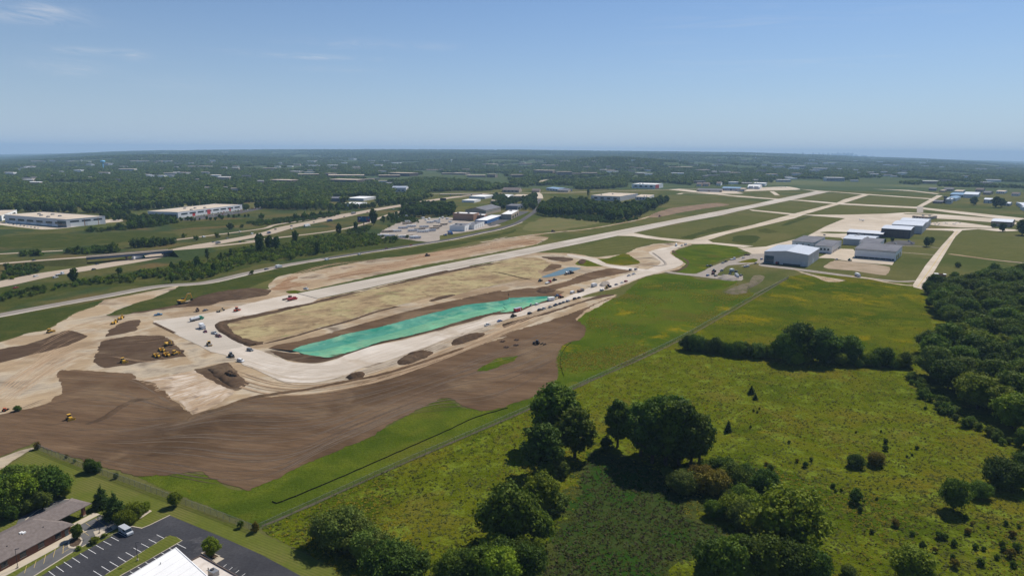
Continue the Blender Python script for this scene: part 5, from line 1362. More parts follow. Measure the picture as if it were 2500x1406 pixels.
# --- workshops and the trailer yard
sheet('gravel_yard', 'B 1250,940 1330,860 1480,790 1700,760 1950,745 2000,770 2280,800 2440,820 2300,850 2050,895 1850,920 1850,960 1730,980 1450,945', mat('yard_gravel', (0.36, 0.31, 0.26), (0.29, 0.25, 0.21), scale=0.06), 6, 1.5, seed=82)
sheet('car_park', 'B 2300,770 2440,740 2500,760 C 60,720 250,690 360,690 200,760 0,830 B 2300,810', M_asph2, 7, 1.0, seed=83)
for sp, hz, wl, rf, rt, ri, lab, op in (
    ('B 1976,770 2172,778 2192,764', 62, B_orange, R_white, 'flat', 0, 'terracotta block workshop with a bright white roof', []),
    ('B 2182,762 2275,770 2300,758', 42, B_orange, R_white, 'flat', 0, 'lower terracotta annexe of the white roofed workshop', []),
    ('B 2200,800 2300,808 2450,755', 30, B_blue, R_white, 'flat', 0, 'shop with a blue fascia and white roof beside the road bend', []),
    ('B 2106,716 2290,726 2432,690', 44, B_beige, R_dark, 'gable_x', 5.0, 'big beige hall with a dark roof and a teal stripe', [('R', 0.0, 1.0, 0.62, 0.72, 'stripe', B_teal), ('L', 0.0, 1.0, 0.62, 0.72, 'stripe', B_teal)]),
    ('B 1953,872 2088,880 2145,856', 48, B_white, R_dark, 'flat', 0, 'white garage with dark flat roof beside the trailer yard', strip('R', 2, 0.0, 0.6, fill=0.6, pn='door', pm=B_lgrey)),
    ('B 2090,858 2180,862 2275,828', 42, B_white, R_dark, 'flat', 0, 'rear wing of the white garage with tall doors', strip('R', 4, 0.0, 0.75, fill=0.7, pn='door', pm=B_lgrey)),
    ('B 2164,560 2280,570 2388,552', 18, B_pale, R_white, 'flat', 0, 'long white roofed store beside the freeway bridge', []),
    ('B 2074,600 2180,606 2240,592', 18, B_white, R_white, 'flat', 0, 'low white roofed store before the freeway bridge', []),
    ('B 2420,555 2500,562 2560,550', 20, B_white, R_white, 'flat', 0, 'white store at the end of the town road', []),
    ('C 90,566 165,574 192,558', 18, B_white, R_white, 'flat', 0, 'small white store in the trees by the town road', []),
    ('C 208,560 310,566 352,548', 20, B_beige, R_tan, 'flat', 0, 'tan roofed store in the trees by the town road', []),
    ('C 150,668 248,676 302,656', 36, B_slate, R_dark, 'flat', 0, 'slate workshop beside the road junction', strip('R', 2, 0.1, 0.6)),
    ('C 120,748 190,766 262,722', 46, B_beige, R_white, 'flat', 0, 'beige workshop with a white roof at the road bend', strip('R', 3, 0.1, 0.6)),
    ('C 0,610 60,616 90,600', 26, B_beige, R_tan, 'flat', 0, 'beige store with a tan roof above the workshops', []),
    ('B 985,582 1125,590 1252,570', 22, B_pale, R_white, 'flat', 0, 'white roofed store in the wood beyond the freeway', []),
    ('B 812,592 895,596 910,580', 30, B_slate, R_dark, 'flat', 0, 'dark store in the wood beyond the freeway', []),
    ('B 928,645 1060,652 1158,634', 30, B_white, R_white, 'flat', 0, 'low white hall before the wood beyond the freeway', []),
    ('B 1408,500 1528,507 1552,494', 42, B_pale, R_metal, 'gable_y', 3, 'tall pale hall on the rise beyond the freeway', strip('L', 3, 0.3, 0.5)),
):
    hall('workshop' if 'workshop' in lab else 'store', lab, 'building', sp, hz, wl, rf, rt, ri, 0.3, opens=op, units=2 if hz > 38 and rt == 'flat' else 0)

# --- roofs of the far town
def far_building(spec, label, wall, roof, group):
    z = ZONES[spec.split()[0]]
    a, b, wd, hh = (float(v) for v in spec.split()[1].split(','))
    p = at(z[0] + a / z[2], z[1] + b / z[2])
    s = mpp(p) / z[2]
    w, h, d = wd * s, max(5.0, hh * s), max(14.0, wd * s * 0.6)
    cx_, cy_2 = z[0] + a / z[2], z[1] + b / z[2]
    tp = 15.0 / mpp(p)
    HOUSE_SPOTS.append((cx_ - wd / z[2] * 0.55, cx_ + wd / z[2] * 0.55, cy_2 - hh / z[2] * 0.35, cy_2 + tp * 0.85))
    e = empty('town_building', p, random.uniform(-0.5, 0.5), label, 'building', group)
    MB().box(-w / 2, w / 2, -d / 2, d / 2, -4, h).build('wall', wall, e)
    MB().box(-w / 2 - 0.4, w / 2 + 0.4, -d / 2 - 0.4, d / 2 + 0.4, h + 0.02, h + 0.5).build('roof', roof, e)
    if hh >= 12 and wd > 60:
        nrow = 2 if hh > 20 else 1
        for r_ in range(nrow):
            z0 = h * (0.2 + 0.42 * r_) if nrow > 1 else h * 0.4
            MB().box(-w / 2 + 1, w / 2 - 1, -d / 2 - 0.15, -d / 2 + 0.1, z0, z0 + h * 0.2).build('window', GLASS, e)
    return e
FAR = []
def fb(specs, labels, wall, roof):
    for s_, l_ in zip(specs.split('|'), labels):
        FAR.append(far_building(s_.strip(), l_, wall, roof, None))
fb('B 600,345,200,12|B 960,358,330,16|B 1370,362,200,18|B 1500,350,250,28|B 820,350,120,22|B 370,410,250,22|B 970,410,300,26', [
    'long low office with a pale roof among the far trees', 'long dark windowed office in the far wood', 'grey roofed office beside the long dark one', 'brown brick office on the far rise', 'small brown office left in the far wood',
    'red brown office with a white roof above the wood', 'wide dark office with a stepped roof above the wood'], B_brown, R_tan)
fb('B 630,218,80,10|B 940,238,60,14|B 1015,196,75,12|B 1440,232,90,8|B 1200,212,60,8|B 305,270,60,10|B 650,258,130,8|B 320,232,40,6|B 1340,212,60,8|B 830,255,120,8|B 420,265,60,8', [
    'bright white far roof above the trees, longest on the ridge', 'white far block with a lit gable end', 'pale far block near the skyline', 'thin white far roof beside the pale block', 'small grey far roof near the skyline',
    'white far hall at the wood edge', 'long thin white far roof', 'tiny white far roof above the long wood', 'thin grey far roof near the skyline', 'second long thin white far roof', 'tiny pale far roof beside the white hall'], B_white, R_white)
fb('B 230,290,120,14|B 1060,288,80,10|B 850,285,60,8|B 1780,300,120,10|B 1870,298,40,12|B 2100,300,80,14|B 2050,340,160,16|B 1930,338,120,14|B 2200,362,170,18|B 2350,365,90,30|B 1180,392,90,8|B 2330,245,130,8', [
    'pale housing block half sunk in the far wood', 'pinkish far roof in the wood', 'tiny pinkish far roof in the wood', 'pale long far store on the slope', 'small square far store on the slope', 'far store with a lit wall on the slope',
    'blue grey far office below the slope', 'thin blue grey far office below the slope', 'broad tan far hall in the wood', 'tall gabled far church hall in the wood', 'thin pale far roof above the freeway trees', 'thin pale far roof under the skyline'], B_beige, R_tan)
fb('C 330,245,130,12|C 560,258,160,10|C 910,270,80,8|C 1120,308,110,16|C 510,325,200,28|C 690,345,140,34|C 930,338,150,18|C 800,340,90,14|C 240,365,120,26|C 20,365,60,18|C 1410,282,80,8|C 1340,274,60,6|C 1800,272,220,6|C 2020,302,140,10|C 2290,326,150,8|C 1800,212,40,10|C 20,242,60,6|C 700,212,100,6', [
    'white roofed far hall, closest to the middle hill', 'tan roofed far hall beside the middle hill', 'thin grey far roof under the middle hill', 'blue grey far block under the middle hill', 'long brick far office with window bands', 'tall brick far office with white bands',
    'low brick far office beside the middle hill', 'small brick far office between two others', 'pale gabled far houses above the town road', 'pale far house above the town road', 'bright white far roof beyond the hill', 'tiny white far roof beyond the hill',
    'very long thin far roof in the woods', 'pale far roofs in the woods', 'long thin white far roof in the woods', 'lone white far block on the ridge', 'thin far roof above the freeway bridge', 'thin far roof above the middle hill'], B_tan, R_tan)
fb('D 800,216,110,10|D 660,218,80,8|D 360,250,90,14|D 530,255,110,22|D 720,272,130,18|D 890,264,60,8|D 670,285,80,14|D 1030,275,60,10|D 1240,205,60,10|D 1300,232,70,10|D 1370,236,60,8|D 1610,215,70,10|D 1630,240,70,8|D 1780,250,60,10|D 1280,295,70,12|D 1200,315,90,12|D 1370,330,60,10|D 1060,300,50,10|D 840,365,150,30|D 400,372,110,18|D 1020,370,60,12|D 1180,178,40,6|D 10,300,40,8|D 600,215,40,6', [
    'long white far roof below the skyline', 'white far roof next to the long one below the skyline', 'pale far block in the woods past the runway', 'grey far block in the woods past the runway', 'broad grey far block in the woods past the runway', 'bright white far roof past the runway',
    'small white far block past the runway', 'tiny pale far block past the runway', 'white far block on the slope', 'pale far roof on the slope', 'tiny white far roof on the slope', 'white far roof towards the ridge', 'long white far roof towards the ridge', 'white far roof below the end of the ridge',
    'pale far shop in the valley', 'tan far shop in the valley', 'tan far roof beside the dark wood', 'small tan far roof in the valley', 'wide tan far school before the woods', 'red roofed far houses at the end of the runway', 'white far house before the woods', 'tiny far roof near the skyline', 'thin pale far roof beyond the round hangar', 'tiny white far roof beside the white ones'], B_pale, R_white)
fb('A 370,215,150,6|A 300,275,90,16|A 230,280,60,10|A 1220,300,180,16|A 1000,330,120,12|A 1330,215,180,8|A 1960,265,140,8|A 1840,265,120,6|A 1620,340,110,18|A 1760,330,120,12|A 1960,330,80,16|A 2140,280,70,14|A 2060,352,110,10|A 500,360,50,10|A 330,375,60,6|A 630,350,40,6|A 1540,485,80,14|A 1980,475,90,16|A 2240,495,80,26|A 2160,470,60,14|A 1180,270,90,10|A 2250,265,80,6|A 1680,270,60,6|A 860,370,60,8|A 2140,130,60,5|A 1030,250,90,20', [
    'pale sandy far roof on the hill', 'white far hall beside the sandy roof', 'small white far hall beside the sandy roof', 'broad pale far plant below the blue tank', 'grey far plant below the blue tank', 'long pale far roof beside the blue tank', 'thin white far roof on the far slope', 'thin far roof on the far slope',
    'pale far apartment block in the woods', 'pinkish far apartment block in the woods', 'small pale far block in the woods', 'white far block in the woods', 'thin pinkish far roof in the woods', 'tiny white far roof in the woods below the hill', 'thin white far roof in the woods below the hill', 'tiny far roof in the woods below the hill',
    'house roof showing over the long wood', 'pale house roof showing over the long wood', 'white gabled house showing over the long wood', 'small house roof showing over the long wood', 'thin far roof on the hill by the blue tank', 'thin white far roof on the far ridge', 'tiny far roof on the far ridge', 'tiny grey far roof in the woods', 'sandy far roof close to the horizon', 'tan far block behind the blue tank'], B_pale, R_tan)
def water_tower(spec, label, col):
    z = ZONES[spec.split()[0]]
    a, b, hh = (float(v) for v in spec.split()[1].split(','))
    p = at(z[0] + a / z[2], z[1] + b / z[2])
    s = hh * mpp(p) / z[2]
    e = empty('water_tower', p, 0, label, 'water tower')
    m = mat('tank_' + label.split()[0], col, rough=0.4)
    MB().lathe([(0.09 * s, -5), (0.05 * s, 0.08 * s), (0.045 * s, 0.66 * s), (0.10 * s, 0.76 * s)], 14).build('stem', m, e)
    MB().lathe([(0.09 * s, 0.74 * s), (0.20 * s, 0.80 * s), (0.245 * s, 0.88 * s), (0.20 * s, 0.96 * s), (0.0, 1.0 * s)], 18).build('tank', m, e)
water_tower('A 988,298,95', 'sky blue water tower with a swollen tank above the far town', (0.25, 0.58, 0.85))
water_tower('A 780,240,40', 'cream water tower on the far hill', (0.7, 0.72, 0.62))
water_tower('B 1962,240,45', 'white water tower in the far woods', (0.75, 0.76, 0.76))
water_tower('D 160,172,38', 'pale water tower on the ridge beside the skyline', (0.72, 0.75, 0.78))
water_tower('D 2420,235,30', 'small grey water tower on the far ridge', (0.45, 0.5, 0.55))
def skyline():
    spec = [(2000, 3, 14), (2010, 4, 12), (2022, 4, 14), (2032, 3, 16), (2038, 5, 12), (2045, 4, 20), (2052, 6, 14), (2060, 4, 22), (2066, 5, 17), (2071, 3, 25), (2077, 4, 19), (2081, 3, 24), (2090, 6, 12), (2112, 8, 9), (1985, 3, 11), (1960, 4, 9), (1940, 3, 8), (2105, 4, 9), (1918, 3, 8), (2130, 4, 8)]
    for k, (px, w, h) in enumerate(spec):
        d = ray(px, 378)
        t = 22500 / d.y
        x, y = d.x * t, d.y * t
        zb = float(terrain(x, y))
        yb = float(to_px(x, y, zb)[1])
        want = float(np.interp(px, HX, HY))
        zt = zb + (yb - want + h * 0.34) * 22500 / FOC
        ww = w * 22500 / FOC
        e = empty('skyscraper', (x, y, zb), 0.2, 'hazy pale blue tower of the distant city skyline', 'skyscraper', 'towers of the distant city')
        hh = zt - zb
        MB().box(-ww / 2, ww / 2, -ww / 2, ww / 2, -10, hh * 0.88).box(-ww / 3, ww / 3, -ww / 3, ww / 3, hh * 0.88 + 0.1, hh).build('shaft', B_pale, e)
        if k % 3 == 0:
            MB().cyl((0, 0, hh), (0, 0, hh + 14), 2.0, 0.6, 6).build('mast', M_steel, e)
skyline()
def town_roofs():
    g = random.Random(21)
    n = 0
    while n < 105:
        px, py = g.uniform(-20, 2500), g.uniform(392, 450)
        if not inside(px, py, WOOD) or any(inside(px, py, c) for c in CLEAR) or py < np.interp(px, HX, HY) + 12:
            continue
        k = g.random()
        w_ = g.uniform(10, 26) * (0.6 + (py - 385) / 65)
        far_building('M %.1f,%.1f,%.1f,%.1f' % (px, py, w_, g.uniform(2.2, 4.6) * (0.6 + (py - 385) / 80)), '%s house or store with a %s roof lost in the far town woods' % (['white', 'pale', 'beige', 'tan'][n % 4], ['white', 'tan', 'dark', 'white'][n % 4]), [B_white, B_pale, B_beige, B_tan][n % 4], [R_white, R_tan, R_dark, R_white][n % 4], 'roofs lost in the far town woods, ' + ['white', 'pale', 'beige', 'tan'][n % 4])
        n += 1
town_roofs()
print('woodland', build_woodland())
# --- billboard
def billboard():
    p = G('B 1130,912')[0]
    s = mpp(p) / 3.906
    e = empty('billboard', p, R(8), 'dark billboard on a single pole beside the freeway ramp', 'billboard')
    MB().cyl((0, 0, -0.5), (0, 0, 125 * s), 0.55, 0.55, 12).build('pole', M_trim, e)
    MB().box(-58 * s, 58 * s, -1.0, 1.0, 122 * s, 176 * s).build('panel', M_trim, e)
    pic = mat('billboard_print', (0.03, 0.045, 0.09), (0.05, 0.16, 0.28), scale=0.25, detail=2, spots=((0.55, 0.5, 0.55), 0.45, 0.57, 0.62), big=((0.30, 0.03, 0.06), 0.12, 0.55, 0.62))
    MB().box(-55 * s, 55 * s, -1.1, -1.02, 126 * s, 172 * s).build('poster', pic, e)
    MB().box(-60 * s, 60 * s, -2.0, -1.0, 118 * s, 120.5 * s).build('catwalk', M_steel, e)
billboard()
def small_sign(spec, w, h, label):
    p = G(spec)[0]
    e = empty('billboard', p, R(10), label, 'billboard')
    MB().cyl((0, 0, -0.3), (0, 0, h), 0.5, 0.5, 8).build('pole', M_trim, e)
    MB().box(-w / 2, w / 2, -0.6, 0.6, h, h + w * 0.42).build('panel', M_trim, e)
small_sign('B 1882,620', 14, 8, 'dark billboard beside the freeway near the bridge')
small_sign('B 1590,670', 14, 9, 'dark backed billboard half hidden by the clump of trees')
# --- ramp bridge over the freeway
def bridge():
    line = [('A -300,1208', 0.3), ('A 0,1186', 1.5), ('A 300,1162', 3.2), ('A 600,1140', 5.2), ('A 820,1124', 6.4), ('A 1230,1090', 6.6), ('A 1640,1056', 6.4), ('A 1900,1036', 4.4), ('A 2200,1004', 2.0), ('A 2500,970', 0.4)]
    c = catmull([G(s, z)[0] for s, z in line], 90)
    W_ = 11.0
    def lane(i):
        d = c[min(i + 1, 89)] - c[max(i - 1, 0)]
        d.z = 0
        d.normalize()
        return Vector((d.y, -d.x, 0))
    i0 = min(range(90), key=lambda i: (c[i] - G('A 820,1124', 6.4)[0]).length)
    i1 = min(range(90), key=lambda i: (c[i] - G('A 1640,1056', 6.4)[0]).length)
    for nm, r_ in (('ramp_embankment', range(0, i0 + 1)), ('ramp_embankment', range(i1, 90))):
        V, F, R_ = [], [], list(r_)
        for i in R_:
            s = lane(i)
            p = c[i]
            V += [p + s * (W_ / 2 + 1), p - s * (W_ / 2 + 1), Vector(((p - s * (W_ / 2 + 2 + p.z * 2)).x, (p - s * (W_ / 2 + 2 + p.z * 2)).y, 0.0)), Vector(((p + s * (W_ / 2 + 2 + p.z * 2)).x, (p + s * (W_ / 2 + 2 + p.z * 2)).y, 0.0))]
        for k in range(len(R_) - 1):
            a, b = 4 * k, 4 * k + 4
            F += [(a, a + 1, b + 1, b), (a + 1, a + 2, b + 2, b + 1), (a + 3, a, b, b + 3)]
        F += [(0, 1, 2, 3), tuple(4 * (len(R_) - 1) + j for j in (3, 2, 1, 0))]
        me = bpy.data.meshes.new(nm)
        me.from_pydata([tuple(v) for v in V], [], F)
        tag(link(nm, me, M_field), None, None, None, 'structure')
    ribbon('freeway_ramp', [p + Vector((0, 0, 0)) for p in c], W_, M_hwy, 0, n=90, z=0.06)
    e = empty('bridge', c[(i0 + i1) // 2] * 1.0, 0, 'blue girder bridge carrying the ramp over the freeway', 'bridge')
    e.location.z = 0
    off = e.location.copy()
    deck, gird, rail = MB(), MB(), MB()
    for i in range(i0, i1):
        p, q, s, s2 = c[i] - off, c[i + 1] - off, lane(i), lane(i + 1)
        def slab(mb, o0, o1, z0, z1):
            mb.add([p + s * o0 + Vector((0, 0, z0)), p + s * o1 + Vector((0, 0, z0)), q + s2 * o1 + Vector((0, 0, z0)), q + s2 * o0 + Vector((0, 0, z0)),
                    p + s * o0 + Vector((0, 0, z1)), p + s * o1 + Vector((0, 0, z1)), q + s2 * o1 + Vector((0, 0, z1)), q + s2 * o0 + Vector((0, 0, z1))],
                   [(3, 2, 1, 0), (4, 5, 6, 7), (0, 1, 5, 4), (1, 2, 6, 5), (2, 3, 7, 6), (3, 0, 4, 7)])
        slab(deck, -W_ / 2 - 0.6, W_ / 2 + 0.6, -0.45, 0.0)
        for g_ in (-4.6, -1.6, 1.6, 4.6):
            slab(gird, g_ - 0.25, g_ + 0.25, -2.3, -0.46)
        for g_ in (-W_ / 2 - 0.5, W_ / 2 + 0.2):
            slab(rail, g_, g_ + 0.3, 0.01, 0.95)
    deck.build('deck', M_curb, e)
    gird.build('girder', mat('blue_girder', (0.06, 0.11, 0.23), (0.08, 0.13, 0.26), scale=0.3), e)
    rail.build('parapet', M_curb, e)
    for f in (0.46, 0.56):
        i = int(i0 + (i1 - i0) * f)
        p, s = c[i] - off, lane(i)
        pier = MB()
        for g_ in (-4, 0, 4):
            pier.cyl(p + s * g_ + Vector((0, 0, -p.z - 0.2)), p + s * g_ + Vector((0, 0, -2.9)), 0.5, 0.5, 10)
        pier.cyl(p + s * -5.4 + Vector((0, 0, -2.65)), p + s * 5.4 + Vector((0, 0, -2.65)), 0.45, 0.45, 6)
        pier.build('pier', mat('pier_concrete', (0.42, 0.31, 0.2)), e)
bridge()
def far_bridge():
    c = G('B 1850,522 2250,518', 6.0)
    m_ = (c[0] + c[1]) / 2
    e = empty('bridge', (m_.x, m_.y, 0), math.atan2((c[1] - c[0]).y, (c[1] - c[0]).x), 'far blue road bridge crossing the freeway at the town', 'bridge')
    L_ = (c[1] - c[0]).length / 2
    MB().box(-L_, L_, -7, 7, 5.4, 6.0).build('deck', M_curb, e)
    MB().box(-L_, L_, -6, 6, 3.8, 5.38).build('girder', MATS['blue_girder'], e)
    for x in (-L_ * 0.5, 0, L_ * 0.5):
        MB().box(x - 0.6, x + 0.6, -5, 5, -0.3, 3.78).build('pier', M_curb, e)
far_bridge()
# ================================================================== BRICK CLINIC, WHITE ROOF, CAR PARK, FENCES
sheet('car_park', 'I 1590,838 1400,930 1330,958 1240,940 1130,985 380,1406 200,1520 1500,2000 3600,1800 2850,1420 2459,1210 2080,1040', M_asph, 6, smooth=False)
sheet('car_park', 'I 60,1460 480,1190 640,1085 720,1040 760,925 955,838 1130,928 1120,950 880,1065 640,1205 290,1425', mat('faded_asphalt', (0.10, 0.098, 0.098), (0.14, 0.135, 0.13), scale=0.2), 6, smooth=False)
sheet('drive', 'I 180,870 330,790 500,715 620,690 720,685 740,720 500,800 300,900 150,960', MATS['faded_asphalt'], 6, smooth=True)
def kerb(spec, label_name='kerb', w=0.35, z1=0.14, closed=False):
    pts = [p for p in (G(spec))]
    if closed:
        pts.append(pts[0].copy())
    mb = MB()
    for a, b in zip(pts, pts[1:]):
        d = (b - a)
        d.z = 0
        l_ = d.length
        M_ = Matrix.Translation(a) @ Matrix.Rotation(math.atan2(d.y, d.x), 4, 'Z')
        mb.box(-w / 2, l_ + w / 2, -w / 2, w / 2, 0, z1 + nudge(), M_)
    return tag(mb.build(label_name, M_curb), kind='structure')
kerb('I 380,1406 850,1095 1120,990 1240,940 1330,958 1400,930 1590,838')
kerb('I 290,1425 640,1205 870,1075 1120,940 955,838')
kerb('I 240,880 340,800 500,712 620,688 700,688')
sheet('hedge_strip', 'I 300,1440 640,1215 870,1080 1120,950 1130,985 850,1100 380,1415', M_lawn, 9, 0.1, seed=90, smooth=False)
sheet('grass_island', 'I 900,1460 1000,1390 1560,1042 1600,1032 1650,1042 1705,1075 1690,1085 1100,1420 1000,1480', M_lawn, 9, 0.15, seed=91)
kerb('I 1000,1390 1560,1042 1600,1032 1650,1042 1705,1075 1690,1085 1100,1420')
# painted bays
bay = empty('parking_bay_lines', (0, 0, 0), kind='structure')
for s in ('1110,1000 1185,1040|1040,1040 1115,1078|970,1080 1045,1118|900,1118 972,1158|828,1155 900,1198|752,1195 825,1240|678,1235 750,1282|600,1275 675,1325|525,1315 598,1367|450,1357 520,1410|1470,1020 1550,1060|1395,1062 1480,1103|1325,1103 1408,1145|'
          '1253,1143 1335,1188|1180,1185 1262,1230|1107,1228 1188,1277|1030,1272 1113,1320|953,1316 1035,1365|877,1358 960,1410|1660,1105 1745,1147|1588,1147 1670,1188|1515,1190 1597,1232|1440,1235 1522,1277|1365,1278 1447,1320|1293,1322 1375,1364|1220,1366 1300,1408|'
          '2125,1297 2095,1322|2182,1324 2150,1350|2243,1352 2210,1378|2300,1384 2270,1406').split('|'):
    ribbon('painted_line', 'I ' + s, 0.14, M_white, 7, n=8, parent=bay)
for s in ('805,910 900,975|895,870 998,942|770,980 835,1028|600,1100 590,1195|700,1120 580,1195|660,1105 585,1150|520,1150 500,1230|430,1205 410,1290|340,1260 320,1330|250,1310 230,1380'.split('|')):
    ribbon('painted_line', 'I ' + s, 0.12, M_yellow, 7, n=8, parent=bay)
sheet('pavement', 'I 875,990 985,965 985,1010 900,1045', M_curb, 9, smooth=False)
sheet('pavement', 'I 1030,945 1105,920 1125,930 1060,970', M_curb, 9, smooth=False)
isl = sheet('planting_island', 'I 640,1075 700,1040 760,1045 778,1075 750,1130 690,1150 640,1140', M_curb, 9)
sheet('planting_bed', 'I 655,1080 700,1053 750,1057 763,1080 740,1118 692,1135 655,1125', mat('bark_mulch', (0.07, 0.05, 0.035), (0.11, 0.075, 0.05), scale=2.0), 10)
sheet('planting_bed', 'I 1900,1195 1950,1185 2055,1225 1990,1260 1895,1215', MATS['bark_mulch'], 9, smooth=False)
kerb('I 1893,1195 1950,1180 2060,1225 1993,1265', closed=True, w=0.3, z1=0.35)
sheet('pavement', 'I 1995,1265 2060,1228 2105,1245 2030,1290', M_curb, 9, smooth=False)
for i, s in enumerate(('I 1310,860 1400,790 1425,800 1400,815 1320,868',)):
    sheet('stone_edging', s, M_curb, 9)

def clinic():
    """Long brick clinic: hipped shingle roof, brick front with windows, a canopy over the drive at its end."""
    B0 = G('I 665,1010')[0]
    A0 = G('I 0,1368')[0]
    u = (B0 - A0)
    u.z = 0
    u.normalize()
    e = empty('clinic', B0, math.atan2(u.y, u.x), 'long brown brick clinic with a grey shingle roof and drive through canopy', 'building')
    # local x: along the front to its end at x = 0, y: back (away from the car park)
    L_, D_, H_ = 62.0, 15.0, 3.0
    MB().box(-L_, 0, 0, D_, -0.2, H_).build('wall', B_brick, e)
    MB().box(-L_ + 4, -19, D_, D_ + 8, -0.2, H_ - 0.01).build('rear_wall', B_brick, e)
    def hip(name, x0, x1, y0, y1, z, rise, inset, o=0.8):
        m = MB()
        x0, x1, y0, y1 = x0 - o, x1 + o, y0 - o, y1 + o
        ym = (y0 + y1) / 2
        v = [(x0, y0, z), (x1, y0, z), (x1, y1, z), (x0, y1, z), (x0 + inset, ym, z + rise), (x1 - inset, ym, z + rise), (x0, y0, z - 0.22), (x1, y0, z - 0.22), (x1, y1, z - 0.22), (x0, y1, z - 0.22)]
        m.add(v, [(0, 1, 5, 4), (1, 2, 5), (2, 3, 4, 5), (3, 0, 4), (6, 7, 1, 0), (7, 8, 2, 1), (8, 9, 3, 2), (9, 6, 0, 3), (9, 8, 7, 6)])
        return m.build(name, R_shingle, e)
    r = hip('roof', -L_, 0, 0, D_, H_ + 0.23, 3.6, 7.0)
    hip('rear_roof', -L_ + 4, -19, D_ - 4, D_ + 8, H_ + 0.26, 2.3, 5.0)
    hip('canopy_roof', -9, 10.5, 5.2, 13.2, H_ + 1.05, 2.1, 4.5, 0.7)
    MB().box(0.4, 9.9, 5.7, 12.7, H_ + 0.45, H_ + 0.8).build('canopy_beam', B_brick, e)
    for x, y in ((9.2, 6.2), (9.2, 12.2), (3.0, 12.2)):
        p = MB().box(x - 0.45, x + 0.45, y - 0.45, y + 0.45, -0.1, H_ + 0.44).build('pillar', B_brick, e)
        MB().box(x - 0.55, x + 0.55, y - 0.55, y + 0.55, 0.0, 0.5).build('plinth', M_curb, p)
    for k in range(10):
        x = -4.0 - k * 5.4
        w = MB().box(x - 0.9, x + 0.9, -0.07, 0.05, 0.9, 2.3).build('window', GLASS, e)
        MB().box(x - 1.05, x + 1.05, -0.12, 0.02, 0.74, 0.89).build('sill', M_curb, w)
        MB().box(x - 1.02, x + 1.02, -0.09, 0.02, 2.31, 2.45).build('frame', M_trim, w)
    d = MB().box(-1.9, -0.7, -0.08, 0.05, 0, 2.2).build('door', GLASSB, e)
    MB().box(-0.85, -0.78, -0.14, -0.05, 0.9, 1.3).build('handle', M_steel, d)
    MB().box(0.05, 1.0, 4.0, 4.3, -0.1, 1.6).box(0.7, 1.0, 1.0, 3.98, -0.1, 1.6).build('low_wall', B_brick, e)
    for x, y, z in ((-11, 4.5, 5.3), (-11.5, 5.0, 5.5)):
        MB().box(x - 0.5, x + 0.5, y - 0.3, y + 0.3, z, z + 0.5).build('roof_vent', R_white, r)
    for x, y, z in ((-6, 3.2, 4.75), (-20, 4.0, 5.1), (-17, 3.0, 4.65), (-34, 4.4, 5.3)):
        MB().cyl((x, y, z - 0.3), (x, y, z + 0.5), 0.12, 0.12, 8).build('vent_pipe', M_trim, r)
    # pavement along the front
    b = MB().box(-L_, 3.0, -3.4, -0.02, -0.05, 0.13).mesh('pavement')
    o = tag(link('pavement', b, M_curb), kind='structure')
    o.matrix_world = Matrix.Translation(B0) @ Matrix.Rotation(math.atan2(u.y, u.x), 4, 'Z')
    b2 = MB().box(2.0, 12.0, 2.2, 5.0, -0.05, 0.12).mesh('pavement')
    o2 = tag(link('pavement', b2, M_curb), kind='structure')
    o2.matrix_world = o.matrix_world
clinic()
def white_roof():
    """Flat roof meeting the car park with one corner, its two edges as they run in the place."""
    z = 7.0
    c, l, r = (G('I ' + t, z)[0] for t in ('1650,1140', '1210,1406', '1945,1406'))
    e = empty('flat_roofed_building', (c.x, c.y, 0), 0, 'big flat building with a bright white roof beside the car park', 'building')
    a, b = (l - c).normalized(), (r - c).normalized()
    o = Vector((0, 0, 0))
    def slab(name, i0, i1, j0, j1, z0, z1, m, parent):
        q = [o + a * i + b * j for i, j in ((i0, j0), (i1, j0), (i1, j1), (i0, j1))]
        return MB().add([(p.x, p.y, z0) for p in q] + [(p.x, p.y, z1) for p in q], [(3, 2, 1, 0), (4, 5, 6, 7), (0, 1, 5, 4), (1, 2, 6, 5), (2, 3, 7, 6), (3, 0, 4, 7)]).build(name, m, parent)
    LA, LB = 46.0, 30.0
    slab('wall', 0.4, LA, 0.4, LB, -0.2, z - 0.4, B_beige, e)
    rf = slab('roof', 0, LA + 0.2, 0, LB + 0.2, z - 0.38, z, R_white, e)
    slab('edge_trim', -0.15, LA, -0.15, 0.15, z - 0.5, z + 0.12, B_white, rf)
    slab('edge_trim', 0.16, LA, -0.15, 0.15, z + 0.121, z + 0.13, B_lgrey, rf)
    slab('edge_trim', -0.15, 0.15, 0.16, LB, z - 0.5, z + 0.12, B_white, rf)
    for k in range(1, 9):
        slab('seam', 0.3, LA, k * 3.1 - 0.05, k * 3.1 + 0.05, z + 0.004, z + 0.02, B_lgrey, rf)
    for i, j in ((6.5, 3.0), (11.0, 8.0), (16.0, 4.0)):
        p = o + a * i + b * j
        MB().cyl((p.x, p.y, z), (p.x, p.y, z + 0.5), 0.14, 0.14, 8).build('vent_pipe', M_steel, rf)
white_roof()
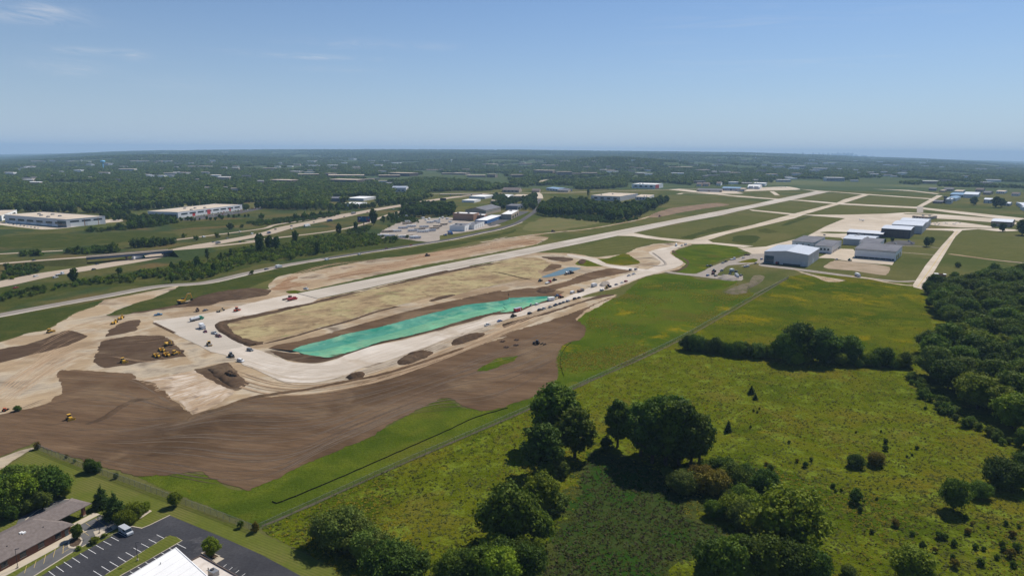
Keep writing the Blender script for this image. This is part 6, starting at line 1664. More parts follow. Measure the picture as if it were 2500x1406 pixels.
def annexe():
    za = 4.6
    p0, p1, p2 = (G('I ' + t, za)[0] for t in ('1805,1258', '1885,1214', '2225,1406'))
    ey = (p2 - p1).normalized()
    ex = (p1 - p0)
    ex = (ex - ey * ex.dot(ey))
    w = ex.length
    ex.normalize()
    e = empty('annexe', (p1.x, p1.y, 0), math.atan2(ey.y, ey.x), 'low annexe with a stained pale roof and an air handler', 'building')
    s = 1 if (Vector((-ey.y, ey.x, 0))).dot(ex) < 0 else -1
    # local x along the eave, local y from the eave (0) back towards the white roof
    MB().box(0.2, 40, 0.2 * s, (w + 6) * s, -0.2, za - 0.1).build('wall', B_beige, e)
    r = MB().box(0.1, 40, 0.1 * s, (w + 6) * s, za - 0.09, za).build('roof', mat('stained_membrane', (0.62, 0.56, 0.50), (0.50, 0.44, 0.38), scale=0.4, detail=7), e)
    pb = MB()
    pb.box(-0.05, 40, -0.05 * s, 0.25 * s, za - 0.3, za + 0.3)
    pb.box(-0.05, 0.25, 0.26 * s, (w + 6) * s, za - 0.3, za + 0.3)
    pb.build('parapet', B_brown, r)
    c = Matrix.Rotation(-math.atan2(ey.y, ey.x), 4, 'Z') @ (G('I 2005,1395', za)[0] - Vector((p1.x, p1.y, za)))
    u = MB().box(c.x - 1.3, c.x + 1.3, c.y - 0.9, c.y + 0.9, za, za + 1.5).build('air_handler', M_steel, r)
    MB().cyl((c.x - 0.5, c.y, za + 1.5), (c.x - 0.5, c.y, za + 1.72), 0.5, 0.5, 12).build('fan_cowl', M_trim, r)
    for dx, dy in ((-3.5, 0.6), (2.2, -0.5)):
        MB().cyl((c.x + dx, c.y + dy, za), (c.x + dx, c.y + dy, za + 0.6), 0.13, 0.13, 8).build('vent_pipe', M_trim, r)
annexe()
# --- chain link fence
M_link = bpy.data.materials.new('chain_link')
M_link.use_nodes = True
_b = M_link.node_tree.nodes['Principled BSDF']
_b.inputs['Base Color'].default_value = (0.33, 0.33, 0.31, 1)
_b.inputs['Roughness'].default_value = 0.6
_b.inputs['Alpha'].default_value = 0.30
POST = MB().cyl((0, 0, -0.2), (0, 0, 2.35), 0.05, 0.05, 6).cyl((0, 0, 2.35), (0.18, -0.18, 2.7), 0.025, 0.02, 4).mesh('post')
def chain_fence(label, spec, gap, h=2.3, maxposts=130):
    c0 = G(spec)
    ln = sum((a - b).length for a, b in zip(c0, c0[1:]))
    n = min(maxposts, int(ln / gap))
    c = catmull(c0, n)
    e = empty('chain_link_fence', c[0], 0, label, 'fence')
    o0 = c[0]
    fab, rail = MB(), MB()
    for i, p in enumerate(c):
        q = link('post', POST, M_steel, e)
        q.location = p - o0
        if i:
            a, b = c[i - 1] - o0, p - o0
            up = Vector((0, 0, h))
            k = Vector((0, 0, 0.06))
            fab.quad(a + k, b + k, b + up, a + up)
            rail.cyl(a + up, b + up, 0.03, 0.03, 4, caps=False)
            rail.cyl(a + up + Vector((0.15, -0.15, 0.3)), b + up + Vector((0.15, -0.15, 0.3)), 0.012, 0.012, 3, caps=False)
    fab.build('wire_mesh', M_link, e, fix=False)
    rail.build('top_rail', M_steel, e)
    return e
chain_fence('chain link fence between the bare field and the lawn', 'I 335,210 800,402 1100,505 1600,690 2000,835 2400,993', 3.0)
chain_fence('long chain link fence running from its corner up to the hangar access road', 'M 626,1297 700,1263 800,1218 1000,1127 1200,1041 1410,946 1600,858 1690,812 1830,733 1925,680', 3.2, maxposts=280)
def silt_fence(label, spec, h=0.5):
    c0 = G(spec)
    ln = sum((a - b).length for a, b in zip(c0, c0[1:]))
    n = int(ln / 2.5)
    c = catmull(c0, n)
    e = empty('silt_fence', c[0], 0, label, 'silt fence')
    m, st = MB(), MB()
    w = lambda i: Vector((0.12 * math.sin(i * 1.7), 0.12 * math.cos(i * 2.3), 0))
    for i in range(n - 1):
        a, b = c[i] - c[0] + w(i), c[i + 1] - c[0] + w(i + 1)
        m.quad(a, b, b + Vector((0, 0, h)), a + Vector((0, 0, h)))
        if i % 2 == 0:
            st.box(a.x - 0.04, a.x + 0.04, a.y - 0.1, a.y - 0.02, 0, h + 0.25)
    m.build('fabric', mat('black_fabric', (0.016, 0.017, 0.018), rough=0.9), e, fix=False)
    st.build('stakes', mat('stake_wood', (0.2, 0.15, 0.1)), e)
silt_fence('black silt fence snaking across the grass strip inside the chain link fence', 'J 246,712 290,716 340,712 800,522 1150,370 1400,260 1650,150 1900,40 M 1160,1020 1240,996')
silt_fence('short black silt fence at the edge of the bright meadow', 'G 690,1406 660,1300 665,1200 720,1110 760,1085')
# --- light poles of the car park
def lamp_post(spec, label):
    p = G(spec)[0]
    e = empty('lamp_post', p, 0.5, label, 'lamp post')
    MB().cyl((0, 0, -0.1), (0, 0, 6.0), 0.09, 0.06, 8).build('pole', M_trim, e)
    MB().cyl((0, 0, -0.1), (0, 0, 0.7), 0.28, 0.28, 10).build('footing', M_curb, e)
    MB().box(-0.1, 0.9, -0.18, 0.18, 6.0, 6.14).build('lamp_head', M_trim, e)
lamp_post('I 935,1005', 'thin lamp post on the paved island beside the clinic stalls')
lamp_post('I 168,1330', 'thin lamp post on the pavement before the clinic')
lamp_post('I 1292,1262', 'short lamp post on the grass island of the car park')
# ================================================================== EARTHWORKS WITH HEIGHT
def mound(name, label, spec, h, m, cat='mound', seed=0, group=None):
    """A heap of soil over the outline, rounded and lumpy."""
    pts = G(spec)
    n = 72
    c = catmull(pts + [pts[0]], n + 1)[:n]
    ctr = sum(c, Vector()) / n
    V, F = [], []
    rings = 9
    for k in range(rings + 1):
        t = k / rings
        for i, p in enumerate(c):
            q = p.lerp(ctr, t * 0.96)
            jz = 0.35 * noise.noise(Vector((q.x * 0.25, q.y * 0.25, seed))) + 0.2 * noise.noise(Vector((q.x * 0.8, q.y * 0.8, seed)))
            q2 = q + (q - ctr).normalized() * (1.3 * noise.noise(Vector((q.x * 0.2, q.y * 0.2, 3 + seed)))) * (1 - t)
            V.append((q2.x, q2.y, 0.02 + h * (1 - (1 - min(1, t * 1.7)) ** 2) * (1 + jz) if k else -0.1))
    for k in range(rings):
        F += [(k * n + i, k * n + (i + 1) % n, (k + 1) * n + (i + 1) % n, (k + 1) * n + i) for i in range(n)]
    F.append(tuple(rings * n + i for i in range(n)))
    me = bpy.data.meshes.new(name)
    me.from_pydata(V, [], F)
    for p in me.polygons:
        p.use_smooth = True
    return tag(link(name, me, m), label, cat, group)
mound('soil_pile', 'dark soil pile beside the bend of the gravelled taxiway', 'F 950,1260 1010,1225 1090,1210 1140,1225 1100,1260 1000,1280', 1.6, M_brown2, seed=1)
mound('soil_pile', 'long dark soil pile along the lower edge of the gravelled taxiway', 'F 1430,1120 1500,1060 1620,1010 1750,1005 1790,1030 1700,1080 1560,1130 1460,1138', 2.0, M_brown2, seed=2)
mound('soil_pile', 'dark soil pile farther along the gravelled taxiway', 'F 1950,930 2000,890 2120,850 2260,830 2280,855 2150,910 1990,955', 1.8, M_brown2, seed=3)
mound('soil_pile', 'dark topsoil heap the excavator works on', 'E 1780,245 1850,190 2050,140 2300,105 2480,95 F 150,410 235,425 190,465 0,500 E 2150,215 1900,255', 2.6, M_brown2, seed=4)
mound('soil_pile', 'flat brown soil heap beside the gravel pad', 'E 1960,860 2100,815 2180,805 2230,870 2350,990 2240,1050 2080,960', 1.4, M_brown2, seed=5)
mound('soil_pile', 'small dark mound on the flat brown heap', 'E 2130,930 2200,905 2260,925 2290,960 2220,965', 2.6, M_brown2, seed=6)
mound('soil_pile', 'grassy rubble mound beside the gravel yard', 'G 2215,600 2280,570 2400,540 2500,500 H 150,400 240,410 180,480 0,560 G 2450,605 2300,625', 2.2, mat('weedy_rubble', (0.10, 0.095, 0.045), (0.18, 0.145, 0.105), scale=0.15), seed=7)
mound('soil_pile', 'reddish dirt heap at the end of the straw field', 'G 820,320 850,290 900,295 880,330 840,335', 1.6, M_brown2, seed=8)
mound('soil_pile', 'dark spoil heap at the end of the green basin', 'G 420,590 470,565 560,560 620,590 520,620 430,605', 1.8, M_brown2, seed=9)
mound('gravel_pile', 'grey gravel heap on the yard beside the parked machines', 'G 2150,470 2190,440 2290,445 2370,480 2260,492', 2.0, M_grey_gravel, seed=10)
mound('gravel_pile', 'pale gravel heap on the taxiway beside the white truck', 'G 1020,540 1060,505 1120,505 1130,530 1070,550', 2.0, M_grey_gravel, seed=11)
mound('soil_pile', 'dark berm along the straw field edge', 'F 1735,530 1850,490 1980,465 1995,475 1900,505 1780,535', 1.2, M_brown2, seed=12)
def berm(name, spec, w, h, m, seed=0):
    c0 = G(spec)
    ln = sum((a - b).length for a, b in zip(c0, c0[1:]))
    n = int(max(12, min(320, ln / 2.0)))
    c = catmull(c0, n)
    prof = [(-0.5, 0.0), (-0.28, 0.75), (0.0, 1.0), (0.25, 0.7), (0.5, 0.0)]
    V, F = [], []
    for i, p in enumerate(c):
        d = c[min(i + 1, n - 1)] - c[max(i - 1, 0)]
        d.z = 0
        d.normalize()
        s = Vector((d.y, -d.x, 0))
        e_ = min(1, i / 4, (n - 1 - i) / 4)
        for a, z in prof:
            q = p + s * (a * w * (1 + 0.25 * noise.noise(Vector((p.x * 0.15, p.y * 0.15, a + seed)))))
            V.append((q.x, q.y, 0.03 + z * h * e_ * (1 + 0.5 * noise.noise(Vector((q.x * 0.3, q.y * 0.3, seed))))))
        if i:
            k = 5 * i
            F += [(k - 5 + j, k - 4 + j, k + 1 + j, k + j) for j in range(4)]
    me = bpy.data.meshes.new(name)
    me.from_pydata(V, [], F)
    for p in me.polygons:
        p.use_smooth = True
    me.update()
    if me.polygons[0].normal.z < 0:
        me.flip_normals()
    return tag(link(name, me, m), kind='structure')
berm('earth_berm', 'E 2400,352 2250,398 2130,420 2085,450 2120,500 2220,560 2330,615 2420,640 F 60,945 170,930', 5.5, 1.3, M_brown2, 1)
berm('earth_berm', 'F 170,935 420,878 700,797 1000,715 1250,632 1480,575', 2.2, 0.9, M_brown2, 2)
berm('earth_berm', 'F 300,612 600,562 760,515 1100,438', 4.0, 1.0, M_brown2, 3)
berm('earth_berm', 'M 455,1030 480,1013 540,998 615,972 F 600,1370 800,1330 1000,1290 1300,1230 1600,1140 1900,1040 2100,968', 3.0, 0.9, M_brown, 4)
berm('earth_berm', 'E 800,1400 1000,1330 1150,1230 1300,1165 1500,1140', 3.5, 1.1, M_brown2, 5)
berm('earth_berm', 'G 0,405 120,425 260,460 400,488', 2.0, 0.7, M_brown2, 6)
berm('earth_berm', 'G 1530,220 1600,270 1660,330 1600,350 1500,345', 3.5, 0.9, M_grey_gravel, 7)
def basin():
    """Seeded drainage basin: a long trough between brown banks."""
    far_out = 'F 215,975 320,940 500,905 750,845 1000,775 1250,705 1500,635 1800,560 2100,495 2400,430 G 120,590 350,560 520,570 700,590'
    far_in = 'F 442,1000 520,957 750,900 950,842 1200,790 1400,742 1700,662 1900,612 2100,562 2300,540 2500,512 G 150,655 350,645 500,635 612,640'
    mid = 'F 500,1012 640,1005 800,975 1000,930 1200,880 1400,830 1700,745 1900,690 2100,640 2300,605 2500,570 G 100,725 300,690 450,668 590,652'
    near_in = 'F 560,1032 700,1052 822,1056 1100,980 1300,912 1500,870 1700,820 1900,762 2100,702 2300,650 2500,605 G 80,790 230,775 330,738 450,700 560,668'
    near_out = 'F 230,1000 300,1045 400,1085 560,1112 700,1112 850,1075 1000,1008 1200,945 1500,885 1900,785 2200,705 G 0,815 230,795 400,725 540,690 640,660'
    n = 150
    zs = [0.25, 1.1, 0.25, 0.8, 0.25]
    L5 = []
    for s, z in zip((far_out, far_in, mid, near_in, near_out), zs):
        c = catmull(G(s, z), n)
        for p in c:
            p.z = z + 0.25 * noise.noise(Vector((p.x * 0.1, p.y * 0.1, z)))
            if s in (far_in, near_in, mid):
                p.x += 0.8 * noise.noise(Vector((p.x * 0.09, p.y * 0.09, z + 4))) + 0.35 * noise.noise(Vector((p.x * 0.4, p.y * 0.4, z + 4)))
                p.y += 1.0 * noise.noise(Vector((p.x * 0.09, p.y * 0.09, z + 9))) + 0.5 * noise.noise(Vector((p.x * 0.4, p.y * 0.4, z + 9)))
        L5.append(c)
    def loft(name, rows, m, sub, jit=0.0):
        V, F = [], []
        R_ = []
        for a, b in zip(rows, rows[1:]):
            for k in range(sub):
                R_.append([p.lerp(q, k / sub) for p, q in zip(a, b)])
        R_.append(rows[-1])
        for r in R_:
            for p in r:
                V.append((p.x, p.y, p.z + jit * noise.noise(Vector((p.x * 0.4, p.y * 0.4, 0)))))
        for j in range(len(R_) - 1):
            F += [(j * n + i, j * n + i + 1, (j + 1) * n + i + 1, (j + 1) * n + i) for i in range(n - 1)]
        me = bpy.data.meshes.new(name)
        me.from_pydata(V, [], F)
        for p in me.polygons:
            p.use_smooth = True
        me.update()
        if me.polygons[0].normal.z < 0:
            me.flip_normals()
        return tag(link(name, me, m), kind='structure')
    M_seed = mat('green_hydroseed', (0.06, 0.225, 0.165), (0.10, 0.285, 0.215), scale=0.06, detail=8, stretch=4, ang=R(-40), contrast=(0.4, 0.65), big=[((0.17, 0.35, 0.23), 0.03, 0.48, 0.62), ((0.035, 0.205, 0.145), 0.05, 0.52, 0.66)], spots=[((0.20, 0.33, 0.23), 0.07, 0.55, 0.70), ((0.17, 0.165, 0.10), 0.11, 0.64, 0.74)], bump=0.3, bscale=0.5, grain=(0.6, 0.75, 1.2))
    loft('basin_bank', [L5[0], L5[1]], M_brown, 4, 0.3)
    M_seed2 = mat('pale_sunlit_hydroseed', (0.15, 0.315, 0.195), (0.095, 0.285, 0.19), scale=0.06, detail=7, stretch=4, ang=R(-40), contrast=(0.4, 0.65), big=[((0.17, 0.40, 0.24), 0.03, 0.48, 0.62), ((0.05, 0.29, 0.2), 0.04, 0.58, 0.7)], spots=[((0.24, 0.33, 0.2), 0.07, 0.55, 0.72), ((0.2, 0.18, 0.11), 0.10, 0.63, 0.74)], bump=0.3, bscale=0.5, grain=(0.6, 0.75, 1.2))  # paler seed green, with the near slope's sunlit tone put into the colour
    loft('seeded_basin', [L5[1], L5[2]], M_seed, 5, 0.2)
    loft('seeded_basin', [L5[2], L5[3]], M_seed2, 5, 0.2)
    loft('basin_bank', [L5[3], L5[4]], M_brown2, 3, 0.3)
basin()
# ================================================================== VEHICLES AND MACHINES
def paint(name, c, rough=0.35):
    return mat('paint_' + name, c, rough=rough, spec=0.5)
V_white, V_black, V_silver, V_blue, V_red = paint('white', (0.72, 0.72, 0.71)), paint('black', (0.012, 0.013, 0.016)), paint('silver', (0.42, 0.44, 0.46)), paint('blue', (0.05, 0.14, 0.34)), paint('red', (0.36, 0.025, 0.025))
V_grey, V_maroon, V_green, V_navy, V_tan = paint('grey', (0.14, 0.15, 0.16)), paint('maroon', (0.13, 0.02, 0.03)), paint('green', (0.02, 0.22, 0.13)), paint('navy', (0.03, 0.05, 0.11)), paint('tan', (0.40, 0.32, 0.2))
V_yellow, V_orange, V_rust = paint('machine_yellow', (0.60, 0.34, 0.03), 0.5), paint('machine_orange', (0.58, 0.10, 0.02), 0.5), paint('rust', (0.14, 0.075, 0.05), 0.8)
V_lblue = paint('light_blue', (0.12, 0.32, 0.52))
M_tyre = mat('tyre_rubber', (0.018, 0.018, 0.018), rough=0.9)
M_track = mat('track_steel', (0.05, 0.045, 0.04), (0.09, 0.075, 0.055), scale=2.0, rough=0.8)
M_lamp = mat('lamp_glass', (0.6, 0.6, 0.58), rough=0.2, spec=0.5)
M_tail = mat('tail_lamp', (0.35, 0.02, 0.02), rough=0.3, spec=0.5)
def frustum(mb, x0, x1, tx0, tx1, hw, thw, z0, z1):
    return mb.add([(x0, -hw, z0), (x1, -hw, z0), (x1, hw, z0), (x0, hw, z0), (tx0, -thw, z1), (tx1, -thw, z1), (tx1, thw, z1), (tx0, thw, z1)],
                  [(3, 2, 1, 0), (4, 5, 6, 7), (0, 1, 5, 4), (1, 2, 6, 5), (2, 3, 7, 6), (3, 0, 4, 7)])
def wheelmesh(r, w):
    return MB().cyl((0, -w / 2, 0), (0, w / 2, 0), r, r, 12).cyl((0, -w / 2 - 0.02, 0), (0, w / 2 + 0.02, 0), r * 0.55, r * 0.55, 8).mesh('wheel')
WM = {k: wheelmesh(*v) for k, v in {'car': (0.34, 0.24), 'truck': (0.52, 0.34), 'big': (0.95, 0.7), 'tractor': (0.85, 0.5), 'small': (0.3, 0.2)}.items()}
def wheels(e, xs, y, kind='car'):
    r = {'car': 0.34, 'truck': 0.52, 'big': 0.95, 'tractor': 0.85, 'small': 0.3}[kind]
    for x in xs:
        for s in (-1, 1):
            w = link('wheel', WM[kind], M_tyre, e)
            w.location = (x, s * y, r)
CARM = {}
def car_meshes():
    def loop(prof, hw):
        return MB().prism(prof, -hw, hw)
    b = loop([(-2.3, 0.32), (-2.32, 0.82), (-1.55, 0.93), (1.0, 0.92), (2.15, 0.74), (2.32, 0.5), (2.3, 0.32)], 0.9)
    frustum(b, -1.0, 0.42, -0.95, 0.36, 0.68, 0.64, 1.40, 1.46)
    g = frustum(MB(), -1.65, 1.08, -1.0, 0.42, 0.80, 0.68, 0.93, 1.40)
    CARM['sedan'] = (b.mesh('body'), g.mesh('window'), (1.4, -1.4), 0.82, 2.3)
    b = loop([(-2.35, 0.38), (-2.38, 1.05), (1.05, 1.06), (2.2, 0.95), (2.36, 0.6), (2.3, 0.38)], 0.95)
    frustum(b, -2.15, 0.5, -2.05, 0.42, 0.78, 0.74, 1.66, 1.74)
    g = frustum(MB(), -2.33, 1.15, -2.12, 0.5, 0.88, 0.78, 1.06, 1.66)
    CARM['suv'] = (b.mesh('body'), g.mesh('window'), (1.45, -1.45), 0.86, 2.34)
    b = loop([(-2.8, 0.5), (-2.82, 0.78), (-0.6, 0.8), (-0.6, 1.08), (1.45, 1.08), (2.65, 1.0), (2.8, 0.6), (2.75, 0.42), (-2.7, 0.42)], 0.97)
    b.box(-2.82, -0.62, -0.97, -0.85, 0.81, 1.15).box(-2.82, -0.62, 0.85, 0.97, 0.81, 1.15).box(-2.84, -2.74, -0.84, 0.84, 0.81, 1.15)
    frustum(b, -0.45, 0.75, -0.4, 0.68, 0.78, 0.74, 1.72, 1.80)
    g = frustum(MB(), -0.6, 1.4, -0.48, 0.75, 0.9, 0.78, 1.09, 1.72)
    CARM['pickup'] = (b.mesh('body'), g.mesh('window'), (1.8, -1.75), 0.88, 2.78)
    b = loop([(-2.75, 0.42), (-2.78, 2.1), (1.35, 2.12), (2.0, 1.25), (2.7, 1.05), (2.78, 0.45)], 0.98)
    g = MB().prism([(1.3, 1.35), (1.37, 2.05), (1.52, 2.0), (2.02, 1.32)], -0.92, 0.92)
    g.box(-0.1, 1.25, -1.0, 1.0, 1.35, 1.95)
    CARM['van'] = (b.mesh('body'), g.mesh('window'), (1.8, -1.75), 0.88, 2.72)
car_meshes()
LAMPM = MB().box(-0.05, 0.05, -0.18, 0.18, -0.09, 0.09).mesh('lamp')
def bodypart(e, name, me, m):
    o = bpy.data.objects.new(name, me)
    COL.objects.link(o)
    o.parent = e
    if not me.materials:
        me.materials.append(None)
    o.material_slots[0].link = 'OBJECT'
    o.material_slots[0].material = m
    return o
def heading(px, py, dx, dy):
    a, b = at(px - dx * 0.5, py - dy * 0.5), at(px + dx * 0.5, py + dy * 0.5)
    return math.atan2(b.y - a.y, b.x - a.x)
def zp(zone, x, y):
    z = ZONES[zone]
    return z[0] + x / z[2], z[1] + y / z[2]
def car(zone, x, y, kind, m, label, hd=(20, -6), group=None, z=0.0, lamps=True, lift=0.0):
    px, py = zp(zone, x, y)
    p = at(px, py, z) if z else at(px, py)
    p.z += 0.02 + lift
    e = empty({'sedan': 'car', 'suv': 'suv', 'pickup': 'pickup_truck', 'van': 'van'}[kind], p, heading(px, py, *hd) if isinstance(hd, tuple) else hd, label, {'sedan': 'car', 'suv': 'car', 'pickup': 'pickup', 'van': 'van'}[kind], group)
    b, g, xs, wy, fx = CARM[kind]
    bodypart(e, 'body', b, m)
    link('window', g, GLASS, e)
    wheels(e, xs, wy)
    if lamps:
        for s in (-1, 1):
            l_ = link('headlight', LAMPM, M_lamp, e)
            l_.location = (fx, s * 0.62, 0.72)
            l_ = bodypart(e, 'tail_light', LAMPM, M_tail)
            l_.location = (-fx - 0.01, s * 0.66, 0.78)
    return e
def truck(zone, x, y, kind, cab, load, label, hd=(20, -6), cat='truck', lift=0.0, z=0.0):
    px, py = zp(zone, x, y)
    p = at(px, py, z) if z else at(px, py)
    p.z += 0.02 + lift
    e = empty({'semi': 'semi_truck', 'box': 'box_truck', 'tank': 'tank_truck', 'dump': 'dump_truck', 'flat': 'flatbed_truck', 'mixer': 'mixer_truck'}[kind], p, heading(px, py, *hd) if isinstance(hd, tuple) else hd, label, cat)
    L_ = {'semi': 16.0, 'box': 7.5, 'tank': 9.5, 'dump': 8.0, 'flat': 8.5, 'mixer': 8.5}[kind]
    f = L_ / 2
    MB().box(-f, f - 0.4, -0.45, 0.45, 0.6, 0.95).build('chassis', M_trim, e)
    c = frustum(MB(), f - 2.2, f, f - 2.1, f - 0.35, 1.2, 1.12, 0.55, 2.75 if kind != 'semi' else 3.1)
    if kind in ('semi', 'tank', 'dump', 'mixer'):
        c.box(f, f + 1.3, -0.95, 0.95, 0.6, 1.65)
    cb = c.build('cab', cab, e)
    MB().box(f - 0.9, f - 0.28, -1.21, 1.21, 1.75, 2.4).build('window', GLASS, cb)
    if kind in ('semi', 'box'):
        zt = 4.0 if kind == 'semi' else 3.4
        b = MB().box(-f, f - 2.6, -1.28, 1.28, 1.0, zt).build('cargo_box', load, e)
        MB().box(-f - 0.05, -f + 0.02, -1.1, 1.1, 1.1, zt - 0.15).build('rear_door', B_lgrey, b)
    elif kind == 'tank':
        MB().cyl((-f, 0, 1.95), (f - 2.5, 0, 1.95), 1.05, 1.05, 16).build('tank', load, e)
        MB().cyl((-f * 0.3, 0, 2.95), (-f * 0.3, 0, 3.15), 0.35, 0.35, 10).build('hatch', M_steel, e)
    elif kind == 'mixer':
        MB().lathe([(0.5, -2.2), (1.15, -0.9), (1.15, 0.5), (0.55, 2.0)], 14).build('drum', load, e)
        d = e.children[-1]
        d.rotation_euler = (0, R(-72), 0)
        d.location = (-1.0, 0, 2.25)
    elif kind == 'dump':
        frustum(MB(), -f, f - 2.6, -f - 0.2, f - 2.4, 1.1, 1.3, 1.0, 2.4).build('dump_body', load, e)
    else:
        MB().box(-f, f - 2.5, -1.25, 1.25, 0.98, 1.2).build('bed', load, e)
    wheels(e, (f - 0.4, -f + 1.0, -f + 2.4) + ((f - 3.2,) if kind == 'semi' else ()), 1.0, 'truck')
    return e
def excavator(zone, x, y, label, hd, m=None, s=1.0, arm=1):
    m = m or V_yellow
    px, py = zp(zone, x, y)
    e = empty('excavator', at(px, py), heading(px, py, *hd), label, 'excavator', s=s)
    for q in (-1, 1):
        MB().prism([(-2.2, 0.35), (-1.9, 0.05), (1.9, 0.05), (2.2, 0.35), (2.1, 0.85), (1.8, 1.0), (-1.8, 1.0), (-2.1, 0.85)], q * 1.5 - 0.32, q * 1.5 + 0.32).build('crawler_track', M_track, e)
    MB().box(-0.9, 0.9, -1.2, 1.2, 0.45, 1.0).cyl((0, 0, 1.0), (0, 0, 1.25), 0.9, 0.9, 14).build('undercarriage', M_track, e)
    h = MB().prism([(-2.9, 1.3), (-2.9, 2.3), (-2.5, 2.55), (0.6, 2.4), (1.4, 2.0), (1.4, 1.26), (-2.7, 1.26)], -1.35, 1.35).build('house', m, e)
    MB().prism([(0.1, 2.0), (0.1, 3.1), (1.1, 3.1), (1.5, 2.1), (1.45, 1.8)], 0.45, 1.36).build('cab', GLASS, h)
    MB().box(-2.98, -2.2, -1.37, 1.37, 1.28, 2.2).build('counterweight', M_trim, h)
    MB().prism([(1.0, 1.5), (0.9, 2.1), (2.7, 5.0), (3.1, 5.5), (5.3, 5.2), (5.3, 4.8), (3.4, 4.9), (3.1, 4.6)], -0.28, 0.28).build('boom', m, e)
    MB().prism([(4.9, 5.5), (5.5, 5.45), (6.1, 2.3), (5.7, 2.2)], -0.2, 0.2).build('stick', m, e)
    MB().prism([(5.6, 2.3), (6.4, 2.2), (6.2, 1.1), (5.2, 0.9), (5.0, 1.4), (5.6, 1.6)], -0.55, 0.55).build('bucket', M_track, e)
    MB().cyl((1.2, 0, 2.0), (2.5, 0, 4.0), 0.12, 0.12, 8).cyl((3.0, 0, 5.6), (5.0, 0, 5.75), 0.1, 0.1, 8).build('hydraulic_ram', M_steel, e)
    return e
def dozer(zone, x, y, label, hd, m=None, s=1.0):
    m = m or V_yellow
    px, py = zp(zone, x, y)
    e = empty('bulldozer', at(px, py), heading(px, py, *hd), label, 'bulldozer', s=s)
    for q in (-1, 1):
        MB().prism([(-1.9, 0.4), (-1.5, 0.04), (1.5, 0.04), (1.9, 0.4), (1.6, 0.85), (-0.6, 1.15), (-1.7, 0.9)], q * 1.05 - 0.3, q * 1.05 + 0.3).build('crawler_track', M_track, e)
    b = MB().prism([(-1.7, 0.5), (-1.7, 1.7), (0.2, 1.75), (1.7, 1.55), (1.75, 0.5)], -0.72, 0.72).build('body', m, e)
    c = frustum(MB(), -1.5, 0.1, -1.4, -0.05, 0.72, 0.66, 1.76, 2.75).build('cab', GLASS, e)
    MB().box(-1.6, 0.12, -0.8, 0.8, 2.76, 2.88).build('cab_roof', m, c)
    MB().cyl((0.8, 0.3, 1.65), (0.8, 0.3, 2.4), 0.08, 0.08, 8).build('exhaust', M_trim, b)
    MB().prism([(2.35, 0.05), (2.2, 0.6), (2.4, 1.3), (2.55, 1.3), (2.36, 0.6), (2.5, 0.05)], -1.75, 1.75).build('blade', m, e)
    MB().box(0.6, 2.3, -1.5, -1.36, 0.4, 0.62).box(0.6, 2.3, 1.36, 1.5, 0.4, 0.62).build('push_arm', m, e)
    MB().prism([(-1.75, 0.9), (-2.6, 0.8), (-2.75, 0.2), (-2.6, 0.2), (-2.4, 0.6), (-1.75, 0.6)], -0.4, 0.4).build('ripper', M_track, e)
    return e
def scraper(zone, x, y, label, hd, m=None, s=1.0):
    m = m or V_yellow
    px, py = zp(zone, x, y)
    e = empty('scraper', at(px, py), heading(px, py, *hd), label, 'earth scraper', s=s)
    wheels(e, (3.6, -3.6), 1.25, 'big')
    MB().prism([(2.6, 0.9), (2.6, 2.2), (3.4, 2.4), (5.2, 2.0), (5.5, 1.0)], -0.85, 0.85).build('tractor_body', m, e)
    c = frustum(MB(), 2.5, 3.7, 2.6, 3.6, 0.6, 0.55, 2.42, 3.4).build('cab', GLASS, e)
    MB().box(2.4, 3.8, -0.7, 0.7, 3.41, 3.55).build('cab_roof', m, c)
    MB().prism([(2.6, 1.6), (1.8, 2.6), (1.0, 2.7), (0.2, 1.9), (0.3, 1.5), (1.1, 2.2), (2.3, 1.3)], -0.4, 0.4).build('gooseneck', m, e)
    bowl = MB()
    for q in (-1, 1):
        bowl.prism([(-2.8, 0.5), (-2.8, 2.1), (0.6, 2.0), (1.0, 1.2), (0.7, 0.35)], q * 1.45 - 0.12, q * 1.45 + 0.12)
    bowl.box(-2.9, -2.7, -1.33, 1.33, 0.5, 2.1).box(-2.7, 0.6, -1.33, 1.33, 0.42, 0.55)
    bowl.build('bowl', m, e)
    MB().prism([(-2.95, 0.9), (-2.95, 2.0), (-4.8, 1.9), (-5.0, 1.0)], -0.8, 0.8).build('rear_engine', m, e)
    return e
def roller(zone, x, y, label, hd, m=None, s=1.0):
    m = m or V_yellow
    px, py = zp(zone, x, y)
    e = empty('road_roller', at(px, py), heading(px, py, *hd), label, 'road roller', s=s)
    MB().cyl((1.7, -1.05, 0.78), (1.7, 1.05, 0.78), 0.78, 0.78, 18).build('drum', M_steel, e)
    MB().box(0.6, 2.65, -1.25, -1.1, 0.6, 1.0).box(0.6, 2.65, 1.1, 1.25, 0.6, 1.0).box(2.52, 2.65, -1.1, 1.1, 0.6, 1.0).box(0.5, 0.75, -1.1, 1.1, 0.6, 1.1).build('drum_frame', m, e)
    MB().prism([(-2.6, 0.7), (-2.5, 1.5), (-0.9, 1.75), (0.4, 1.5), (0.48, 0.7)], -0.85, 0.85).build('body', m, e)
    c = frustum(MB(), -0.95, 0.35, -0.85, 0.2, 0.75, 0.7, 1.76, 2.85).build('cab', GLASS, e)
    MB().box(-1.0, 0.4, -0.85, 0.85, 2.86, 3.0).build('cab_roof', m, c)
    wheels(e, (-1.5,), 0.95, 'tractor')
    return e
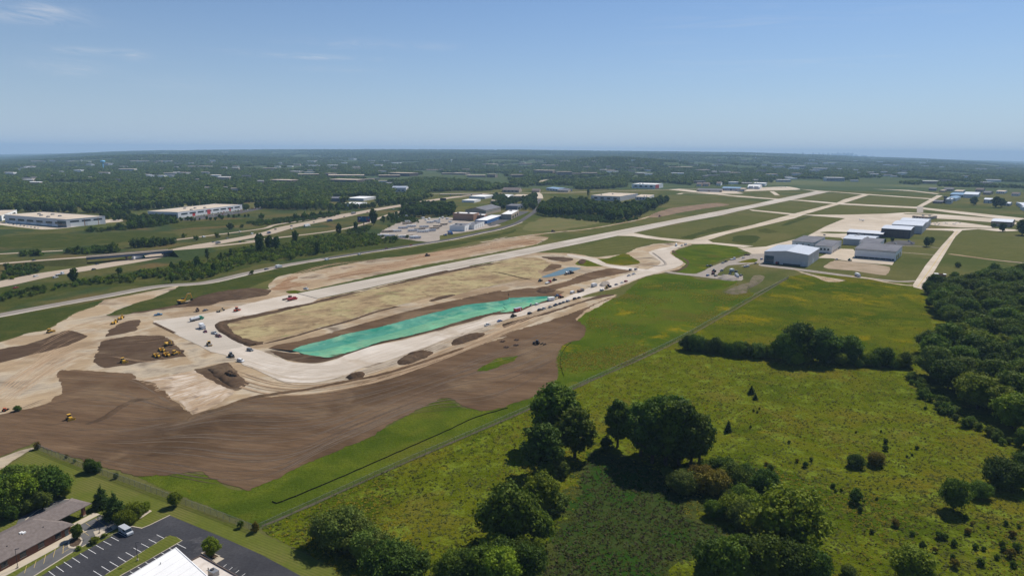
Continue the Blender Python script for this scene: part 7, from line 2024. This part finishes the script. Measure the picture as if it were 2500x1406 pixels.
def tractor(zone, x, y, label, hd, m=None, s=1.0, loader=False, name='tractor'):
    m = m or V_green
    px, py = zp(zone, x, y)
    e = empty(name, at(px, py), heading(px, py, *hd), label, 'loader' if loader else 'tractor', s=s)
    wheels(e, (-1.2,) if not loader else (-1.3, 1.3), 1.0, 'tractor')
    if not loader:
        wheels(e, (1.5,), 0.8, 'truck')
    MB().prism([(-1.9, 0.7), (-1.9, 1.5), (0.0, 1.6), (2.1, 1.5), (2.2, 0.7)], -0.5, 0.5).build('body', m, e)
    c = frustum(MB(), -1.5, 0.2, -1.35, 0.0, 0.7, 0.65, 1.61, 2.7).build('cab', GLASS, e)
    MB().box(-1.55, 0.2, -0.8, 0.8, 2.71, 2.85).build('cab_roof', m, c)
    MB().cyl((1.0, 0.3, 1.5), (1.0, 0.3, 2.4), 0.06, 0.06, 8).build('exhaust', M_trim, e)
    if loader:
        MB().prism([(0.3, 1.5), (2.6, 0.9), (2.9, 0.5), (2.6, 0.6), (0.3, 1.2)], -0.9, -0.7).prism([(0.3, 1.5), (2.6, 0.9), (2.9, 0.5), (2.6, 0.6), (0.3, 1.2)], 0.7, 0.9).build('lift_arm', m, e)
        MB().prism([(2.7, 0.1), (2.6, 1.0), (2.9, 1.1), (3.6, 0.15)], -1.2, 1.2).build('bucket', M_track, e)
    return e
def implement(zone, x, y, label, hd, m=None, s=1.0):
    px, py = zp(zone, x, y)
    e = empty('disc_harrow', at(px, py), heading(px, py, *hd), label, 'disc harrow', s=s)
    m = m or V_rust
    MB().box(-1.5, 1.5, -0.1, 0.1, 0.7, 0.9).box(-1.3, -1.1, -1.8, 1.8, 0.7, 0.9).box(1.1, 1.3, -1.8, 1.8, 0.7, 0.9).box(1.5, 3.2, -0.08, 0.08, 0.6, 0.75).build('frame', m, e)
    for xx in (-1.2, 1.2):
        g = MB()
        for k in range(9):
            y_ = -1.7 + k * 0.425
            g.cyl((xx, y_ - 0.03, 0.4), (xx, y_ + 0.03, 0.4), 0.38, 0.38, 10)
        g.cyl((xx, -1.8, 0.4), (xx, 1.8, 0.4), 0.06, 0.06, 6).build('disc_gang', M_track, e)
    return e
def trailer(zone, x, y, L_, label, hd=(20, -4), m=None, roof=None, h=3.0, w=2.6, name='trailer', group=None, cat='trailer'):
    px, py = zp(zone, x, y)
    p = at(px, py)
    e = empty(name, p, heading(px, py, *hd) if isinstance(hd, tuple) else hd, label, cat, group)
    b = MB().box(-L_ / 2, L_ / 2, -w / 2, w / 2, 0.75, h).build('body', m or B_white, e)
    MB().box(-L_ / 2 - 0.08, L_ / 2 + 0.08, -w / 2 - 0.08, w / 2 + 0.08, h + 0.01, h + 0.15).build('roof', roof or R_white, e)
    n = max(1, int(L_ / 3.5))
    for k in range(n):
        xx = -L_ / 2 + L_ * (k + 0.5) / n
        if k == n // 2:
            MB().box(xx - 0.45, xx + 0.45, -w / 2 - 0.04, -w / 2 + 0.02, 0.8, 2.65).build('door', B_lgrey, e)
        else:
            MB().box(xx - 0.5, xx + 0.5, -w / 2 - 0.04, -w / 2 + 0.02, 1.6, 2.4).build('window', GLASS, e)
    wheels(e, (-0.5, 0.5), w / 2 - 0.35, 'small')
    MB().prism([(L_ / 2, 0.55), (L_ / 2, 0.72), (L_ / 2 + 1.3, 0.6), (L_ / 2 + 1.3, 0.5)], -0.1, 0.1).build('drawbar', M_trim, e)
    return e

# --- earthmoving machines
excavator('E', 1745, 240, 'yellow excavator with raised arm on the dark soil heap', (20, -4), s=1.35)
scraper('E', 1092, 428, 'yellow scraper in front on the sandy haul road', (14, -9), s=0.75)
scraper('E', 1155, 385, 'yellow scraper following on the sandy haul road', (14, -9), s=0.75)
dozer('E', 480, 515, 'small yellow bulldozer at the edge of the green ditch', (14, -4))
dozer('E', 1178, 800, 'yellow bulldozer alone on the dark topsoil patch', (14, 6), s=0.95)
dozer('E', 668, 1345, 'yellow bulldozer pushing soil on the big bare field', (14, 8), s=0.88)
scraper('E', 1495, 745, 'yellow scraper parked at the near end of the machine cluster', (14, 7), s=0.72)
scraper('E', 1590, 735, 'yellow scraper parked beside another in the machine cluster', (14, 7), s=0.72)
scraper('E', 1545, 690, 'yellow scraper parked behind the other two in the cluster', (14, 7), s=0.7)
excavator('E', 1600, 640, 'yellow excavator with drooping arm behind the parked scrapers', (14, 4), s=0.8)
dozer('E', 1672, 725, 'pale yellow bulldozer parked beside the scrapers', (14, -5))
implement('E', 1728, 705, 'tall rusty disc harrow parked beside the scrapers', (3, 14), s=0.9)
roller('E', 1997, 640, 'yellow road roller on the concrete base', (10, 8))
roller('E', 2262, 312, 'orange road roller on the runway extension', (14, -5), V_orange, s=1.15)
scraper('E', 2105, 315, 'pale tan scraper beside the runway extension', (20, -7), V_tan, s=0.75)
tractor('E', 1885, 315, 'brown tractor on the dirt beside the runway extension', (4, 10), V_rust)
car('E', 1960, 308, 'sedan', V_grey, 'grey car on the dirt beside the runway extension')
truck('E', 1872, 402, 'tank', V_green, V_silver, 'green cab water truck with a silver tank', (20, -5))
truck('E', 1930, 478, 'box', V_white, V_white, 'white box truck on the concrete base', (14, 9))
car('E', 1960, 512, 'sedan', V_maroon, 'maroon car behind the white box truck', (6, 9))
car('E', 2045, 528, 'pickup', V_silver, 'silver pickup parked on the concrete base', (14, 5))
car('E', 2085, 556, 'pickup', V_maroon, 'maroon pickup parked beside the silver one', (14, 5))
tractor('E', 2205, 745, 'dark skid loader at the bend of the gravelled taxiway', (12, 9), V_grey, loader=True, name='loader', s=0.95)
car('E', 2385, 690, 'suv', V_grey, 'dark grey car at the head of the gravelled taxiway', (14, 4))
car('E', 2296, 792, 'suv', V_white, 'white car on the gravelled taxiway bend', (14, 3))
car('E', 1510, 352, 'pickup', V_lblue, 'light blue pickup on the haul road beside the extension', (20, -3))
tractor('E', 50, 1262, 'orange loader at the edge of the sandy ground', (10, -6), V_orange, loader=True, name='loader', s=0.6)
plants('E 165,1262,50', 'shrub', L_dark, 'dark bush on the sandy ground beside the orange loader', 'bush', name='bush', wide=1.2)
truck('F', 440, 522, 'dump', V_red, V_red, 'red dump truck at the joint of the runway', (22, -5))
truck('F', 395, 512, 'flat', V_rust, V_rust, 'rusty paving machine next to the red dump truck', (22, -5))
car('F', 575, 416, 'pickup', V_white, 'white pickup at the end of the old runway', (16, 3))
dozer('F', 1730, 100, 'brown bulldozer on the clay beyond the runway', (18, -3), V_rust, s=1.2)
tractor('C', 585, 886, 'brown truck like loader on the perimeter road', (20, -3), V_rust, loader=True, name='loader', s=1.3)
dozer('C', 1602, 740, 'small red bulldozer on the churned soil by the copse', (18, -5), V_red, s=1.2)
tractor('G', 425, 1095, 'black tractor pulling a harrow over the bare field', (-18, -2), V_black, s=1.0)
implement('G', 492, 1098, 'dark harrow towed behind the black tractor', (18, 3), M_track, s=0.9)
for k, (x, y, l_) in enumerate(((105, 1072, 'rusty harrow frame lying on the bare field, leftmost of four'), (140, 1128, 'rusty harrow frame lying lowest on the bare field'), (238, 1058, 'rusty harrow frame highest on the bare field'), (232, 1108, 'rusty harrow frame closest to the black tractor'))):
    implement('G', x, y, l_, (14, -8), V_rust, s=0.8)
# --- along the taxiway
for x, y, kd, m, l_ in ((365, 808, 'suv', V_black, 'black car, first in the row beside the taxiway'), (460, 775, 'suv', V_black, 'black car beside the silver pickup in the row'), (497, 764, 'pickup', V_silver, 'silver pickup in the row of black cars'),
                        (560, 746, 'sedan', V_grey, 'grey car right after the silver pickup in the row'), (612, 728, 'pickup', V_navy, 'navy pickup in the middle of the row of parked cars'), (655, 714, 'sedan', V_black, 'black sedan between navy pickup and blue grey car'), (688, 702, 'sedan', V_grey, 'charcoal sedan in the row of parked cars'),
                        (730, 690, 'suv', V_silver, 'pale grey car near the far end of the row'), (795, 668, 'suv', V_black, 'black car second from the far end of the row'), (835, 657, 'sedan', V_black, 'black car at the far end of the row')):
    car('G', x, y, kd, m, l_, (16, -6))
car('G', 435, 722, 'suv', V_white, 'white car facing the green basin', (16, -5))
car('G', 78, 880, 'sedan', V_blue, 'blue car alone on the gravelled taxiway')
car('F', 2305, 762, 'pickup', V_white, 'white pickup alone on the gravelled taxiway', (18, -6))
tractor('G', 208, 836, 'brown skid loader beside the gravelled taxiway', (10, -4), V_rust, loader=True, name='loader')
trailer('G', 250, 785, 7.0, 'red tool trailer beside the green basin', (20, -5), B_red, R_metal)
trailer('G', 567, 682, 6.0, 'white office trailer at the end of the green basin', (20, -3), B_white)
def toilet(zone, x, y, label):
    px, py = zp(zone, x, y)
    e = empty('portable_toilet', at(px, py), 0.3, label, 'portable toilet')
    MB().box(-0.6, 0.6, -0.6, 0.6, 0.0, 2.1).build('cabin', V_green, e)
    MB().prism([(-0.65, 2.11), (0.0, 2.4), (0.65, 2.11)], -0.65, 0.65).build('roof', V_white, e)
    MB().box(-0.45, 0.45, -0.66, -0.58, 0.1, 1.95).build('door', V_silver, e)
toilet('G', 375, 732, 'green portable toilet beside the green basin')
car('G', 625, 640, 'pickup', V_blue, 'blue pickup behind the white office trailer')
tractor('G', 660, 655, 'orange skid loader beside the blue pickup', (10, -3), V_orange, loader=True, name='loader')
car('G', 772, 610, 'van', V_white, 'white van on the far side of the taxiway')
truck('G', 848, 598, 'dump', V_grey, V_rust, 'grey dump truck on the far side of the taxiway')
truck('G', 978, 548, 'box', V_white, V_white, 'white box truck beside the pale gravel heap')
car('G', 1052, 586, 'suv', V_white, 'white car on the grass side opposite the gravel heap')
tractor('G', 1115, 556, 'dark red loader on the taxiway edge', (14, -5), V_maroon, loader=True, name='loader', s=1.2)
roller('G', 1098, 566, 'yellow roller next to the dark red loader', (14, -5))
car('G', 1190, 532, 'sedan', V_navy, 'navy car between the loader and the white car')
car('G', 1245, 514, 'sedan', V_white, 'white car just before the bright red one')
car('G', 1282, 502, 'suv', V_red, 'bright red car on the taxiway edge')
car('G', 1310, 447, 'pickup', V_white, 'white pickup, nearer of two at the taxiway bend')
car('G', 1355, 432, 'pickup', V_white, 'white pickup, farther of two at the taxiway bend')
car('G', 1325, 390, 'suv', V_grey, 'dark green grey car on the rubble beside the bend')
car('G', 1376, 388, 'suv', V_navy, 'dark car on the rubble closest to the bend')
truck('G', 720, 432, 'mixer', V_silver, V_silver, 'grey concrete machine at the edge of the blue water', (20, -5))
tractor('G', 755, 425, 'dark loader beside the grey concrete machine', (20, -5), V_grey, loader=True, name='loader', s=1.3)
truck('G', 540, 515, 'flat', V_red, V_white, 'red and white paver on the haul road')
tractor('G', 600, 490, 'brown loader behind the red and white paver', (14, -5), V_rust, loader=True, name='loader')
tractor('G', 465, 498, 'grey skid loader before the red and white paver', (14, -5), V_grey, loader=True, name='loader')
truck('G', 1760, 158, 'mixer', V_white, V_white, 'white concrete mixer at the head of the new taxiway', (6, 10))
car('G', 1815, 160, 'pickup', V_white, 'white pickup at the head of the new taxiway')
car('G', 1850, 150, 'van', V_silver, 'silver van at the head of the new taxiway')
# --- gravel yard
for x, y, kd, m, l_ in ((2063, 445, 'suv', V_blue, 'blue car at the corner of the gravel yard'), (2138, 448, 'suv', V_grey, 'grey car in front of the red loader in the yard'), (2195, 398, 'pickup', V_silver, 'silver pickup in the middle of the yard'), (2212, 440, 'sedan', V_black, 'black car before the gravel heap'),
                        (2275, 428, 'sedan', V_navy, 'navy car under the white box truck in the yard'), (2332, 408, 'pickup', V_grey, 'grey pickup behind the white trucks of the yard'), (2380, 445, 'suv', V_grey, 'charcoal car at the soil mound end of the yard'), (2440, 358, 'pickup', V_white, 'white pickup by the brown soil of the yard'), (2418, 362, 'suv', V_silver, 'silver car by the brown soil of the yard'),
                        (2062, 355, 'suv', V_grey, 'grey car on the grass before the yard'), (2092, 352, 'suv', V_black, 'black car on the grass before the yard'), (2205, 326, 'pickup', V_silver, 'silver pickup on the yard road'), (2235, 312, 'pickup', V_black, 'black pickup on the yard road'), (2400, 278, 'pickup', V_white, 'white pickup next to the red harrow')):
    car('G', x, y, kd, m, l_, (14, -4))
tractor('G', 2120, 410, 'dark excavator like loader in the yard', (10, -6), V_grey, loader=True, name='loader', s=1.3)
tractor('G', 2112, 432, 'red loader in the yard', (10, -6), V_red, loader=True, name='loader')
truck('G', 2292, 405, 'box', V_white, V_white, 'white box truck in the middle of the yard')
truck('G', 2338, 455, 'box', V_white, V_silver, 'white box truck beside the gravel heap in the yard', (8, 5))
truck('G', 2300, 292, 'flat', V_white, V_silver, 'long white flatbed on the yard road', (20, -3))
implement('G', 2437, 248, 'dark red harrow beside the yard road', (14, -2), V_maroon, s=1.4)
# --- hangars
car('D', 212, 1050, 'suv', V_blue, 'blue car at the corner of the large grey hangar')
car('D', 160, 1085, 'sedan', V_grey, 'dark car on the track before the large grey hangar')
car('D', 92, 1110, 'pickup', V_silver, 'silver pickup on the soil beside the yard')
truck('D', 330, 1085, 'box', V_red, V_white, 'small red and white truck against the large grey hangar', (14, 3))
car('D', 362, 1088, 'suv', V_navy, 'navy car against the large grey hangar')
car('D', 865, 1052, 'pickup', V_white, 'white pickup on the dug lot beside the hangars')
tractor('D', 978, 1060, 'green tractor on the dug lot beside the hangars', (12, 4), V_green, loader=True, name='loader')
truck('D', 1048, 1196, 'box', V_white, V_white, 'white truck on the gravel access road', (14, 5))
for x, y, m, l_ in ((1380, 912, V_silver, 'silver car behind the squat grey hangar'), (1498, 893, V_blue, 'blue car behind the dark brown hangar'), (1522, 912, V_navy, 'navy car behind the dark brown hangar'), (1330, 944, V_navy, 'navy car behind the long white hangar'), (1308, 946, V_silver, 'silver car behind the long white hangar'), (760, 840, V_black, 'black car alone on the apron edge')):
    car('D', x, y, 'suv', m, l_, (12, 3), lamps=False)
GP = 'cars in the apron car park'
for k, (x, y) in enumerate(((1690, 735), (1715, 738), (1740, 732), (1760, 742), (1800, 740), (1815, 735), (1830, 738), (1880, 742), (1895, 745), (1920, 730), (1940, 732), (1905, 735), (1725, 745), (1750, 748))):
    car('D', x, y, 'sedan', [V_grey, V_silver, V_black, V_navy, V_white][k % 5], 'parked car in the apron car park, %s' % ['dark grey', 'silver', 'black', 'navy', 'white'][k % 5], (4, 6), GP + ' ' + ['dark grey', 'silver', 'black', 'navy', 'white'][k % 5], lamps=False)
sheet('car_park', 'D 1290,905 1400,880 1540,895 1540,920 1420,925 1290,935', M_asph2, 9, 0.4, seed=95)
def airplane(zone, x, y, label, rz, s=1.0, m=None):
    px, py = zp(zone, x, y)
    e = empty('airplane', at(px, py), rz, label, 'airplane', s=s)
    m = m or V_white
    f = MB().lathe([(0.05, -3.8), (0.25, -3.0), (0.62, 0.0), (0.65, 1.6), (0.45, 2.6), (0.12, 3.0)], 12).build('fuselage', m, e)
    f.rotation_euler = (0, R(90), 0)
    f.location = (0, 0, 1.5)
    MB().prism([(0.0, 1.95), (0.2, 2.08), (1.2, 2.1), (1.5, 2.0), (1.2, 1.95)], -5.2, 5.2).build('wing', m, e)
    MB().prism([(-3.9, 1.6), (-3.9, 1.68), (-3.1, 1.7), (-3.0, 1.6)], -1.7, 1.7).build('tailplane', m, e)
    MB().prism([(-3.9, 1.6), (-4.1, 3.1), (-3.5, 3.1), (-2.7, 1.7)], -0.06, 0.06).build('fin', m, e)
    MB().prism([(0.3, 2.0), (0.6, 2.32), (1.5, 2.3), (2.0, 1.9)], -0.5, 0.5).build('canopy', GLASS, e)
    MB().box(3.0, 3.06, -0.9, 0.9, 1.44, 1.56).build('propeller', M_trim, e)
    wheels(e, (0.6,), 1.2, 'small')
    return e
airplane('D', 1088, 714, 'white light aircraft alone on the apron', R(-40), 1.3)
for k, (x, y) in enumerate(((30, 452), (380, 425), (420, 422))):
    airplane('D', x, y, ['white aircraft beside the round roofed hangar', 'white aircraft on the far ramp', 'second white aircraft on the far ramp'][k], R(20 + 40 * k), 1.4)
def shed():
    p = G('D 1765,1195')[0]
    e = empty('livestock_trailer', p, R(-25), 'open topped red and white shed at the edge of the wood', 'shed')
    MB().box(-5, 5, -2.6, -2.4, 0, 2.6).box(-5, 5, 2.4, 2.6, 0, 2.6).box(-5.1, -4.9, -2.4, 2.4, 0, 2.6).box(4.9, 5.1, -2.4, 2.4, 0, 2.6).build('wall', B_orange, e)
    MB().box(-5.2, -1.5, -2.7, 2.7, 2.62, 2.8).box(2.6, 5.2, -2.7, 2.7, 2.62, 2.8).build('roof_panel', R_white, e)
    MB().box(-4.8, 4.8, -2.35, 2.35, 0.02, 0.2).build('floor', M_trim, e)
shed()
# --- roads
FH = (20, -4)
for zn, x, y, kd, m, l_ in (('F', 200, 230, 'suv', V_grey, 'grey car ahead of the box truck on the frontage road'), ('F', 775, 138, 'van', V_white, 'white van on the frontage road behind the box truck'), ('F', 1085, 88, 'suv', V_white, 'white car where the frontage road turns dark'),
                           ('B', 1575, 1014, 'sedan', V_red, 'red car on the dark frontage road'), ('B', 1340, 1044, 'sedan', V_maroon, 'dark red car on the dark frontage road'), ('A', 345, 1312, 'suv', V_white, 'white car at the edge of the freeway'), ('A', 530, 1322, 'suv', V_white, 'white car beside the long trailer on the freeway'),
                           ('A', 895, 1244, 'sedan', V_black, 'black car before the ramp bridge'), ('A', 925, 1196, 'sedan', V_black, 'black car in the far lane before the ramp bridge'), ('A', 1565, 1100, 'van', V_grey, 'grey van beyond the ramp bridge'), ('E', 150, 92, 'sedan', V_red, 'red car on the near freeway lane'), ('A', 2290, 884, 'suv', V_white, 'white car on the far freeway ramp'),
                           ('A', 1945, 936, 'van', V_white, 'white van on the far freeway ramp'), ('A', 2035, 985, 'sedan', V_grey, 'grey car beside the dark truck on the freeway'), ('A', 2170, 950, 'sedan', V_grey, 'grey car past the dark truck on the freeway'), ('A', 2405, 903, 'suv', V_white, 'white car farther along the freeway'), ('A', 2485, 912, 'van', V_white, 'white van farther along the freeway'),
                           ('A', 2290, 982, 'sedan', V_black, 'black car on the near freeway ramp'), ('B', 437, 832, 'suv', V_navy, 'navy car in the far lanes of the freeway'), ('B', 285, 864, 'suv', V_black, 'black car in the middle lanes of the freeway'), ('B', 435, 860, 'suv', V_white, 'white car behind the white semi truck'), ('B', 60, 905, 'suv', V_white, 'white car in the near lanes of the freeway'),
                           ('B', 140, 915, 'sedan', V_white, 'white sedan in the near lanes of the freeway'), ('B', 650, 795, 'sedan', V_black, 'black sedan ahead of the white semi truck'), ('B', 940, 742, 'sedan', V_black, 'black car before the dark semi truck'), ('B', 1160, 700, 'sedan', V_red, 'red car past the dark semi truck'), ('B', 1770, 600, 'suv', V_black, 'black car near the far bridge'), ('B', 1410, 672, 'suv', V_white, 'white car near the freeway bend')):
    car(zn, x, y, kd, m, l_, FH, lamps=False)
truck('F', 315, 212, 'box', V_white, V_white, 'white box truck on the frontage road', FH)
truck('A', 570, 1295, 'flat', V_white, V_silver, 'white truck towing a long flat trailer on the freeway', FH)
truck('A', 1320, 1142, 'semi', V_green, V_white, 'white semi truck under the ramp bridge', FH)
truck('A', 2080, 998, 'box', V_grey, V_grey, 'dark grey truck on the freeway', FH)
truck('B', 585, 834, 'semi', V_white, V_white, 'white semi truck on the freeway', FH)
truck('B', 800, 786, 'semi', V_navy, V_navy, 'dark blue semi truck on the freeway', FH)
truck('B', 1028, 714, 'semi', V_grey, V_grey, 'dark grey semi truck farther along the freeway', FH)
truck('B', 222, 902, 'box', V_grey, V_navy, 'dark box truck in the near lanes of the freeway', FH)
car('A', 325, 1158, 'sedan', V_black, 'black car climbing the bridge ramp', FH, z=3.3, lamps=False)
# --- trailer yard
TY = [(1310, 930, 13), (1375, 935, 11), (1350, 890, 14), (1430, 885, 14), (1500, 855, 12), (1540, 812, 13), (1580, 838, 12), (1600, 882, 14), (1660, 865, 14), (1690, 890, 14), (1760, 880, 14), (1800, 858, 13), (1560, 795, 12), (1620, 950, 12), (1545, 935, 12), (1600, 945, 10), (1700, 845, 12), (1830, 838, 12), (1760, 800, 10), (1820, 790, 10), (1890, 820, 10), (1500, 940, 10)]
for k, (x, y, l_) in enumerate(TY):
    trailer('B', x, y, float(l_) * 1.25, ['white site trailer with a white roof standing in the trailer yard', 'pale grey site trailer with a metal roof in the trailer yard', 'beige site trailer with a tan roof in the trailer yard'][k % 3], R(20 + (k % 3) * 8), [B_white, B_pale, B_beige][k % 3], [R_white, R_metal, R_tan][k % 3], 3.4, 3.2, group='trailers in the trailer yard, ' + ['white', 'grey', 'beige'][k % 3])
for k, (x, y) in enumerate(((1690, 760), (1720, 775), (1750, 765), (1850, 765), (1880, 755), (1920, 765), (1950, 795), (1460, 755), (1540, 740), (1840, 800))):
    trailer('B', x, y, 7.0, 'camper van stored at the back of the trailer yard', R(60 + 13 * k), B_white, R_white, 3.0, 2.5, name='camper', group='campers behind the trailer yard', cat='camper')
truck('B', 1950, 905, 'semi', V_blue, V_blue, 'blue truck beside the white garage', (16, 5))
truck('B', 1900, 918, 'flat', V_blue, V_navy, 'blue flatbed beside the blue truck', (16, 5))
GW2 = 'cars of the warehouse car park'
k = 0
for row, (a, b, n) in enumerate((((1725, 748), (2300, 678), 22), ((1740, 764), (2300, 692), 20), ((2335, 668), (2470, 650), 7), ((2340, 680), (2450, 664), 6))):
    for i in range(n):
        if (i * 7 + row) % 9 == 0:
            continue
        t = i / (n - 1)
        ci = (k * 3 + row) % 5
        cn = ['white', 'black', 'silver', 'grey', 'red'][ci]
        car('A', a[0] + (b[0] - a[0]) * t, a[1] + (b[1] - a[1]) * t, ('sedan', 'suv')[k % 2], [V_white, V_black, V_silver, V_grey, V_red][ci], cn + ' car parked in the warehouse car park', (6, 4), GW2 + ', ' + cn, lamps=False)
        k += 1
for i in range(10):
    car('A', 60 + i * 34, 806 + i * 5, 'sedan', [V_white, V_silver, V_black][i % 3], ['white', 'silver', 'black'][i % 3] + ' car parked along the long pale warehouse', (6, 4), 'cars along the long pale warehouse, ' + ['white', 'silver', 'black'][i % 3], lamps=False)
for i, (x, y) in enumerate(((2310, 800), (2340, 790), (2370, 780), (2400, 772), (2430, 762), (2330, 808))):
    car('B', x, y, 'sedan', [V_white, V_silver, V_black][i % 3], ['white', 'silver', 'black'][i % 3] + ' car parked before the blue fascia shop', (6, 4), 'cars before the blue fascia shop, ' + ['white', 'silver', 'black'][i % 3], lamps=False)
# --- car park
car('I', 1185, 1005, 'van', V_silver, 'silver minivan parked in the car park beside the clinic', (16, 9.5))
